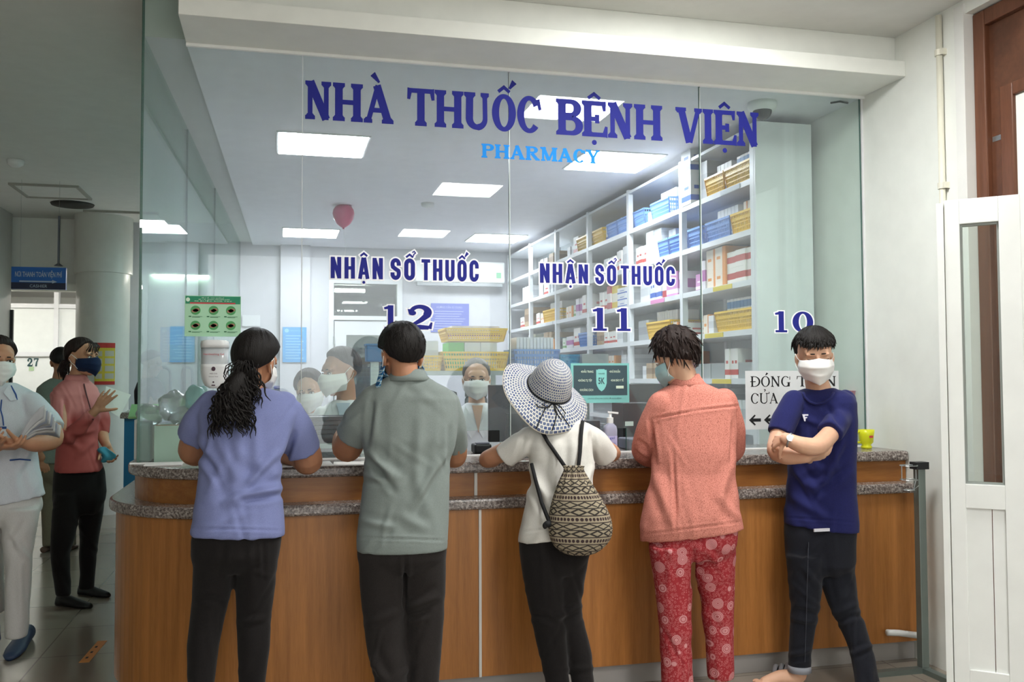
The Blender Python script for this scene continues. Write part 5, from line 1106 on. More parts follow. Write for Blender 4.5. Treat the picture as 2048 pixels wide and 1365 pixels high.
def shoe(par, heel, toe, w, h, mat, name='shoe'):
    h0, t0 = Vector(heel), Vector(toe); d = (t0-h0); L = d.length; d.normalize(); s_ = Vector((0, 0, 1)).cross(d); b = MB(); R = []
    for f, ww, hh in ((0, .45, .5), (.06, .7, .95), (.25, .8, 1.0), (.45, .85, .8), (.7, 1, .55), (.9, .8, .42), (1, .4, .3)):
        c = h0+d*L*f; R.append([c+s_*(w/2*ww*math.cos(a))+Vector((0, 0, max(.0, h*hh*(.5+.5*math.sin(a))))) for a in [i*2*math.pi/16 for i in range(16)]])
    b.loft(R); return b.build(name, mat, par, smooth=True)
def limb_body(b, rings_): b.loft(rings_)
def garment(par, name, mat, shapes, vox=.0075, smooth=4, fl=(), rnd=14, seed=1, amp=.004, cut=None):
    """shapes fill an MB with closed lofts; result is one continuous cloth surface with creases"""
    b = MB(); shapes(b); me, co, lap = remesh_np(b, vox, smooth); d = folds(co, fl, seed, rnd, amp); d += .0012*vnoise(co, 16, seed)
    return finish(me, name, mat, par, co, d)
def flesh_obj(par, mat, fill, vox=.0045, smooth=3):
    b = MB(); fill(b); me, co, lap = remesh_np(b, vox, smooth); return finish(me, 'body', mat, par, co)
def core(b, hip, neck, knees, feet, s=1.0):
    """slim continuous trunk and legs under the clothes"""
    hip, neck = Vector(hip), Vector(neck); P, R = dense([hip+Vector((0, 0, .05)), hip.lerp(neck, .45), hip.lerp(neck, .85), neck], [.07*s, .08*s, .065*s, .05*s]); chain(b, P, R, 16)
    for k, f in zip(knees, feet):
        k, f = Vector(k), Vector(f); P, R = dense([Vector((hip.x+(k.x-hip.x)*.8, hip.y+(k.y-hip.y)*.5, hip.z+.04)), k, f], [.04*s, .022*s, .017*s]); chain(b, P, R, 12)
def legs(b, spec, n=28, p=2.2):
    spec = [list(x) for x in spec]; py, l, r, Y, t = spec[0][-1]; q = (r-l)*.07; spec[0] = spec[0][:-1]+[(spec[0][-2][1-1]*.55+py*.45, l, r, Y, t), (py+8, l+q*1.6, r-q*1.6, Y, t*.72)]
    for leg in spec: b.loft([ring(py, l, r, Y, t, n, p) for py, l, r, Y, t in leg])
def sleeve(b, pts, n=5):
    P, R = dense([W(x, y, Y) for x, y, Y, r in pts], [r*ppm(x, Y) for x, y, Y, r in pts], n); R = [r*(1-.16*max(0, 1-i/5)) for i, r in enumerate(R)]; b.tube(P, R, 20); b.ell(P[0], (R[0]*.97,)*3, seg=18)
def arm(b, pts):
    rs = [r*ppm(x, Y) for x, y, Y, r in pts]; rs[0] *= .62; rs[1] *= .93
    P, R = dense([W(x, y, Y) for x, y, Y, r in pts], rs); chain(b, P, R, 16)
def person(x, y, label): return empty('person', (x, y, 0), label, 'person')
# ---------------------------------------------------------------- woman in the purple T-shirt
P = person(W(475, 1100, 3.8).x, 3.75, 'woman with black ponytail in purple T-shirt leaning on the counter at window 12')
PUR = cloth('purple_jersey', '#7f86b2', '#7179a6', 500, .8); BLKT = cloth('black_trousers', '#1f1c1c', '#151313', 500, .8)
hd = Head(W(512, 726, 3.93), yaw=28, pitch=14, roll=4, sc=1.0)
nk = W(497, 800, 3.93)
def fl(b):
    hd.flesh(b, nk, .052); core(b, W(474, 1080, 3.8), nk, [W(430, 1230, 3.8), W(512, 1230, 3.8)], [W(404, 1365, 3.76)-Vector((0, 0, .2)), W(500, 1365, 3.76)-Vector((0, 0, .2))])
    arm(b, [(415, 810, 3.93, 30), (396, 862, 3.98, 30), (383, 902, 4.06, 28), (392, 912, 4.22, 22), (430, 905, 4.36, 17)])
    arm(b, [(572, 815, 3.93, 30), (602, 870, 3.98, 30), (619, 926, 4.06, 29), (600, 918, 4.24, 20), (560, 908, 4.36, 17)])
    hand(b, W(430, 905, 4.36), (.7, .3, .02), (0, 0, -1), 1, (.1, .12, .15, .18), .15); hand(b, W(560, 908, 4.36), (-.7, .3, .02), (0, 0, -1), -1, (.1, .12, .15, .18), .15)
flesh_obj(P, SK3, fl, .0048)
def sh(b):
    b.loft([ring(776, 462, 528, 3.93, .055), ring(782, 440, 552, 3.93, .07), ring(790, 418, 575, 3.93, .085), ring(802, 405, 588, 3.93, .10), ring(830, 399, 594, 3.92, .115), ring(870, 403, 580, 3.9, .12), ring(905, 406, 566, 3.88, .118), ring(960, 399, 560, 3.86, .112), ring(1000, 394, 562, 3.84, .115), ring(1035, 389, 566, 3.83, .122), ring(1058, 387, 567, 3.82, .126), ring(1071, 387, 567, 3.82, .126, dz=-.008)])
    sleeve(b, [(425, 808, 3.93, 34), (400, 848, 3.96, 36), (389, 874, 4.0, 35)]); sleeve(b, [(566, 812, 3.93, 36), (590, 858, 3.97, 37), (605, 900, 4.02, 37)])
garment(P, 'shirt', PUR, sh, .0065, 3, [(430, 850, 470, 960, 9, .004), (400, 905, 440, 960, 7, -.006), (560, 900, 480, 990, 8, .008), (566, 975, 440, 1010, 8, .009), (565, 990, 470, 1000, 6, -.007), (480, 860, 470, 1040, 12, .004), (590, 860, 565, 930, 6, -.008), (410, 870, 403, 910, 5, -.008), (510, 830, 520, 960, 10, .003), (380, 1058, 565, 1062, 2.5, -.0025)], 16, 3, .0035)
def tr(b): legs(b, [[(1045, 392, 562, 3.82, .105), (1075, 387, 562, 3.82, .115), (1110, 386, 557, 3.82, .12), (1135, 388, 554, 3.82, .11)], [(1100, 388, 470, 3.82, .085), (1129, 388, 471, 3.82, .09), (1198, 386, 458, 3.82, .075), (1240, 381, 448, 3.81, .066), (1293, 375, 437, 3.79, .062), (1365, 376, 428, 3.77, .055), (1470, 384, 424, 3.76, .045)], [(1100, 474, 556, 3.82, .085), (1129, 473, 554, 3.82, .09), (1198, 473, 546, 3.82, .078), (1240, 474, 541, 3.81, .068), (1293, 476, 539, 3.79, .064), (1365, 479, 530, 3.77, .055), (1470, 486, 525, 3.76, .045)]])
garment(P, 'trousers', BLKT, tr, .0075, 8, [(392, 1198, 455, 1205, 6, -.004), (476, 1245, 540, 1235, 6, .004)], 10, 5, .003)
for x in (404, 505): f_ = W(x, 1365, 3.76); shoe(P, (f_.x, 3.70, .002), (f_.x+.01, 3.95, .002), .095, .08, DARK)
R = random.Random(3)
def pony(b, s):
    # bushy wavy ponytail falling on the left shoulder blade: a full core wrapped in loose curls
    A = W(494, 738, 3.80); B = W(470, 770, 3.775); Cc = W(458, 808, 3.775); D = W(478, 838, 3.785)
    P_, R_ = dense([A, B, Cc, D], [.024, .043, .040, .016]); b.tube(P_, R_, 16, round_ends=True)
    for i in range(420):
        f0 = R.uniform(0, .75); k0 = int(f0*(len(P_)-1)); c = P_[k0]; r0 = R_[k0]; a = R.uniform(0, 6.28); o = Vector((math.cos(a), math.sin(a)*.7, R.gauss(0, .15)))
        st = c+o*r0*R.uniform(.8, 1.25); L = R.uniform(.07, .15); ph = R.uniform(0, 6.28); am = R.uniform(.005, .011); fr = R.uniform(9, 15); pts = []
        dn = Vector((o.x*.22+(.10 if f0 > .5 else -.12)+R.gauss(0, .12), o.y*.12, -1)).normalized(); sd = dn.orthogonal().normalized(); s2 = dn.cross(sd)
        for k in range(11):
            f = k/10; am_ = am*min(1, f*4); pts.append(st+dn*L*f+o*.008*math.sin(f*2.6)+sd*(math.sin(ph+f*fr)*am_)+s2*(math.cos(ph+f*fr)*am_))
        b.tube(pts, [.0030]+[.0042]*5+[.0038, .0034, .0028, .002, .0008], 5)
    for i in range(40):   # short stray curls above the tie
        st = A+Vector((R.gauss(0, .02), -.02, R.uniform(-.01, .02))); x = R.uniform(-.06, .02); b.tube([st, st+Vector((x*.5, -.02, .014)), st+Vector((x, -.022, .0)), st+Vector((x*1.2, -.015, -.03)), st+Vector((x*1.1+.008, -.012, -.045))], [.002, .0022, .0022, .0018, .0008], 5)
hd.hair(P, H_BLACK, [(0, 42), (35, 36), (60, 18), (78, 2), (92, -12), (106, -36), (130, -54), (180, -62)], .019, .003, 1, extra=pony, freq=40, top=.004)
MB().tube([W(492, 738, 3.80)+Vector((.026*math.cos(a), .02*math.sin(a), .005*math.sin(a))) for a in [i*math.pi/8 for i in range(17)]], .008, 8).build('hair_tie', BLACK, P, smooth=True)
hd.features(P); hd.mask(P, MASKW, 'pleat')

# ---------------------------------------------------------------- man in the grey polo shirt
P = person(W(805, 1100, 3.8).x, 3.75, 'man in grey polo shirt and dark trousers standing at window 12 with his back turned')
POLO = cloth('grey_pique', '#868f8c', '#78817e', 460, .9); DKT = cloth('charcoal_trousers', '#2b2726', '#211e1d', 500, .7)
hd = Head(W(803, 712, 3.88), yaw=-12, pitch=16, roll=0, sc=1.06); nk = W(809, 775, 3.87)
def fl(b):
    hd.flesh(b, nk, .058); core(b, W(806, 1090, 3.8), nk, [W(770, 1240, 3.8), W(850, 1240, 3.8)], [W(783, 1365, 3.76)-Vector((0, 0, .2)), W(848, 1365, 3.76)-Vector((0, 0, .2))])
    arm(b, [(742, 805, 3.88, 32), (712, 858, 3.94, 31), (694, 900, 4.06, 30), (685, 882, 4.20, 21), (686, 872, 4.36, 17)])
    arm(b, [(896, 815, 3.88, 30), (909, 872, 3.95, 27), (912, 918, 4.04, 23), (890, 905, 4.22, 19), (860, 895, 4.36, 16)])
    hand(b, W(686, 872, 4.36), (.45, .4, .02), (0, 0, -1), 1, (.1, .12, .15, .18), .15); hand(b, W(860, 895, 4.36), (-.7, .3, .02), (0, 0, -1), -1, (.1, .12, .15, .18), .15)
flesh_obj(P, SK3, fl, .0048)
def sh(b):
    b.loft([ring(752, 778, 848, 3.87, .065), ring(760, 764, 862, 3.87, .08), ring(770, 745, 884, 3.87, .092), ring(782, 730, 902, 3.87, .10), ring(800, 722, 914, 3.87, .112), ring(840, 722, 916, 3.87, .125), ring(880, 726, 910, 3.86, .13), ring(920, 729, 902, 3.86, .13), ring(960, 728, 899, 3.85, .13), ring(1010, 722, 898, 3.84, .128), ring(1050, 717, 897, 3.83, .128), ring(1080, 714, 895, 3.82, .128), ring(1100, 714, 894, 3.82, .127)])
    sleeve(b, [(748, 800, 3.87, 36), (724, 842, 3.91, 38), (706, 872, 3.97, 36)]); sleeve(b, [(893, 806, 3.87, 32), (906, 855, 3.92, 28), (911, 896, 4.0, 25)])
garment(P, 'shirt', POLO, sh, .0065, 3, [(735, 900, 800, 960, 9, .009), (732, 912, 790, 985, 6, -.008), (728, 950, 780, 960, 6, .006), (895, 900, 840, 1000, 9, .008), (880, 930, 830, 1030, 7, -.006), (745, 800, 733, 890, 6, -.007), (840, 830, 835, 1000, 10, .004), (900, 850, 895, 930, 5, -.006), (716, 1076, 893, 1082, 2.2, -.003), (720, 1040, 790, 1055, 7, .005), (800, 1030, 860, 1060, 9, .004)], 16, 8, .0035)
cb = MB()   # polo collar: stand and folded leaf
cb.loft([ring(762, 768, 864, 3.868, .094, 40, 2.1), ring(752, 777, 855, 3.868, .083, 40, 2.1), ring(742, 783, 850, 3.87, .074, 40, 2.1), ring(739, 786, 847, 3.872, .069, 40, 2.1), ring(743, 789, 844, 3.873, .063, 40, 2.1), ring(756, 790, 842, 3.873, .06, 40, 2.1)]); cb.build('collar', POLO, P, smooth=True)
def tr(b): legs(b, [[(1085, 716, 893, 3.82, .11), (1102, 715, 893, 3.82, .118), (1135, 716, 892, 3.82, .12)], [(1100, 717, 806, 3.82, .095), (1171, 720, 807, 3.82, .088), (1224, 725, 808, 3.81, .08), (1277, 731, 810, 3.8, .074), (1365, 748, 815, 3.77, .066), (1500, 762, 815, 3.76, .06)], [(1100, 804, 892, 3.82, .095), (1171, 808, 891, 3.82, .088), (1224, 811, 888, 3.81, .08), (1277, 814, 884, 3.8, .074), (1365, 819, 878, 3.77, .066), (1500, 823, 872, 3.76, .06)]])
garment(P, 'trousers', DKT, tr, .0075, 8, [(810, 1110, 808, 1220, 4, -.008), (815, 1215, 880, 1190, 8, .008), (812, 1235, 860, 1225, 6, -.006), (730, 1250, 800, 1220, 8, .005), (740, 1300, 770, 1365, 8, .006)], 14, 9, .004)
for x in (785, 846): f_ = W(x, 1365, 3.76); shoe(P, (f_.x, 3.70, .002), (f_.x-.02, 3.96, .002), .10, .09, DARK)
def mess(b, s):
    for i in range(260):
        az = R.uniform(-180, 180); el = R.uniform(-30, 85)
        if el < np.interp(abs(az), [a for a, _ in HL_SHORT], [e for _, e in HL_SHORT])+24: continue
        a, e = math.radians(az), math.radians(el); d = Vector((math.sin(a)*math.cos(e), math.cos(a)*math.cos(e), math.sin(e))); q = Vector((d.x*.0745, d.y*.0935-.012, d.z*.0855+.032))+d*.012
        dn = Vector((R.gauss(0, .4), R.gauss(0, .4), -1)); dn = (dn-d*dn.dot(d)).normalized()
        b.tube([s.m @ q, s.m @ (q+dn*.016+d*.003), s.m @ (q+dn*.032+d*.001)], [.003, .0026, .0007], 5)
hd.hair(P, H_BLACK, [(0, 36), (35, 33), (60, 18), (76, -8), (92, -6), (106, -16), (120, -42), (150, -60), (180, -63)], .017, .003, 5, extra=mess, freq=40, taper=10)
hd.features(P)
def plaid_mat():
    t = NT('blue_plaid'); t.b.inputs['Roughness'].default_value = .85; v = t.coord(scale=(1, 1, 1)); sx_ = t.n('ShaderNodeSeparateXYZ'); t.l(v, sx_.inputs[0])
    u = t.math('ADD', sx_.outputs[0], sx_.outputs[1]); a = t.math('PINGPONG', u, .011); b_ = t.math('PINGPONG', sx_.outputs[2], .011)
    s1 = t.math('GREATER_THAN', a, .0088); s2 = t.math('GREATER_THAN', b_, .0088); k1 = t.math('LESS_THAN', a, .004); k2 = t.math('LESS_THAN', b_, .004)
    c = t.mix(t.math('MULTIPLY', t.math('ADD', k1, k2), .5), '#2f86b5', '#1c4f86'); t.base(t.mix(t.math('MINIMUM', t.math('ADD', s1, s2), 1.0), c, '#b8d3de')); return t.m
mk = hd.mask(P, plaid_mat(), 'cloth'); mk['label'] = 'blue plaid cloth face mask'
b = MB(); ra = []   # cloth skirt of the sun mask hanging from cheeks to collar
for i in range(9):
    f = i/8; ra.append([hd.p(math.sin(math.radians(az))*(.082+.032*f+.004*math.sin(az*.2)), .012+math.cos(math.radians(az))*(.080+.030*f), -.045-.085*f) for az in range(-108, 109, 9)]+[hd.p(math.sin(math.radians(az))*(.079+.032*f+.004*math.sin(az*.2)), .012+math.cos(math.radians(az))*(.077+.030*f), -.045-.085*f) for az in range(108, -109, -9)])
b.loft(ra); b.build('mask_skirt', MATS.setdefault('plaid', bpy.data.materials['blue_plaid']), mk, smooth=True)
# ---------------------------------------------------------------- woman in the straw hat
P = person(W(1120, 1100, 3.85).x, 3.78, 'person in wide sun hat, white T-shirt and black trousers leaning on the counter')
WT = cloth('white_jersey', '#dad8d3', '#d0cdc6', 480, .7)
hc = W(1098, 778, 3.93); hm = Matrix.Translation(hc) @ Matrix.Rotation(math.radians(11), 4, 'Y') @ Matrix.Rotation(math.radians(38), 4, 'X')
hd = Head(hm @ Vector((0, .004, -.012)), yaw=0, pitch=-30, roll=8, sc=.9); nk = W(1117, 845, 3.93)
def fl(b):
    hd.flesh(b, nk, .048); core(b, W(1112, 1090, 3.84), nk, [W(1095, 1240, 3.84), W(1140, 1240, 3.89)], [W(1118, 1365, 3.8)-Vector((0, 0, .2)), W(1168, 1365, 3.82)-Vector((0, 0, .2))], .92)
    arm(b, [(1075, 868, 3.92, 24), (1020, 900, 3.98, 22), (970, 920, 4.08, 17), (985, 922, 4.26, 14), (1020, 908, 4.38, 12)])
    arm(b, [(1165, 865, 3.92, 24), (1200, 892, 3.98, 21), (1230, 908, 4.06, 16), (1205, 915, 4.26, 13), (1180, 908, 4.38, 12)])
    hand(b, W(1020, 908, 4.38), (.7, .3, .02), (0, 0, -1), 1, (.1, .12, .15, .18), .15, s=.92); hand(b, W(1180, 908, 4.38), (-.7, .3, .02), (0, 0, -1), -1, (.1, .12, .15, .18), .15, s=.92)
flesh_obj(P, SK1, fl, .0048)
def sh(b):
    b.loft([ring(832, 1092, 1142, 3.93, .055), ring(839, 1078, 1158, 3.93, .068), ring(848, 1064, 1172, 3.93, .082), ring(862, 1055, 1182, 3.92, .095), ring(890, 1054, 1187, 3.91, .108), ring(924, 1059, 1189, 3.9, .110), ring(970, 1058, 1188, 3.88, .105), ring(1000, 1053, 1188, 3.87, .105), ring(1040, 1044, 1187, 3.86, .11), ring(1062, 1039, 1186, 3.86, .115), ring(1075, 1036, 1184, 3.86, .115, dz=.022)])
    sleeve(b, [(1078, 866, 3.92, 25), (1042, 889, 3.95, 26), (1009, 914, 4.0, 25)]); sleeve(b, [(1162, 862, 3.92, 25), (1192, 884, 3.95, 26), (1213, 914, 4.0, 25)])
shirt = garment(P, 'shirt', WT, sh, .0062, 3, [(1060, 930, 1100, 1000, 8, .008), (1056, 960, 1095, 1040, 7, -.006), (1110, 870, 1112, 1000, 9, .005), (1135, 880, 1130, 960, 7, -.004), (1185, 930, 1160, 1010, 7, .007), (1050, 870, 1030, 925, 5, -.005), (1180, 868, 1190, 925, 5, -.005), (1040, 1065, 1180, 1050, 2, -.002)], 12, 4, .003)
def tr(b): legs(b, [[(1040, 1044, 1186, 3.86, .09), (1075, 1037, 1184, 3.86, .105), (1109, 1039, 1180, 3.86, .11), (1140, 1043, 1173, 3.86, .105)], [(1109, 1040, 1122, 3.86, .085), (1138, 1043, 1126, 3.86, .085), (1200, 1054, 1128, 3.86, .072), (1236, 1062, 1130, 3.85, .064), (1300, 1076, 1134, 3.83, .058), (1365, 1091, 1139, 3.8, .05), (1470, 1108, 1146, 3.78, .042)], [(1109, 1098, 1179, 3.86, .085), (1163, 1104, 1169, 3.88, .08), (1207, 1108, 1163, 3.89, .07), (1241, 1116, 1167, 3.88, .064), (1309, 1132, 1184, 3.85, .058), (1365, 1143, 1188, 3.82, .05), (1470, 1156, 1190, 3.8, .042)]])
garment(P, 'trousers', BLKT, tr, .0075, 8, [(1105, 1240, 1165, 1210, 6, .006), (1060, 1230, 1110, 1245, 6, -.005)], 10, 11, .003)
for x in (1118, 1170): f_ = W(x, 1365, 3.8); shoe(P, (f_.x, 3.73, .002), (f_.x, 3.96, .002), .09, .08, DARK)
hd.hair(P, H_BLACK, HL_FULL, .012, .004, 2); hd.features(P)
def hat_mat():
    t = NT('woven_hat'); t.b.inputs['Roughness'].default_value = .85
    tc = t.n('ShaderNodeTexCoord'); br = t.n('ShaderNodeTexBrick', offset=.5); t.l(tc.outputs['UV'], br.inputs['Vector'])
    for k, v in (('Scale', 1), ('Mortar Size', .13), ('Brick Width', 1), ('Row Height', 1), ('Mortar Smooth', .15)): br.inputs[k].default_value = v
    br.inputs['Color1'].default_value = lin('#40517f'); br.inputs['Color2'].default_value = lin('#7b8396'); br.inputs['Mortar'].default_value = lin('#dedcd2')
    t.l(br.outputs['Color'], t.b.inputs['Base Color']); t.bump(br.outputs['Fac'], .5, .004); return t.m
def uv_loft(rings, uvs, name, mat, par):
    """open surface with UVs, thickened by a solidify modifier"""
    n = len(rings[0]); me = bpy.data.meshes.new(name); off = Vector(par['_o'])
    vs = [tuple(Vector(p)-off) for r in rings for p in r]; fs = [(i*n+j, i*n+j+1, (i+1)*n+j+1, (i+1)*n+j) for i in range(len(rings)-1) for j in range(n-1)]
    me.from_pydata(vs, [], fs); ul = me.uv_layers.new(name='UVMap'); flat = [uv for r in uvs for uv in r]
    for lp in me.loops: ul.data[lp.index].uv = flat[lp.vertex_index]
    me.materials.append(mat); me.polygons.foreach_set('use_smooth', [True]*len(me.polygons)); me.update(); return link(name, me, par, off)
prof = [(.002, .140), (.02, .138), (.04, .129), (.06, .112), (.076, .087), (.086, .056), (.092, .025), (.097, .002)]
rings, uvs = [], []; NS = 72; v = 0.0; lp_ = None
for r, z in prof:
    if lp_: v += math.hypot(r-lp_[0], z-lp_[1])
    lp_ = (r, z); rings.append([hm @ Vector((r*math.cos(2*math.pi*j/NS), r*1.1*math.sin(2*math.pi*j/NS), z)) for j in range(NS+1)]); uvs.append([(56*j/NS, v/.0115) for j in range(NS+1)])
crown_end = len(rings); cr = uv_loft(rings, uvs, 'hat_crown', hat_mat(), P) if False else None
hat = empty('sun_hat', hc, 'wide floppy woven white and blue sun hat worn by the person at window 11', 'hat')
HM = hat_mat(); HM.use_backface_culling = False
cr = uv_loft(rings, uvs, 'crown', HM, hat); b_r, b_u = [], []
for i in range(9):
    f = i/8; rg, ug = [], []
    for j in range(NS+1):
        a = 2*math.pi*j/NS; c, s_ = math.cos(a), math.sin(a)
        R_ = .097+(.105+.006*math.cos(a-2.6))*f
        drop = -.058*f**1.3*(1+.45*max(0, -s_)+.15*math.sin(2*a+.5))+.055*f*f*max(0, -c)**1.5+.006*math.sin(5*a+1)*f
        rg.append(hm @ Vector((R_*c, R_*1.06*s_, drop+.002))); ug.append((66*j/NS, (v+R_-.097)/.0115))
    b_r.append(rg); b_u.append(ug)
brim = uv_loft(b_r, b_u, 'brim', HM, hat)
for o in (cr, brim): md = o.modifiers.new('s', 'SOLIDIFY'); md.thickness = .003
MB().tube([p for p in b_r[-1]], .0028, 6).build('brim_edge', M('cream_trim', '#d8cfc0', .8), hat, smooth=True)
MB().tube([hm @ Vector((.0985*math.cos(a), .1085*math.sin(a), .006+.003*math.sin(3*a))) for a in [i*math.pi/24 for i in range(49)]], .0042, 6).build('hat_band', BLACK, hat, smooth=True)
def hatp(a, r, lift=.004): # point on the brim
    f = (r-.097)/.105; c, s_ = math.cos(a), math.sin(a); d = -.058*max(f, 0)**1.3*(1+.45*max(0, -s_)+.15*math.sin(2*a+.5))+.055*f*f*max(0, -c)**1.5
    return hm @ Vector((r*c, r*1.06*s_, d+.002+lift))
b = MB(); A0 = -math.pi/2+.05
for pts in ([(0, .1), (-.25, .125), (-.5, .135), (-.62, .13)], [(0, .1), (.2, .13), (.35, .16), (.45, .185)], [(0, .1), (-.28, .13), (-.33, .17), (-.34, .205)], [(0, .1), (.12, .135), (.06, .17), (.0, .195)], [(0, .1), (.3, .115), (.42, .14), (.25, .16), (.05, .13), (0, .1)], [(0, .1), (-.3, .105), (-.42, .12), (-.2, .125), (0, .1)]): b.tube([hatp(A0+a, r, .006) for a, r in pts], .0024, 6)
b.build('bow_cord', BLACK, hat, smooth=True)
# drawstring backpack
def bag_mat():
    t = NT('patterned_bag'); t.b.inputs['Roughness'].default_value = .9
    tc = t.n('ShaderNodeTexCoord'); sp_ = t.n('ShaderNodeSeparateXYZ'); t.l(tc.outputs['UV'], sp_.inputs[0]); u, v = sp_.outputs[0], sp_.outputs[1]
    row = t.math('FLOOR', v); fv = t.math('FRACT', v); odd = t.math('MODULO', row, 3.0)
    # diamonds (|u|+|v| cells), dots and zigzag bands alternate
    fu = t.math('PINGPONG', u, .5); cv = t.math('ABSOLUTE', t.math('SUBTRACT', fv, .5))
    dia_ = t.math('LESS_THAN', t.math('ABSOLUTE', t.math('SUBTRACT', t.math('ADD', fu, cv), .42)), .12)
    du = t.math('PINGPONG', t.math('MULTIPLY', u, 2.0), .5); dots = t.math('LESS_THAN', t.math('ADD', t.math('POWER', t.math('SUBTRACT', du, .25), 2.0), t.math('POWER', t.math('MULTIPLY', cv, .8), 2.0)), .035)
    zig = t.math('LESS_THAN', t.math('ABSOLUTE', t.math('SUBTRACT', cv, t.math('MULTIPLY', fu, .8))), .09)
    is0 = t.math('LESS_THAN', odd, .5); is2 = t.math('GREATER_THAN', odd, 1.5); mid = t.math('SUBTRACT', 1.0, t.math('ADD', is0, is2))
    k = t.math('ADD', t.math('ADD', t.math('MULTIPLY', is0, dia_), t.math('MULTIPLY', mid, dots)), t.math('MULTIPLY', is2, zig))
    edge = t.math('GREATER_THAN', cv, .43); k = t.math('MINIMUM', t.math('ADD', k, edge), 1.0)
    n = t.noise(t.coord(), 300, 2); c1 = t.mix(n, '#8f836e', '#aea28b'); t.base(t.mix(k, c1, t.mix(mid, '#322c28', '#3b2a2b'))); return t.m
bag = empty('drawstring_bag', W(1160, 1109, 3.68), 'patterned cream and black drawstring backpack hanging on the white T-shirt', 'bag')
BG = [(932, 1128, 1166, .022), (938, 1132, 1163, .018), (946, 1129, 1167, .024), (958, 1123, 1174, .034), (973, 1117, 1184, .045), (1002, 1106, 1203, .06), (1031, 1099, 1219, .07), (1058, 1098, 1224, .073), (1080, 1102, 1219, .07), (1096, 1113, 1204, .055), (1106, 1128, 1190, .035), (1110, 1146, 1172, .012)]
rr_, uu_ = [], []; NB = 64
for i, (py, l, r, t_) in enumerate(BG):
    Rg = ring(py, l, r, 3.70, t_, NB, 2.2); xm = W((l+r)/2, py, 3.70); pl_ = max(0, 1-(py-935)/70)
    Rg = [xm+(p-xm)*(1+.16*pl_*math.sin(j*2*math.pi/NB*11)+.015*math.sin(j*1.3+i)) for j, p in enumerate(Rg)]; Rg.append(Rg[0])
    rr_.append(Rg); uu_.append([(12*j/NB, (py-930)/14.0) for j in range(NB+1)])
bg = uv_loft(rr_, uu_, 'bag_body', bag_mat(), bag); md = bg.modifiers.new('s', 'SOLIDIFY'); md.thickness = .004; md = bg.modifiers.new('ss', 'SUBSURF'); md.levels = md.render_levels = 1
ST = M('black_cord', '#141416', .8)
b = MB()
def back(px, py, off=.008): p = front_at(shirt, px, py, 7); return p-Vector((0, off, 0))
b.tube([back(1164, 843), back(1161, 870), back(1159, 905), W(1156, 940, 3.73)], .0085, 8); b.build('strap', ST, bag, smooth=True)
MB().tube([back(1081, 860), back(1095, 885), back(1114, 912), W(1134, 940, 3.73)], .0085, 8).build('strap', ST, bag, smooth=True)
MB().tube([back(1062, 928), back(1070, 960), back(1082, 1005), W(1099, 1046, 3.70)], .0085, 8).build('strap', ST, bag, smooth=True)
MB().ell(W(1095, 1049, 3.69), (.016, .014, .014)).ell(W(1090, 1052, 3.69), (.01, .01, .014)).build('knot', ST, bag, smooth=True)
MB().tube([p+(p-W(1148, 938, 3.70))*.03 for p in rr_[1]], .005, 6).build('drawcord', ST, bag, smooth=True)

# ---------------------------------------------------------------- woman in the coral jacket
P = person(W(1385, 1100, 3.85).x, 3.8, 'woman with short hair in coral knit jacket and red patterned trousers at the counter')
def coral_mat():
    t = NT('coral_knit'); t.b.inputs['Roughness'].default_value = .95; t.b.inputs['Specular IOR Level'].default_value = .1
    v = t.coord(scale=(1, 1, .8)); f = t.noise(v, 330, 3, .7); g = t.noise(v, 900, 1)
    c = t.ramp(f, [(.36, '#86493f'), (.46, '#c87f71'), (.62, '#d38d7f')]); t.base(c); t.bump(f, .35, .002); return t.m
CORAL = coral_mat()
def red_mat():
    t = NT('red_printed_cotton'); t.b.inputs['Roughness'].default_value = .85; v = t.coord(scale=(1, .8, 1))
    vo = t.n('ShaderNodeTexVoronoi'); t.l(v, vo.inputs['Vector']); vo.inputs['Scale'].default_value = 16; vo.inputs['Randomness'].default_value = .75
    d = vo.outputs['Distance']; disc = t.math('LESS_THAN', d, .40); rg = t.math('GREATER_THAN', t.math('SINE', t.math('MULTIPLY', d, 75.0)), -.35); circ = t.math('MULTIPLY', disc, t.math('ADD', t.math('MULTIPLY', rg, .65), .25))
    v2 = t.n('ShaderNodeTexVoronoi'); t.l(v, v2.inputs['Vector']); v2.inputs['Scale'].default_value = 95; v2.inputs['Randomness'].default_value = .75
    dot = t.math('MULTIPLY', t.math('LESS_THAN', t.math('ABSOLUTE', t.math('SUBTRACT', v2.outputs['Distance'], .38)), .09), t.math('SUBTRACT', 1.0, disc))
    c = t.mix(t.math('MULTIPLY', dot, .55), '#9a232b', '#c9797a'); t.base(t.mix(circ, c, '#d29496')); return t.m
hd = Head(W(1352, 718, 3.98), yaw=-28, pitch=20, roll=-5, sc=1.0); nk = W(1378, 780, 3.95)
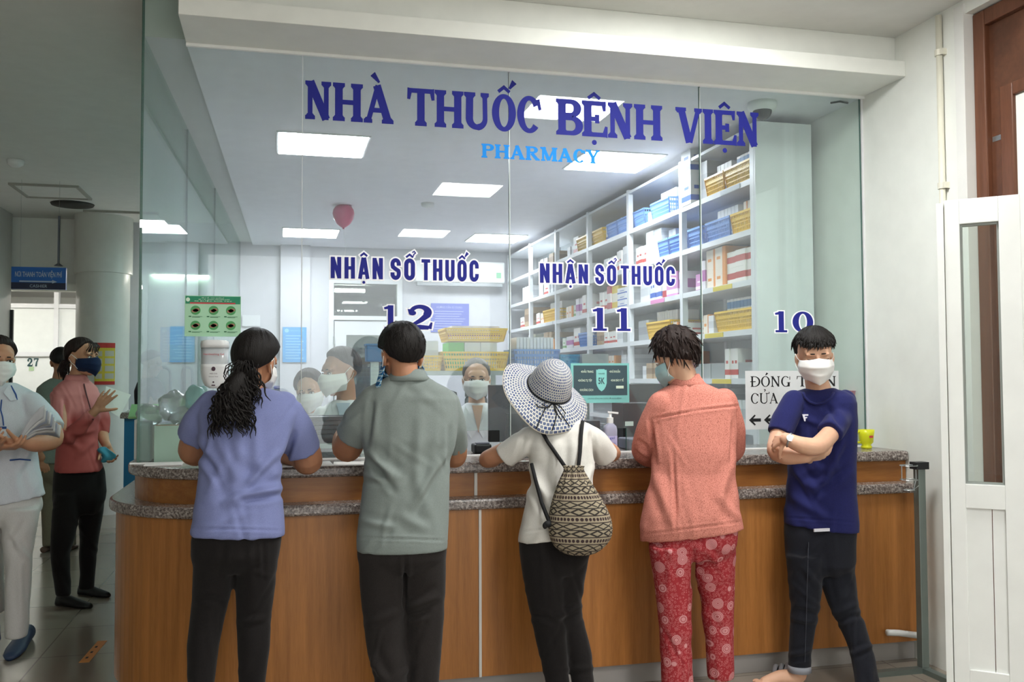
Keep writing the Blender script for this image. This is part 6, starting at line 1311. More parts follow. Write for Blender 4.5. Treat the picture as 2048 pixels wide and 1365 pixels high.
def fl(b):
    hd.flesh(b, nk, .052); core(b, W(1386, 1080, 3.85), nk, [W(1352, 1230, 3.85), W(1440, 1230, 3.85)], [W(1352, 1365, 3.85)-Vector((0, 0, .02)), W(1440, 1350, 3.88)])
    arm(b, [(1322, 815, 3.95, 26), (1295, 868, 4.02, 22), (1284, 905, 4.12, 20), (1300, 905, 4.30, 15), (1330, 898, 4.38, 13)])
    arm(b, [(1450, 812, 3.95, 26), (1470, 865, 4.0, 22), (1472, 902, 4.1, 18), (1450, 900, 4.28, 14), (1420, 898, 4.38, 13)])
    hand(b, W(1330, 898, 4.38), (.7, .3, .02), (0, 0, -1), 1, (.1, .12, .15, .18), .15, s=.95); hand(b, W(1420, 898, 4.38), (-.7, .3, .02), (0, 0, -1), -1, (.1, .12, .15, .18), .15, s=.95)
    f_ = at(1440, 1350, Y=3.88); chain(b, [f_, (f_.x, 3.86, .05), (f_.x-.01, 3.98, .035)], [.03, .035, .028])
    f_ = at(1352, 1365, Y=3.85); chain(b, [f_, (f_.x, 3.83, .05), (f_.x-.01, 3.95, .035)], [.03, .035, .028])
flesh_obj(P, SK2, fl, .0048)
def sh(b):
    b.loft([ring(768, 1345, 1412, 3.95, .066), ring(775, 1330, 1428, 3.95, .08), ring(783, 1315, 1444, 3.95, .092), ring(795, 1304, 1460, 3.95, .105), ring(820, 1299, 1470, 3.94, .12), ring(860, 1301, 1470, 3.93, .13), ring(905, 1306, 1468, 3.91, .132), ring(945, 1304, 1470, 3.9, .128), ring(990, 1292, 1475, 3.88, .13), ring(1030, 1284, 1480, 3.87, .138), ring(1056, 1280, 1484, 3.87, .142), ring(1070, 1283, 1486, 3.87, .142, dz=.032)])
    sleeve(b, [(1322, 808, 3.95, 31), (1298, 862, 4.0, 27), (1286, 903, 4.08, 25), (1300, 915, 4.24, 22), (1330, 905, 4.42, 20)]); sleeve(b, [(1448, 802, 3.95, 31), (1466, 858, 3.98, 25), (1470, 903, 4.06, 21), (1450, 912, 4.24, 19), (1420, 903, 4.42, 19)])
jk = garment(P, 'jacket', CORAL, sh, .0065, 3, [(1306, 838, 1390, 822, 2.2, -.004), (1390, 822, 1478, 812, 2.2, -.004), (1345, 900, 1352, 1070, 3.5, -.004), (1308, 930, 1350, 1060, 10, .006), (1460, 930, 1430, 1040, 10, .007), (1300, 840, 1312, 930, 4, -.008), (1466, 840, 1462, 930, 4, -.007), (1440, 990, 1478, 1040, 8, .006), (1290, 1070, 1485, 1044, 2, -.003), (1275, 880, 1300, 900, 4, -.004), (1272, 895, 1298, 915, 4, .004)], 12, 12, .003)
MB().loft([ring(776, 1336, 1420, 3.95, .078, 36, 2.1), ring(764, 1344, 1408, 3.955, .068, 36, 2.1), ring(752, 1350, 1400, 3.96, .062, 36, 2.1), ring(748, 1352, 1398, 3.96, .058, 36, 2.1), ring(756, 1356, 1394, 3.96, .052, 36, 2.1)]).build('collar', CORAL, P, smooth=True)
def tr(b): legs(b, [[(1040, 1294, 1474, 3.87, .11), (1075, 1296, 1473, 3.87, .12), (1110, 1300, 1471, 3.87, .118)], [(1090, 1297, 1388, 3.87, .098), (1156, 1307, 1385, 3.87, .088), (1220, 1315, 1383, 3.86, .078), (1290, 1321, 1383, 3.86, .07), (1365, 1323, 1387, 3.85, .066), (1400, 1325, 1388, 3.85, .064)], [(1090, 1385, 1471, 3.88, .098), (1156, 1394, 1469, 3.88, .09), (1220, 1404, 1467, 3.88, .08), (1290, 1411, 1467, 3.88, .073), (1357, 1416, 1468, 3.88, .068)]])
garment(P, 'trousers', red_mat(), tr, .0075, 8, [(1387, 1100, 1384, 1180, 4, -.007), (1395, 1180, 1460, 1150, 7, .005)], 14, 13, .004)
for x, y in ((1352, 3.83), (1442, 3.86)): f_ = W(x, 1365, y); shoe(P, (f_.x, y-.04, .001), (f_.x-.01, y+.18, .001), .09, .03, M('sandal_brown', '#5b463c', .7), 'sandal')
def mess2(b, s):
    for i in range(420):
        az = R.uniform(-180, 180); el = R.uniform(-45, 80)
        if el < np.interp(abs(az), [a for a, _ in HL_FULL], [e for _, e in HL_FULL])+2: continue
        a, e = math.radians(az), math.radians(el); d = Vector((math.sin(a)*math.cos(e), math.cos(a)*math.cos(e), math.sin(e))); q = Vector((d.x*.0745, d.y*.0935-.012, d.z*.0855+.032))+d*.019
        dn = Vector((R.gauss(0, .35), R.gauss(0, .35), -1)); dn = (dn-d*dn.dot(d)).normalized(); o = R.uniform(.0, .012); L = R.uniform(.03, .06)
        b.tube([s.m @ q, s.m @ (q+dn*L*.5+d*(.006+o*.5)), s.m @ (q+dn*L+d*(.002+o))], [.004, .0034, .0007], 5)
hd.hair(P, H_BROWN, [(0, 38), (35, 30), (58, 8), (75, -14), (95, -22), (120, -36), (150, -46), (180, -50)], .024, .009, 7, extra=mess2, freq=34, top=.012, taper=8, bang=True)
hd.features(P); hd.mask(P, M('pale_blue_mask', '#a9cdd2', .8), 'pleat')

# ---------------------------------------------------------------- young man in the navy T-shirt, arms crossed
P = person(W(1650, 1100, 3.98).x, 3.98, 'young man in navy T-shirt and dark jeans with white mask and crossed arms')
NAVY = cloth('navy_jersey', '#25285c', '#1f2250', 500, .6); JEAN = cloth('dark_denim', '#23252d', '#191a20', 620, .9)
hd = Head(W(1630, 716, 3.93), yaw=203, pitch=6, roll=2, sc=1.05); nk = W(1640, 790, 3.97)
CR = {}
def fl(b):
    hd.flesh(b, nk, .054); core(b, W(1642, 1070, 4.0), nk, [W(1606, 1190, 3.96), W(1692, 1225, 3.93)], [W(1600, 1335, 3.98), W(1738, 1375, 3.8)], .95)
    # his right arm (photo left): elbow out, forearm low, hand tucked under the other arm
    arm(b, [(1575, 808, 3.97, 24), (1562, 865, 3.94, 22), (1551, 904, 3.89, 19.5), (1575, 913, 3.82, 18), (1610, 914, 3.765, 13.5)])
    # his left arm (photo right): elbow in front, forearm up to the watch, hand behind the right upper arm
    arm(b, [(1690, 806, 3.97, 26), (1668, 861, 3.835, 19.5), (1634, 896, 3.715, 18.5), (1602, 891, 3.712, 17), (1572, 878, 3.76, 12.5)])
    hand(b, W(1612, 916, 3.755), (.95, .04, .10), (-.05, .55, .8), -1, (.3, .32, .34, .36), .3, .98, .25); hand(b, W(1573, 878, 3.765), (-.35, .9, -.25), (.7, .3, -.3), 1, (.7, .8, .8, .8), .9, .8)
    a, c = W(1600, 1335, 3.98), Vector(at(1530, 1362, Z=.03)); c.z = .025; h_ = Vector((a.x+.005, a.y+.02, .04)); P_, R_ = dense([a, h_, h_.lerp(c, .55)+Vector((0, 0, .012)), c], [.034, .036, .034, .024]); chain(b, P_, R_)
    for i in range(5): b.ell(c+Vector((-.012-.004*i, -.03+.016*i, -.004)), (.02, .009, .010))
    a = W(1738, 1375, 3.8); h_ = Vector((a.x+.01, a.y+.02, .04)); chain(b, [a, h_, (h_.x+.03, h_.y-.15, .03)], [.034, .036, .028])
flesh_obj(P, SK2, fl, .0042, 2)
def sh(b):
    b.loft([ring(777, 1612, 1668, 3.97, .058), ring(783, 1594, 1688, 3.97, .074), ring(792, 1576, 1703, 3.97, .09), ring(806, 1570, 1710, 3.97, .10), ring(840, 1572, 1711, 3.97, .112), ring(880, 1577, 1711, 3.97, .116), ring(927, 1578, 1709, 3.97, .112), ring(980, 1575, 1709, 3.98, .108), ring(1020, 1572, 1712, 3.98, .108), ring(1046, 1571, 1714, 3.98, .11), ring(1056, 1571, 1714, 3.98, .11, dz=-.018)])
    sleeve(b, [(1588, 802, 3.97, 27), (1571, 838, 3.95, 26), (1560, 868, 3.93, 25)]); sleeve(b, [(1690, 802, 3.96, 27), (1680, 836, 3.89, 26), (1659, 866, 3.80, 25)])
tsh = garment(P, 'shirt', NAVY, sh, .0062, 3, [(1690, 880, 1650, 960, 8, .008), (1580, 930, 1640, 990, 8, .007), (1700, 930, 1620, 1000, 7, -.006), (1600, 960, 1680, 950, 8, -.005), (1580, 990, 1660, 1040, 8, .005), (1640, 800, 1690, 860, 6, -.005), (1600, 830, 1640, 850, 6, .003), (1572, 1036, 1712, 1046, 2, -.002)], 14, 14, .0032)
cl = [front_at(tsh, x, y, 6)+Vector((0, -.002, 0)) for x, y in ((1606, 785), (1609, 795), (1618, 804), (1632, 809), (1648, 806), (1660, 797), (1667, 785))]
MB().tube(cl, .006, 8).build('neck_rib', NAVY, P, smooth=True)
g0 = front_at(tsh, 1609, 836, 5)-Vector((0, .004, 0)); k_ = ppm(1609, g0.y)
def lg(u, v, s): return (g0.x+(u-1609)*k_*.97, g0.y-.001-.002*s-(u-1609)*k_*.25, g0.z-(v-836)*k_)
MB().prism([(1603, 829), (1615, 829), (1615, 832), (1608, 832), (1608, 834.5), (1613, 834.5), (1612, 837), (1609.5, 837), (1609.5, 843), (1607, 843)], lg).build('chest_print', M('white_print', '#d9d9e2', .6), P)
def tr(b): legs(b, [[(1035, 1571, 1712, 3.98, .09), (1070, 1571, 1709, 3.98, .10), (1120, 1574, 1708, 3.98, .105), (1140, 1577, 1707, 3.97, .10)], [(1110, 1573, 1648, 3.97, .088), (1171, 1578, 1643, 3.96, .08), (1224, 1583, 1637, 3.96, .066), (1262, 1580, 1629, 3.97, .06), (1304, 1578, 1622, 3.975, .056), (1338, 1577, 1621, 3.98, .054)], [(1110, 1634, 1707, 3.97, .088), (1176, 1646, 1711, 3.95, .082), (1213, 1658, 1716, 3.93, .074), (1250, 1678, 1729, 3.9, .066), (1290, 1695, 1742, 3.87, .06), (1325, 1705, 1751, 3.84, .056), (1365, 1711, 1759, 3.81, .055), (1380, 1714, 1762, 3.8, .055)]])
jn = garment(P, 'jeans', JEAN, tr, .0068, 8, [(1640, 1180, 1600, 1130, 6, .005), (1585, 1220, 1640, 1232, 5, -.006), (1582, 1236, 1630, 1246, 5, .006), (1665, 1228, 1715, 1208, 6, .006), (1672, 1246, 1725, 1230, 5, -.006), (1580, 1310, 1622, 1300, 4, .005), (1580, 1322, 1620, 1316, 4, -.005), (1700, 1310, 1745, 1290, 5, .005)], 18, 15, .004)
sm = [front_at(jn, 1617-(y-1080)*.03, y, 6)-Vector((0, .001, 0)) for y in range(1085, 1330, 12)]; MB().tube(sm, .0022, 5).build('seam', M('grey_seam', '#3c3f48', .9), P)
b = MB(); b.loft([ring(1330, 1577, 1621, 3.98, .058, 28, 2.1), ring(1343, 1576, 1622, 3.98, .060, 28, 2.1), ring(1343, 1582, 1616, 3.98, .052, 28, 2.1), ring(1330, 1582, 1616, 3.98, .05, 28, 2.1)]); b.build('turned_cuff', M('pale_cuff', '#8d9098', .9), P, smooth=True)
MB().box(W(1628, 1058, 3.87).x, W(1668, 1058, 3.87).x, 3.868, 3.875, W(1640, 1064, 3.87).z, W(1640, 1058, 3.87).z).build('belt_edge', M('white_print'), P)
def fringe(b, s):
    for i in range(230):
        az = R.uniform(-112, 112); e0 = np.interp(abs(az), [0, 45, 62, 80, 112], [12, 12, 22, 32, 4]); el = e0+R.uniform(6, 34)
        a, e = math.radians(az), math.radians(el); d = Vector((math.sin(a)*math.cos(e), math.cos(a)*math.cos(e), math.sin(e))); q = Vector((d.x*.0745, d.y*.0935-.012, d.z*.0855+.032))+d*.019
        dn = Vector((R.gauss(.25, .15), 0, -1)); dn = (dn-d*dn.dot(d)).normalized(); L = R.uniform(.022, .04)
        b.tube([s.m @ q, s.m @ (q+dn*L*.5+d*.004), s.m @ (q+dn*L+d*.001)], [.0036, .0030, .0007], 5)
hd.hair(P, H_BLACK, [(0, 13), (25, 13), (45, 14), (62, 22), (75, 32), (92, 30), (105, 6), (125, -26), (150, -36), (180, -42)], .019, .004, 9, extra=fringe, freq=46, top=.008, bang=True)
hd.features(P, closed=True); hd.mask(P, MASKW, 'boat')
wp = W(1573, 879, 3.757); wt = (W(1607, 891, 3.715)-wp).normalized(); wx = wt.orthogonal().normalized(); wy = wt.cross(wx)
wa = empty('wristwatch', wp, 'steel wristwatch on the left wrist of the young man in navy', 'watch')
MB().tube([wp+wt*.012+(wx*math.cos(a)+wy*math.sin(a))*.0285 for a in [i*math.pi/14 for i in range(29)]], .006, 8).build('strap', STEEL, wa, smooth=True)
fd = Vector((-.35, -.85, .35)).normalized(); MB().tube([wp+wt*.012+fd*.027, wp+wt*.012+fd*.036], .016, 20).build('watch_case', STEEL, wa, smooth=False)
MB().tube([wp+wt*.012+fd*.036, wp+wt*.012+fd*.0365], .013, 20).build('dial', M('pale_dial', '#b9bdc2', .3), wa)
sn = Vector(at(1600, 1345, Y=4.0)); se = Vector(at(1522, 1362, Z=0)); shoe(P, (sn.x+.03, sn.y+.03, .001), (se.x, se.y, .001), .10, .022, M('sandal_black', '#1e1c1d', .7), 'sandal')
b = MB(); dd = (Vector((se.x, se.y, 0))-Vector((sn.x, sn.y, 0))); 
for f in (.35, .5, .66): c = Vector((sn.x+.02, sn.y+.02, .0))+dd*f; pr_ = Vector((-dd.y, dd.x, 0)).normalized(); b.tube([c+pr_*.05+Vector((0, 0, .012)), c+pr_*.036+Vector((0, 0, .088-.045*f)), c+Vector((0, 0, .100-.048*f)), c-pr_*.036+Vector((0, 0, .088-.045*f)), c-pr_*.05+Vector((0, 0, .012))], .011, 8)
b.build('sandal_strap', M('patterned_strap', '#77767a', .8), P, smooth=True)
# ---------------------------------------------------------------- staff behind the glass
COAT = cloth('white_coat', '#f2f3f6', '#e9ebf0', 500, .6)
def staff(label, hx, hy, Y, yaw, pitch, roll, sc, sk, hair, line, torso, sleeves, arms, th=.014, extra=None, style='boat', lapel=None, seed=1, top=.003, beanie=None):
    P = person(W(hx, 900, Y).x, Y, label); hd = Head(W(hx, hy, Y), yaw, pitch, roll, sc); nk = W(*torso[0][:1], torso[0][0], Y) if False else W((torso[1][1]+torso[1][2])/2, torso[1][0]+8, Y+.01)
    xm = (torso[-1][1]+torso[-1][2])/2; base = W(xm, 900, Y); hip = Vector((base.x, Y+.02, .9))
    def fl(b):
        hd.flesh(b, nk, .05); core(b, hip, nk, [(hip.x-.09, Y+.02, .48), (hip.x+.09, Y+.02, .48)], [(hip.x-.09, Y+.04, .06), (hip.x+.09, Y+.04, .06)], .9)
        for a in arms: arm(b, a[:-1]); hand(b, W(*a[-2][:3]), *a[-1])
    flesh_obj(P, sk, fl, .0052)
    def sh(b):
        rs = [ring(py, l, r, Y+.01, t) for py, l, r, t in torso]; c = rs[-1]; ctr = sum((Vector(p) for p in c), Vector())/len(c)
        rs.append([Vector((ctr.x+(p.x-ctr.x)*1.0, ctr.y+(p.y-ctr.y)*1.05, .52)) for p in c]); b.loft(rs)
        for s_ in sleeves: sleeve(b, s_)
    ct_ = garment(P, 'white_coat', COAT, sh, .008, 3, [], 10, seed, .003)
    lg = MB()
    for x in (-.09, .09): lg.loft([[Vector((hip.x+x+r*math.cos(a), Y+.03+r*math.sin(a), z)) for a in [i*math.pi/9 for i in range(18)]] for z, r in ((.62, .085), (.4, .075), (.08, .065))])
    lg.build('trousers', DKT, P, smooth=True)
    for x in (-.09, .09): shoe(P, (hip.x+x, Y+.12, .001), (hip.x+x, Y-.12, .001), .09, .07, DARK)
    hd.hair(P, hair, line, th, .003, seed, extra=extra, freq=40, top=top)
    hd.features(P); hd.mask(P, MASKW, style)
    return P, hd, ct_
def lapels(P, ct_, L, mat, name='lapel'):
    for poly in L:
        pts = [front_at(ct_, x, y, 6)-Vector((0, .016 if name != 'lapel' else .008, 0)) for x, y in poly]; n = len(pts)
        MB().add(pts+[p+Vector((0, .004, 0)) for p in pts], [tuple(range(n)), tuple(range(2*n-1, n-1, -1))]+[(i, (i+1) % n, n+(i+1) % n, n+i) for i in range(n)]).build(name, mat, P)
LAP = cloth('coat_lapel', '#f4f5f8', '#eceef2', 500, .5)
HL_M = [(0, 40), (30, 37), (50, 26), (68, 10), (82, 2), (98, -8), (115, -24), (150, -40), (180, -44)]
# grey-haired woman at her desk
P, hd, c_ = staff('grey-haired woman in white coat and mask facing out beside a black monitor', 953, 760, 5.55, 190, 3, 0, 1.03, SK2, H_GREY, [(0, 50), (30, 44), (55, 26), (72, 6), (85, -12), (105, -20), (130, -40), (180, -52)],
    [(806, 932, 974, .05), (814, 922, 986, .07), (824, 906, 1004, .09), (836, 897, 1014, .10), (870, 894, 1016, .12), (930, 898, 1010, .12), (1000, 892, 1014, .13)],
    [[(915, 835, 5.55, 20), (898, 890, 5.5, 19), (903, 935, 5.38, 16), (940, 930, 5.2, 14)], [(995, 835, 5.55, 20), (1012, 890, 5.5, 19), (1008, 935, 5.38, 16), (985, 930, 5.2, 14)]],
    [[(915, 838, 5.55, 15), (898, 890, 5.5, 14), (904, 932, 5.38, 11), (945, 925, 5.15, 9), ((.6, -.7, 0), (0, 0, -1), -1)], [(995, 838, 5.55, 15), (1012, 890, 5.5, 14), (1008, 932, 5.38, 11), (980, 925, 5.15, 9), ((-.6, -.7, 0), (0, 0, -1), 1)]], th=.009, seed=21)
lapels(P, c_, [[(943, 811), (965, 811), (956, 866)]], SK2, 'neckline_skin')
# (her head bends a little towards the counter slot; open collar)
lapels(P, c_, [[(930, 812), (921, 850), (943, 878), (955, 858)], [(978, 812), (990, 850), (966, 878), (955, 858)]], LAP)
# grey-haired man turned to his colleague
P, hd, c_ = staff('man with short greying hair, white coat and mask, turned sideways to a colleague', 682, 745, 5.1, 245, 8, 3, 1.06, SK1, H_SALT, HL_M,
    [(800, 668, 712, .055), (808, 655, 728, .075), (818, 640, 742, .09), (832, 630, 752, .105), (870, 628, 756, .12), (930, 632, 752, .12), (1000, 630, 756, .13)],
    [[(645, 830, 5.08, 22), (628, 880, 5.06, 21), (640, 925, 5.06, 18)], [(738, 830, 5.12, 22), (752, 885, 5.1, 21), (748, 930, 5.05, 18)]],
    [[(645, 834, 5.08, 16), (628, 880, 5.06, 15), (640, 925, 5.06, 12), (670, 928, 5.04, 10), ((.7, -.4, 0), (0, 0, -1), -1)], [(738, 834, 5.12, 16), (752, 885, 5.1, 15), (748, 930, 5.08, 12), (720, 932, 5.06, 10), ((-.6, -.5, 0), (0, 0, -1), 1)]], th=.012, seed=23)
lapels(P, c_, [[(662, 806), (640, 842), (652, 880), (672, 850)], [(712, 806), (728, 846), (708, 880), (690, 850)]], LAP)
lapels(P, c_, [[(672, 806), (700, 806), (684, 850)]], M('shirt_pale', '#c9d6e6', .8), 'shirt_front')
# masked woman beside him
P, hd, c_ = staff('dark-haired masked woman in white coat leaning close to the greying man', 620, 783, 5.62, 196, 10, 8, 1.0, SK2, H_BROWN, [(0, 44), (30, 36), (55, 12), (72, -10), (90, -24), (120, -44), (180, -56)],
    [(826, 604, 640, .05), (834, 592, 652, .07), (845, 578, 664, .09), (858, 570, 672, .10), (890, 568, 674, .12), (950, 574, 668, .12), (1010, 572, 672, .13)],
    [[(585, 856, 5.62, 20), (570, 905, 5.6, 18), (580, 945, 5.5, 15)], [(660, 856, 5.62, 20), (674, 905, 5.6, 18), (668, 945, 5.5, 15)]],
    [[(585, 858, 5.62, 14), (570, 905, 5.6, 13), (580, 945, 5.5, 11), (605, 948, 5.4, 9), ((.7, -.5, 0), (0, 0, -1), -1)], [(660, 858, 5.62, 14), (674, 905, 5.6, 13), (668, 945, 5.5, 11), (640, 950, 5.4, 9), ((-.7, -.5, 0), (0, 0, -1), 1)]], th=.016, seed=25, top=.004)

# ---------------------------------------------------------------- people in the hall on the left
# woman in the salmon jacket
P = person(at(150, 1200, Z=0).x, 6.4, 'woman in salmon zip jacket and navy mask holding a paper beside the counter end')
def salmon_mat():
    t = NT('salmon_jersey'); t.b.inputs['Roughness'].default_value = .8; tc = t.n('ShaderNodeTexCoord'); sp_ = t.n('ShaderNodeSeparateXYZ'); t.l(tc.outputs['Object'], sp_.inputs[0])
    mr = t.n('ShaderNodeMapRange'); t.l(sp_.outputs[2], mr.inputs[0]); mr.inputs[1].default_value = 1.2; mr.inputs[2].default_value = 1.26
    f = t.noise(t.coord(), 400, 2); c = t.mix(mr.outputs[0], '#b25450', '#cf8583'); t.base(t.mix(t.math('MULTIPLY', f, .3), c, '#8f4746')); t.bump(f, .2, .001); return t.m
SAL = salmon_mat(); YS = 6.4
hd = Head(W(164, 716, YS), yaw=118, pitch=0, roll=0, sc=1.0); nk = W(152, 765, YS+.0)
def fl(b):
    hd.flesh(b, nk, .05); core(b, W(160, 950, YS), nk, [W(128, 1090, YS-.1), W(180, 1075, YS+.1)], [W(128, 1190, YS-.1), W(172, 1172, YS+.1)], .85)
    arm(b, [(122, 800, YS-.10, 17), (122, 850, YS-.17, 15), (132, 878, YS-.20, 13), (165, 848, YS-.26, 11), (192, 821, YS-.28, 8.5)])
    arm(b, [(192, 800, YS+.12, 16), (206, 840, YS+.12, 14), (204, 868, YS+.1, 12), (210, 886, YS+.02, 9), (214, 892, YS-.02, 8)])
    hand(b, W(191, 822, YS-.28), (.55, -.1, .75), (.25, .9, .1), -1, (.15, .15, .2, .25), .3, .95, .2)
    hand(b, W(213, 890, YS-.02), (.3, -.1, -.9), (.4, -.6, 0), 1, (.7, .8, .8, .8), .6, .95)
flesh_obj(P, SK1, fl, .005)
def sh(b):
    b.loft([ring(758, 134, 172, YS, .065), ring(766, 122, 182, YS, .085), ring(776, 112, 191, YS, .105), ring(790, 104, 196, YS, .13), ring(820, 108, 197, YS, .15), ring(855, 117, 194, YS, .15), ring(880, 118, 192, YS, .145), ring(910, 115, 197, YS, .15), ring(936, 113, 202, YS, .155), ring(943, 115, 201, YS, .155)])
    sleeve(b, [(121, 795, YS-.08, 19), (119, 845, YS-.15, 18), (131, 880, YS-.20, 16), (165, 850, YS-.26, 14), (184, 828, YS-.28, 11)]); sleeve(b, [(190, 798, YS+.1, 18), (205, 838, YS+.12, 16), (205, 868, YS+.1, 13)])
jk = garment(P, 'jacket', SAL, sh, .0075, 3, [(130, 800, 128, 870, 4, -.006), (140, 870, 190, 860, 5, .005), (120, 860, 160, 900, 6, .006), (190, 880, 150, 920, 6, .005), (160, 770, 178, 850, 2, -.003)], 10, 31, .003)
b = MB(); b.loft([ring(768, 128, 180, YS, .082, 30), ring(756, 132, 174, YS, .068, 30), ring(750, 134, 172, YS, .062, 30), ring(756, 138, 168, YS, .055, 30)]); b.build('collar', SAL, P, smooth=True)
MB().tube([front_at(jk, x, y, 4) for x, y in ((168, 768), (173, 790), (180, 815), (186, 840))], .004, 6).build('zipper', M('dark_zip', '#5a3438', .6), P)
def tr(b): legs(b, [[(925, 115, 200, YS, .11), (945, 112, 206, YS, .125), (985, 110, 209, YS, .13), (1020, 110, 207, YS, .125)], [(985, 111, 162, YS-.05, .1), (1025, 107, 159, YS-.06, .095), (1070, 104, 149, YS-.08, .08), (1107, 102, 139, YS-.09, .07), (1150, 107, 139, YS-.1, .06), (1192, 113, 142, YS-.1, .055)], [(985, 155, 209, YS+.05, .1), (1025, 159, 205, YS+.06, .095), (1073, 160, 197, YS+.08, .08), (1107, 160, 193, YS+.09, .07), (1149, 161, 189, YS+.1, .06), (1178, 158, 187, YS+.1, .055)]])
garment(P, 'trousers', BLKT, tr, .009, 3, [], 8, 33, .003)
for x0, x1, y0, yy in ((112, 186, 1222, YS-.1), (157, 222, 1200, YS+.1)): p0, p1 = at(x0, y0-8, Z=0), at(x1-4, y0-4, Z=0); shoe(P, (p0.x, p0.y+.02, .001), (p1.x, p1.y, .001), .09, .08, BLACK)
def pony2(b, s):
    A = s.p(0, -.085, -.01)
    for i in range(60):
        sd = R.gauss(0, 1); b.tube([A+Vector((R.gauss(0, .008), R.gauss(0, .008), 0)), s.p(sd*.012, -.125, -.03+R.gauss(0, .008)), s.p(sd*.018, -.135, -.08), s.p(sd*.016, -.125, -.12+R.gauss(0, .02))], [.005, .006, .005, .001], 5)
    for i in range(34):   # wispy fringe
        x = R.uniform(-.055, .055); b.tube([s.p(x*.7, .075, .095), s.p(x*.9, .093, .07), s.p(x+R.gauss(0, .003), .094-abs(x)*.32, .045), s.p(x*1.05+R.gauss(0, .003), .092-abs(x)*.36, .024+R.gauss(0, .006))], [.0026, .0024, .0018, .0006], 5)
hd.hair(P, H_BROWN, [(0, 44), (30, 38), (55, 18), (75, -2), (92, 0), (110, -16), (140, -34), (180, -42)], .014, .004, 41, extra=pony2, freq=40, taper=8); hd.features(P)
mk = hd.mask(P, cloth('navy_mask', '#1c2a48', '#182440', 400, .6), 'cloth'); mk['label'] = 'navy cloth face mask'
a = [W(212, 773, YS-.20), W(262, 790, YS-.17), W(238, 835, YS-.23), W(208, 815, YS-.235)]
t = MB(); t.add(a+[p+Vector((.0, .003, 0)) for p in a], [(0, 1, 2, 3), (7, 6, 5, 4), (0, 4, 5, 1), (1, 5, 6, 2), (2, 6, 7, 3), (3, 7, 4, 0)]); tag(t.build('paper_sheet', PAPER, origin=a[0]), 'white printed paper held up by the woman in salmon jacket', 'paper')
b = MB(); c0 = W(212, 910, YS-.06); b.ell(c0, (.045, .012, .05), seg=18, rows=10); b.v = [(v[0]+.02*math.sin(v[2]*60), v[1]+.008*math.sin(v[0]*90), v[2]) for v in b.v]; tag(b.build('face_mask_spare', M('teal_cloth', '#3f8fa8', .8), smooth=True, origin=c0), 'crumpled teal face mask hanging from the low hand of the salmon jacket woman', 'mask')

# man behind her, back turned
YB2 = 8.7; P = person(at(115, 1090, Z=0).x, YB2, 'man in grey green shirt and khaki trousers seen from behind, past the salmon jacket')
GG = cloth('grey_green_shirt', '#7d8880', '#727c74', 400, .6); KH = cloth('khaki_trousers', '#77705f', '#6b6455', 400, .6)
hd = Head(W(122, 725, YB2), yaw=-5, pitch=4, sc=1.0); nk = W(118, 765, YB2)
def fl(b):
    hd.flesh(b, nk, .054); core(b, W(112, 930, YB2), nk, [W(97, 1020, YB2), W(128, 1020, YB2)], [W(98, 1088, YB2), W(140, 1090, YB2)], .9); arm(b, [(78, 800, YB2, 15), (72, 850, YB2, 13), (76, 885, YB2-.03, 12), (86, 915, YB2-.1, 9)]); hand(b, W(86, 917, YB2-.1), (.2, -.2, -.9), (0, 1, 0), 1)
flesh_obj(P, SK3, fl, .006)
def sh(b):
    b.loft([ring(757, 103, 134, YB2, .06), ring(765, 90, 148, YB2, .08), ring(776, 78, 160, YB2, .1), ring(800, 74, 164, YB2, .12), ring(860, 78, 160, YB2, .13), ring(926, 80, 158, YB2, .13)]); sleeve(b, [(84, 798, YB2, 17), (74, 835, YB2, 17), (74, 868, YB2, 16)])
garment(P, 'shirt', GG, sh, .009, 3, [], 8, 43, .003)
def tr(b): legs(b, [[(915, 82, 156, YB2, .11), (945, 82, 154, YB2, .12), (960, 83, 153, YB2, .115)], [(940, 83, 120, YB2, .09), (1020, 84, 114, YB2, .07), (1092, 86, 112, YB2, .06)], [(940, 117, 153, YB2, .09), (1020, 122, 150, YB2, .07), (1092, 128, 152, YB2, .06)]])
garment(P, 'trousers', KH, tr, .01, 3, [], 6, 45, .003)
for x in (98, 142): p0 = at(x, 1098, Z=0); shoe(P, (p0.x, YB2-.06, .001), (p0.x+.02, YB2+.18, .001), .09, .05, M('sandal_brown'), 'sandal')
hd.hair(P, H_BLACK, HL_SHORT, .014, .003, 47); hd.features(P)

# dark-clothed person at the blue desk
YD = 9.56; P = person(W(300, 900, YD).x, YD, 'person in dark jacket standing at the blue desk, seen through the side glass')
DJ = cloth('dark_jacket', '#23242b', '#1b1c22', 400, .6)
hd = Head(W(303, 728, YD), yaw=100, pitch=14, sc=1.0); nk = W(296, 760, YD)
def fl(b):
    hd.flesh(b, nk, .052); core(b, W(296, 900, YD), nk, [W(286, 960, YD), W(308, 960, YD)], [W(286, 1030, YD), W(308, 1030, YD)], .8); arm(b, [(300, 785, YD-.15, 12), (304, 812, YD-.18, 11), (318, 806, YD-.2, 8), (334, 798, YD-.2, 7)]); hand(b, W(334, 798, YD-.2), (.9, 0, .1), (0, .2, -1), -1)
flesh_obj(P, SK1, fl, .006)
def sh(b): b.loft([ring(756, 286, 310, YD, .06), ring(765, 276, 322, YD, .1), ring(782, 270, 328, YD, .13), ring(830, 272, 324, YD, .14), ring(880, 272, 322, YD, .14), ring(915, 272, 322, YD, .14)]); sleeve(b, [(300, 785, YD-.13, 14), (304, 813, YD-.17, 12), (322, 805, YD-.19, 9)])
garment(P, 'jacket', DJ, sh, .009, 3, [], 6, 51, .003)
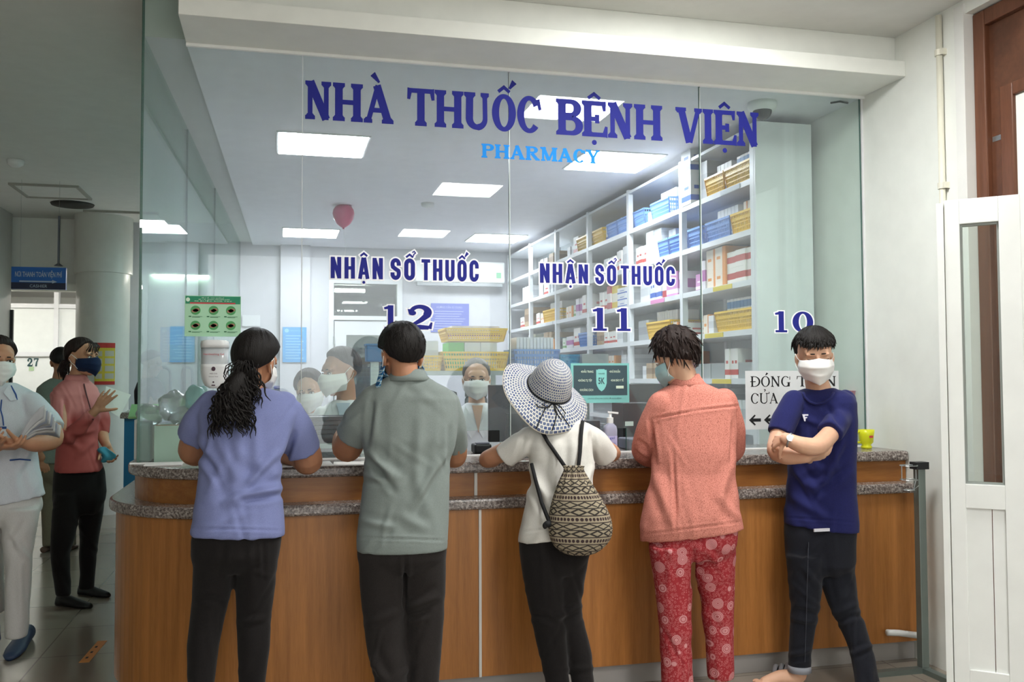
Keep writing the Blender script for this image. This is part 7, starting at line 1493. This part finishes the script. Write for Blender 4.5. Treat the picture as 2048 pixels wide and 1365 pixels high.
def tr(b): legs(b, [[(905, 274, 320, YD, .12), (940, 275, 320, YD, .12)], [(930, 275, 298, YD-.02, .09), (1052, 279, 294, YD-.02, .07)], [(930, 297, 320, YD+.02, .09), (1052, 300, 316, YD+.02, .07)]])
garment(P, 'trousers', DKT, tr, .01, 3, [], 4, 53, .003); hd.hair(P, H_BLACK, HL_SHORT, .014, .003, 55); hd.features(P)
for x in (287, 308): p0 = W(x, 1000, YD); shoe(P, (p0.x-.05, YD, .001), (p0.x+.18, YD-.02, .001), .09, .07, BLACK)

# nurse in white walking in from the left edge
YN = 5.35; P = person(at(20, 1310, Z=0).x, YN, 'nurse in white uniform with blue trim walking and carrying a bundle of papers')
UNI = cloth('white_uniform', '#cdd1d8', '#c2c6ce', 450, .6); UNT = cloth('white_uniform_trousers', '#c9c8c6', '#bfbdba', 450, .6)
hd = Head(W(-4, 722, YN), yaw=150, pitch=4, roll=-3, sc=1.03); nk = W(-2, 790, YN+.02)
def fl(b):
    hd.flesh(b, nk, .052); core(b, W(18, 980, YN), nk, [W(36, 1120, YN-.05), W(-20, 1107, YN+.18)], [W(30, 1275, YN), W(-15, 1225, YN+.42)], .85)
    arm(b, [(66, 812, YN-.02, 26), (96, 850, YN-.06, 24), (108, 880, YN-.1, 21), (70, 889, YN-.22, 17), (44, 884, YN-.27, 12)])
    arm(b, [(-60, 812, YN-.02, 26), (-74, 870, YN-.06, 23), (-66, 905, YN-.12, 20), (-25, 900, YN-.24, 15), (-5, 893, YN-.28, 12)])
    hand(b, W(46, 885, YN-.27), (-.85, -.25, .15), (.1, .3, .95), -1, (.7, .75, .8, .8), .6, 1.0, .06); hand(b, W(-6, 893, YN-.28), (.85, -.2, -.05), (0, .3, .95), 1, (.6, .6, .6, .6), .5, .98)
flesh_obj(P, SK1, fl, .0048)
def sh(b):
    b.loft([ring(766, -28, 28, YN+.01, .055), ring(776, -42, 46, YN+.01, .075), ring(788, -58, 66, YN+.01, .09), ring(804, -68, 78, YN+.01, .105), ring(840, -70, 76, YN, .125), ring(890, -64, 67, YN, .13), ring(940, -66, 72, YN, .13), ring(985, -66, 80, YN, .135), ring(1005, -66, 82, YN, .138, dz=.03)]); sleeve(b, [(62, 806, YN, 28), (90, 845, YN-.04, 30), (102, 862, YN-.07, 28)]); sleeve(b, [(-56, 806, YN, 28), (-70, 850, YN-.03, 28)])
ub = garment(P, 'tunic', UNI, sh, .0075, 3, [(70, 880, 30, 960, 7, .006), (60, 830, 66, 890, 5, -.006), (20, 900, 40, 1000, 8, .004)], 12, 61, .0035)
b = MB(); b.tube([front_at(ub, x, y, 6) for x, y in ((22, 772), (32, 790), (34, 800))], .004, 6); b.build('blue_piping', M('blue_trim', '#2f4f8d', .7), P)
lapels(P, ub, [[(20, 768), (34, 800), (22, 802), (8, 786)]], UNI)
MB().tube([front_at(ub, x, y, 8)-Vector((0, .004, 0)) for x, y in ((20, 921), (40, 919), (62, 921))], .004, 6).build('pocket_piping', M('blue_trim'), P)
MB().tube([front_at(ub, x, y, 8)-Vector((0, .006, 0)) for x, y in ((4, 800), (2, 820), (6, 835), (8, 852))], .0035, 6).build('lanyard', M('blue_trim'), P)
g0 = front_at(ub, 8, 862, 8)-Vector((0, .03, 0)); k_ = ppm(8, g0.y); MB().box(g0.x-10*k_, g0.x+8*k_, g0.y-.004, g0.y, g0.z-10*k_, g0.z+9*k_).build('name_badge', M('badge_white', '#dfe3e8', .3), P); MB().box(g0.x-10*k_, g0.x+8*k_, g0.y-.006, g0.y-.004, g0.z+4*k_, g0.z+9*k_).build('badge_band', M('blue_trim'), P)
def tr(b): legs(b, [[(985, -58, 74, YN+.0, .115), (1010, -60, 77, YN, .125), (1040, -60, 76, YN, .12)], [(1015, 2, 77, YN-.03, .1), (1060, 6, 70, YN-.04, .092), (1107, 10, 63, YN-.05, .082), (1180, 12, 60, YN-.03, .072), (1275, 12, 53, YN-.0, .068)], [(1015, -58, 12, YN+.05, .1), (1107, -46, 5, YN+.18, .08), (1225, -38, 7, YN+.42, .066)]])
garment(P, 'trousers', UNT, tr, .0085, 3, [(20, 1060, 55, 1120, 6, .006), (50, 1040, 20, 1090, 6, -.005), (40, 1130, 45, 1250, 6, .005)], 10, 63, .004)
p0, p1 = at(40, 1290, Z=0), at(24, 1318, Z=0); shoe(P, (p0.x+.02, p0.y+.12, .001), (p1.x+.0, p1.y-.05, .001), .105, .09, M('blue_clog', '#2b3a55', .5)); p0 = W(-14, 1225, YN+.42); shoe(P, (p0.x-.02, p0.y+.08, .05), (p0.x+.03, p0.y-.16, .001), .1, .09, M('blue_clog'))
hd.hair(P, H_BROWN, [(0, 36), (30, 33), (55, 17), (75, 0), (92, -10), (110, -28), (150, -46), (180, -52)], .013, .004, 65, freq=40); hd.features(P); hd.mask(P, MASKW, 'pleat')
nb = empty('paper_bundle', W(70, 860, YN-.3), 'bundle of folded newspapers and forms on the forearm of the nurse', 'papers')
A = W(34, 884, YN-.31)
for i in range(11):
    e = W(88+i*3.2, 824+i*4.2, YN-.34+.012*i); up = Vector((0, -.02, .0)); m_ = A.lerp(e, .5)+Vector((0, 0, .018+.002*i)); n_ = Vector((.1, -.25, .6)).normalized()*.035
    rows_ = [[p+n_*s_*w_+Vector((0, 0, .006*math.sin(3*s_+i))) for s_ in (-1, -.4, .3, 1)] for p, w_ in ((A, .4), (A.lerp(m_, .6), .7), (m_, .9), (m_.lerp(e, .6)+Vector((0, 0, .006)), 1), (e, 1))]
    b = MB(); vs = [p for r in rows_ for p in r]; o = len(vs); vs2 = [p+Vector((.001, .003, .002)) for p in vs]; fs = []
    for r in range(4):
        for q in range(3): k = r*4+q; fs += [(k, k+1, k+5, k+4), (o+k, o+k+4, o+k+5, o+k+1)]
    for q in range(3): fs += [(q, o+q, o+q+1, q+1), (16+q, 17+q, o+17+q, o+16+q)]
    for r in range(4): fs += [(r*4, r*4+4, o+r*4+4, o+r*4), (r*4+3, o+r*4+3, o+r*4+7, r*4+7)]
    b.add(vs+vs2, fs); b.build('paper_sheet', (M('newsprint', '#c4c5ca', .8), M('newsprint_light', '#e2e2e2', .8), M('newsprint_blue', '#a9b0c2', .8))[i % 3], nb, smooth=True)
clean_props()
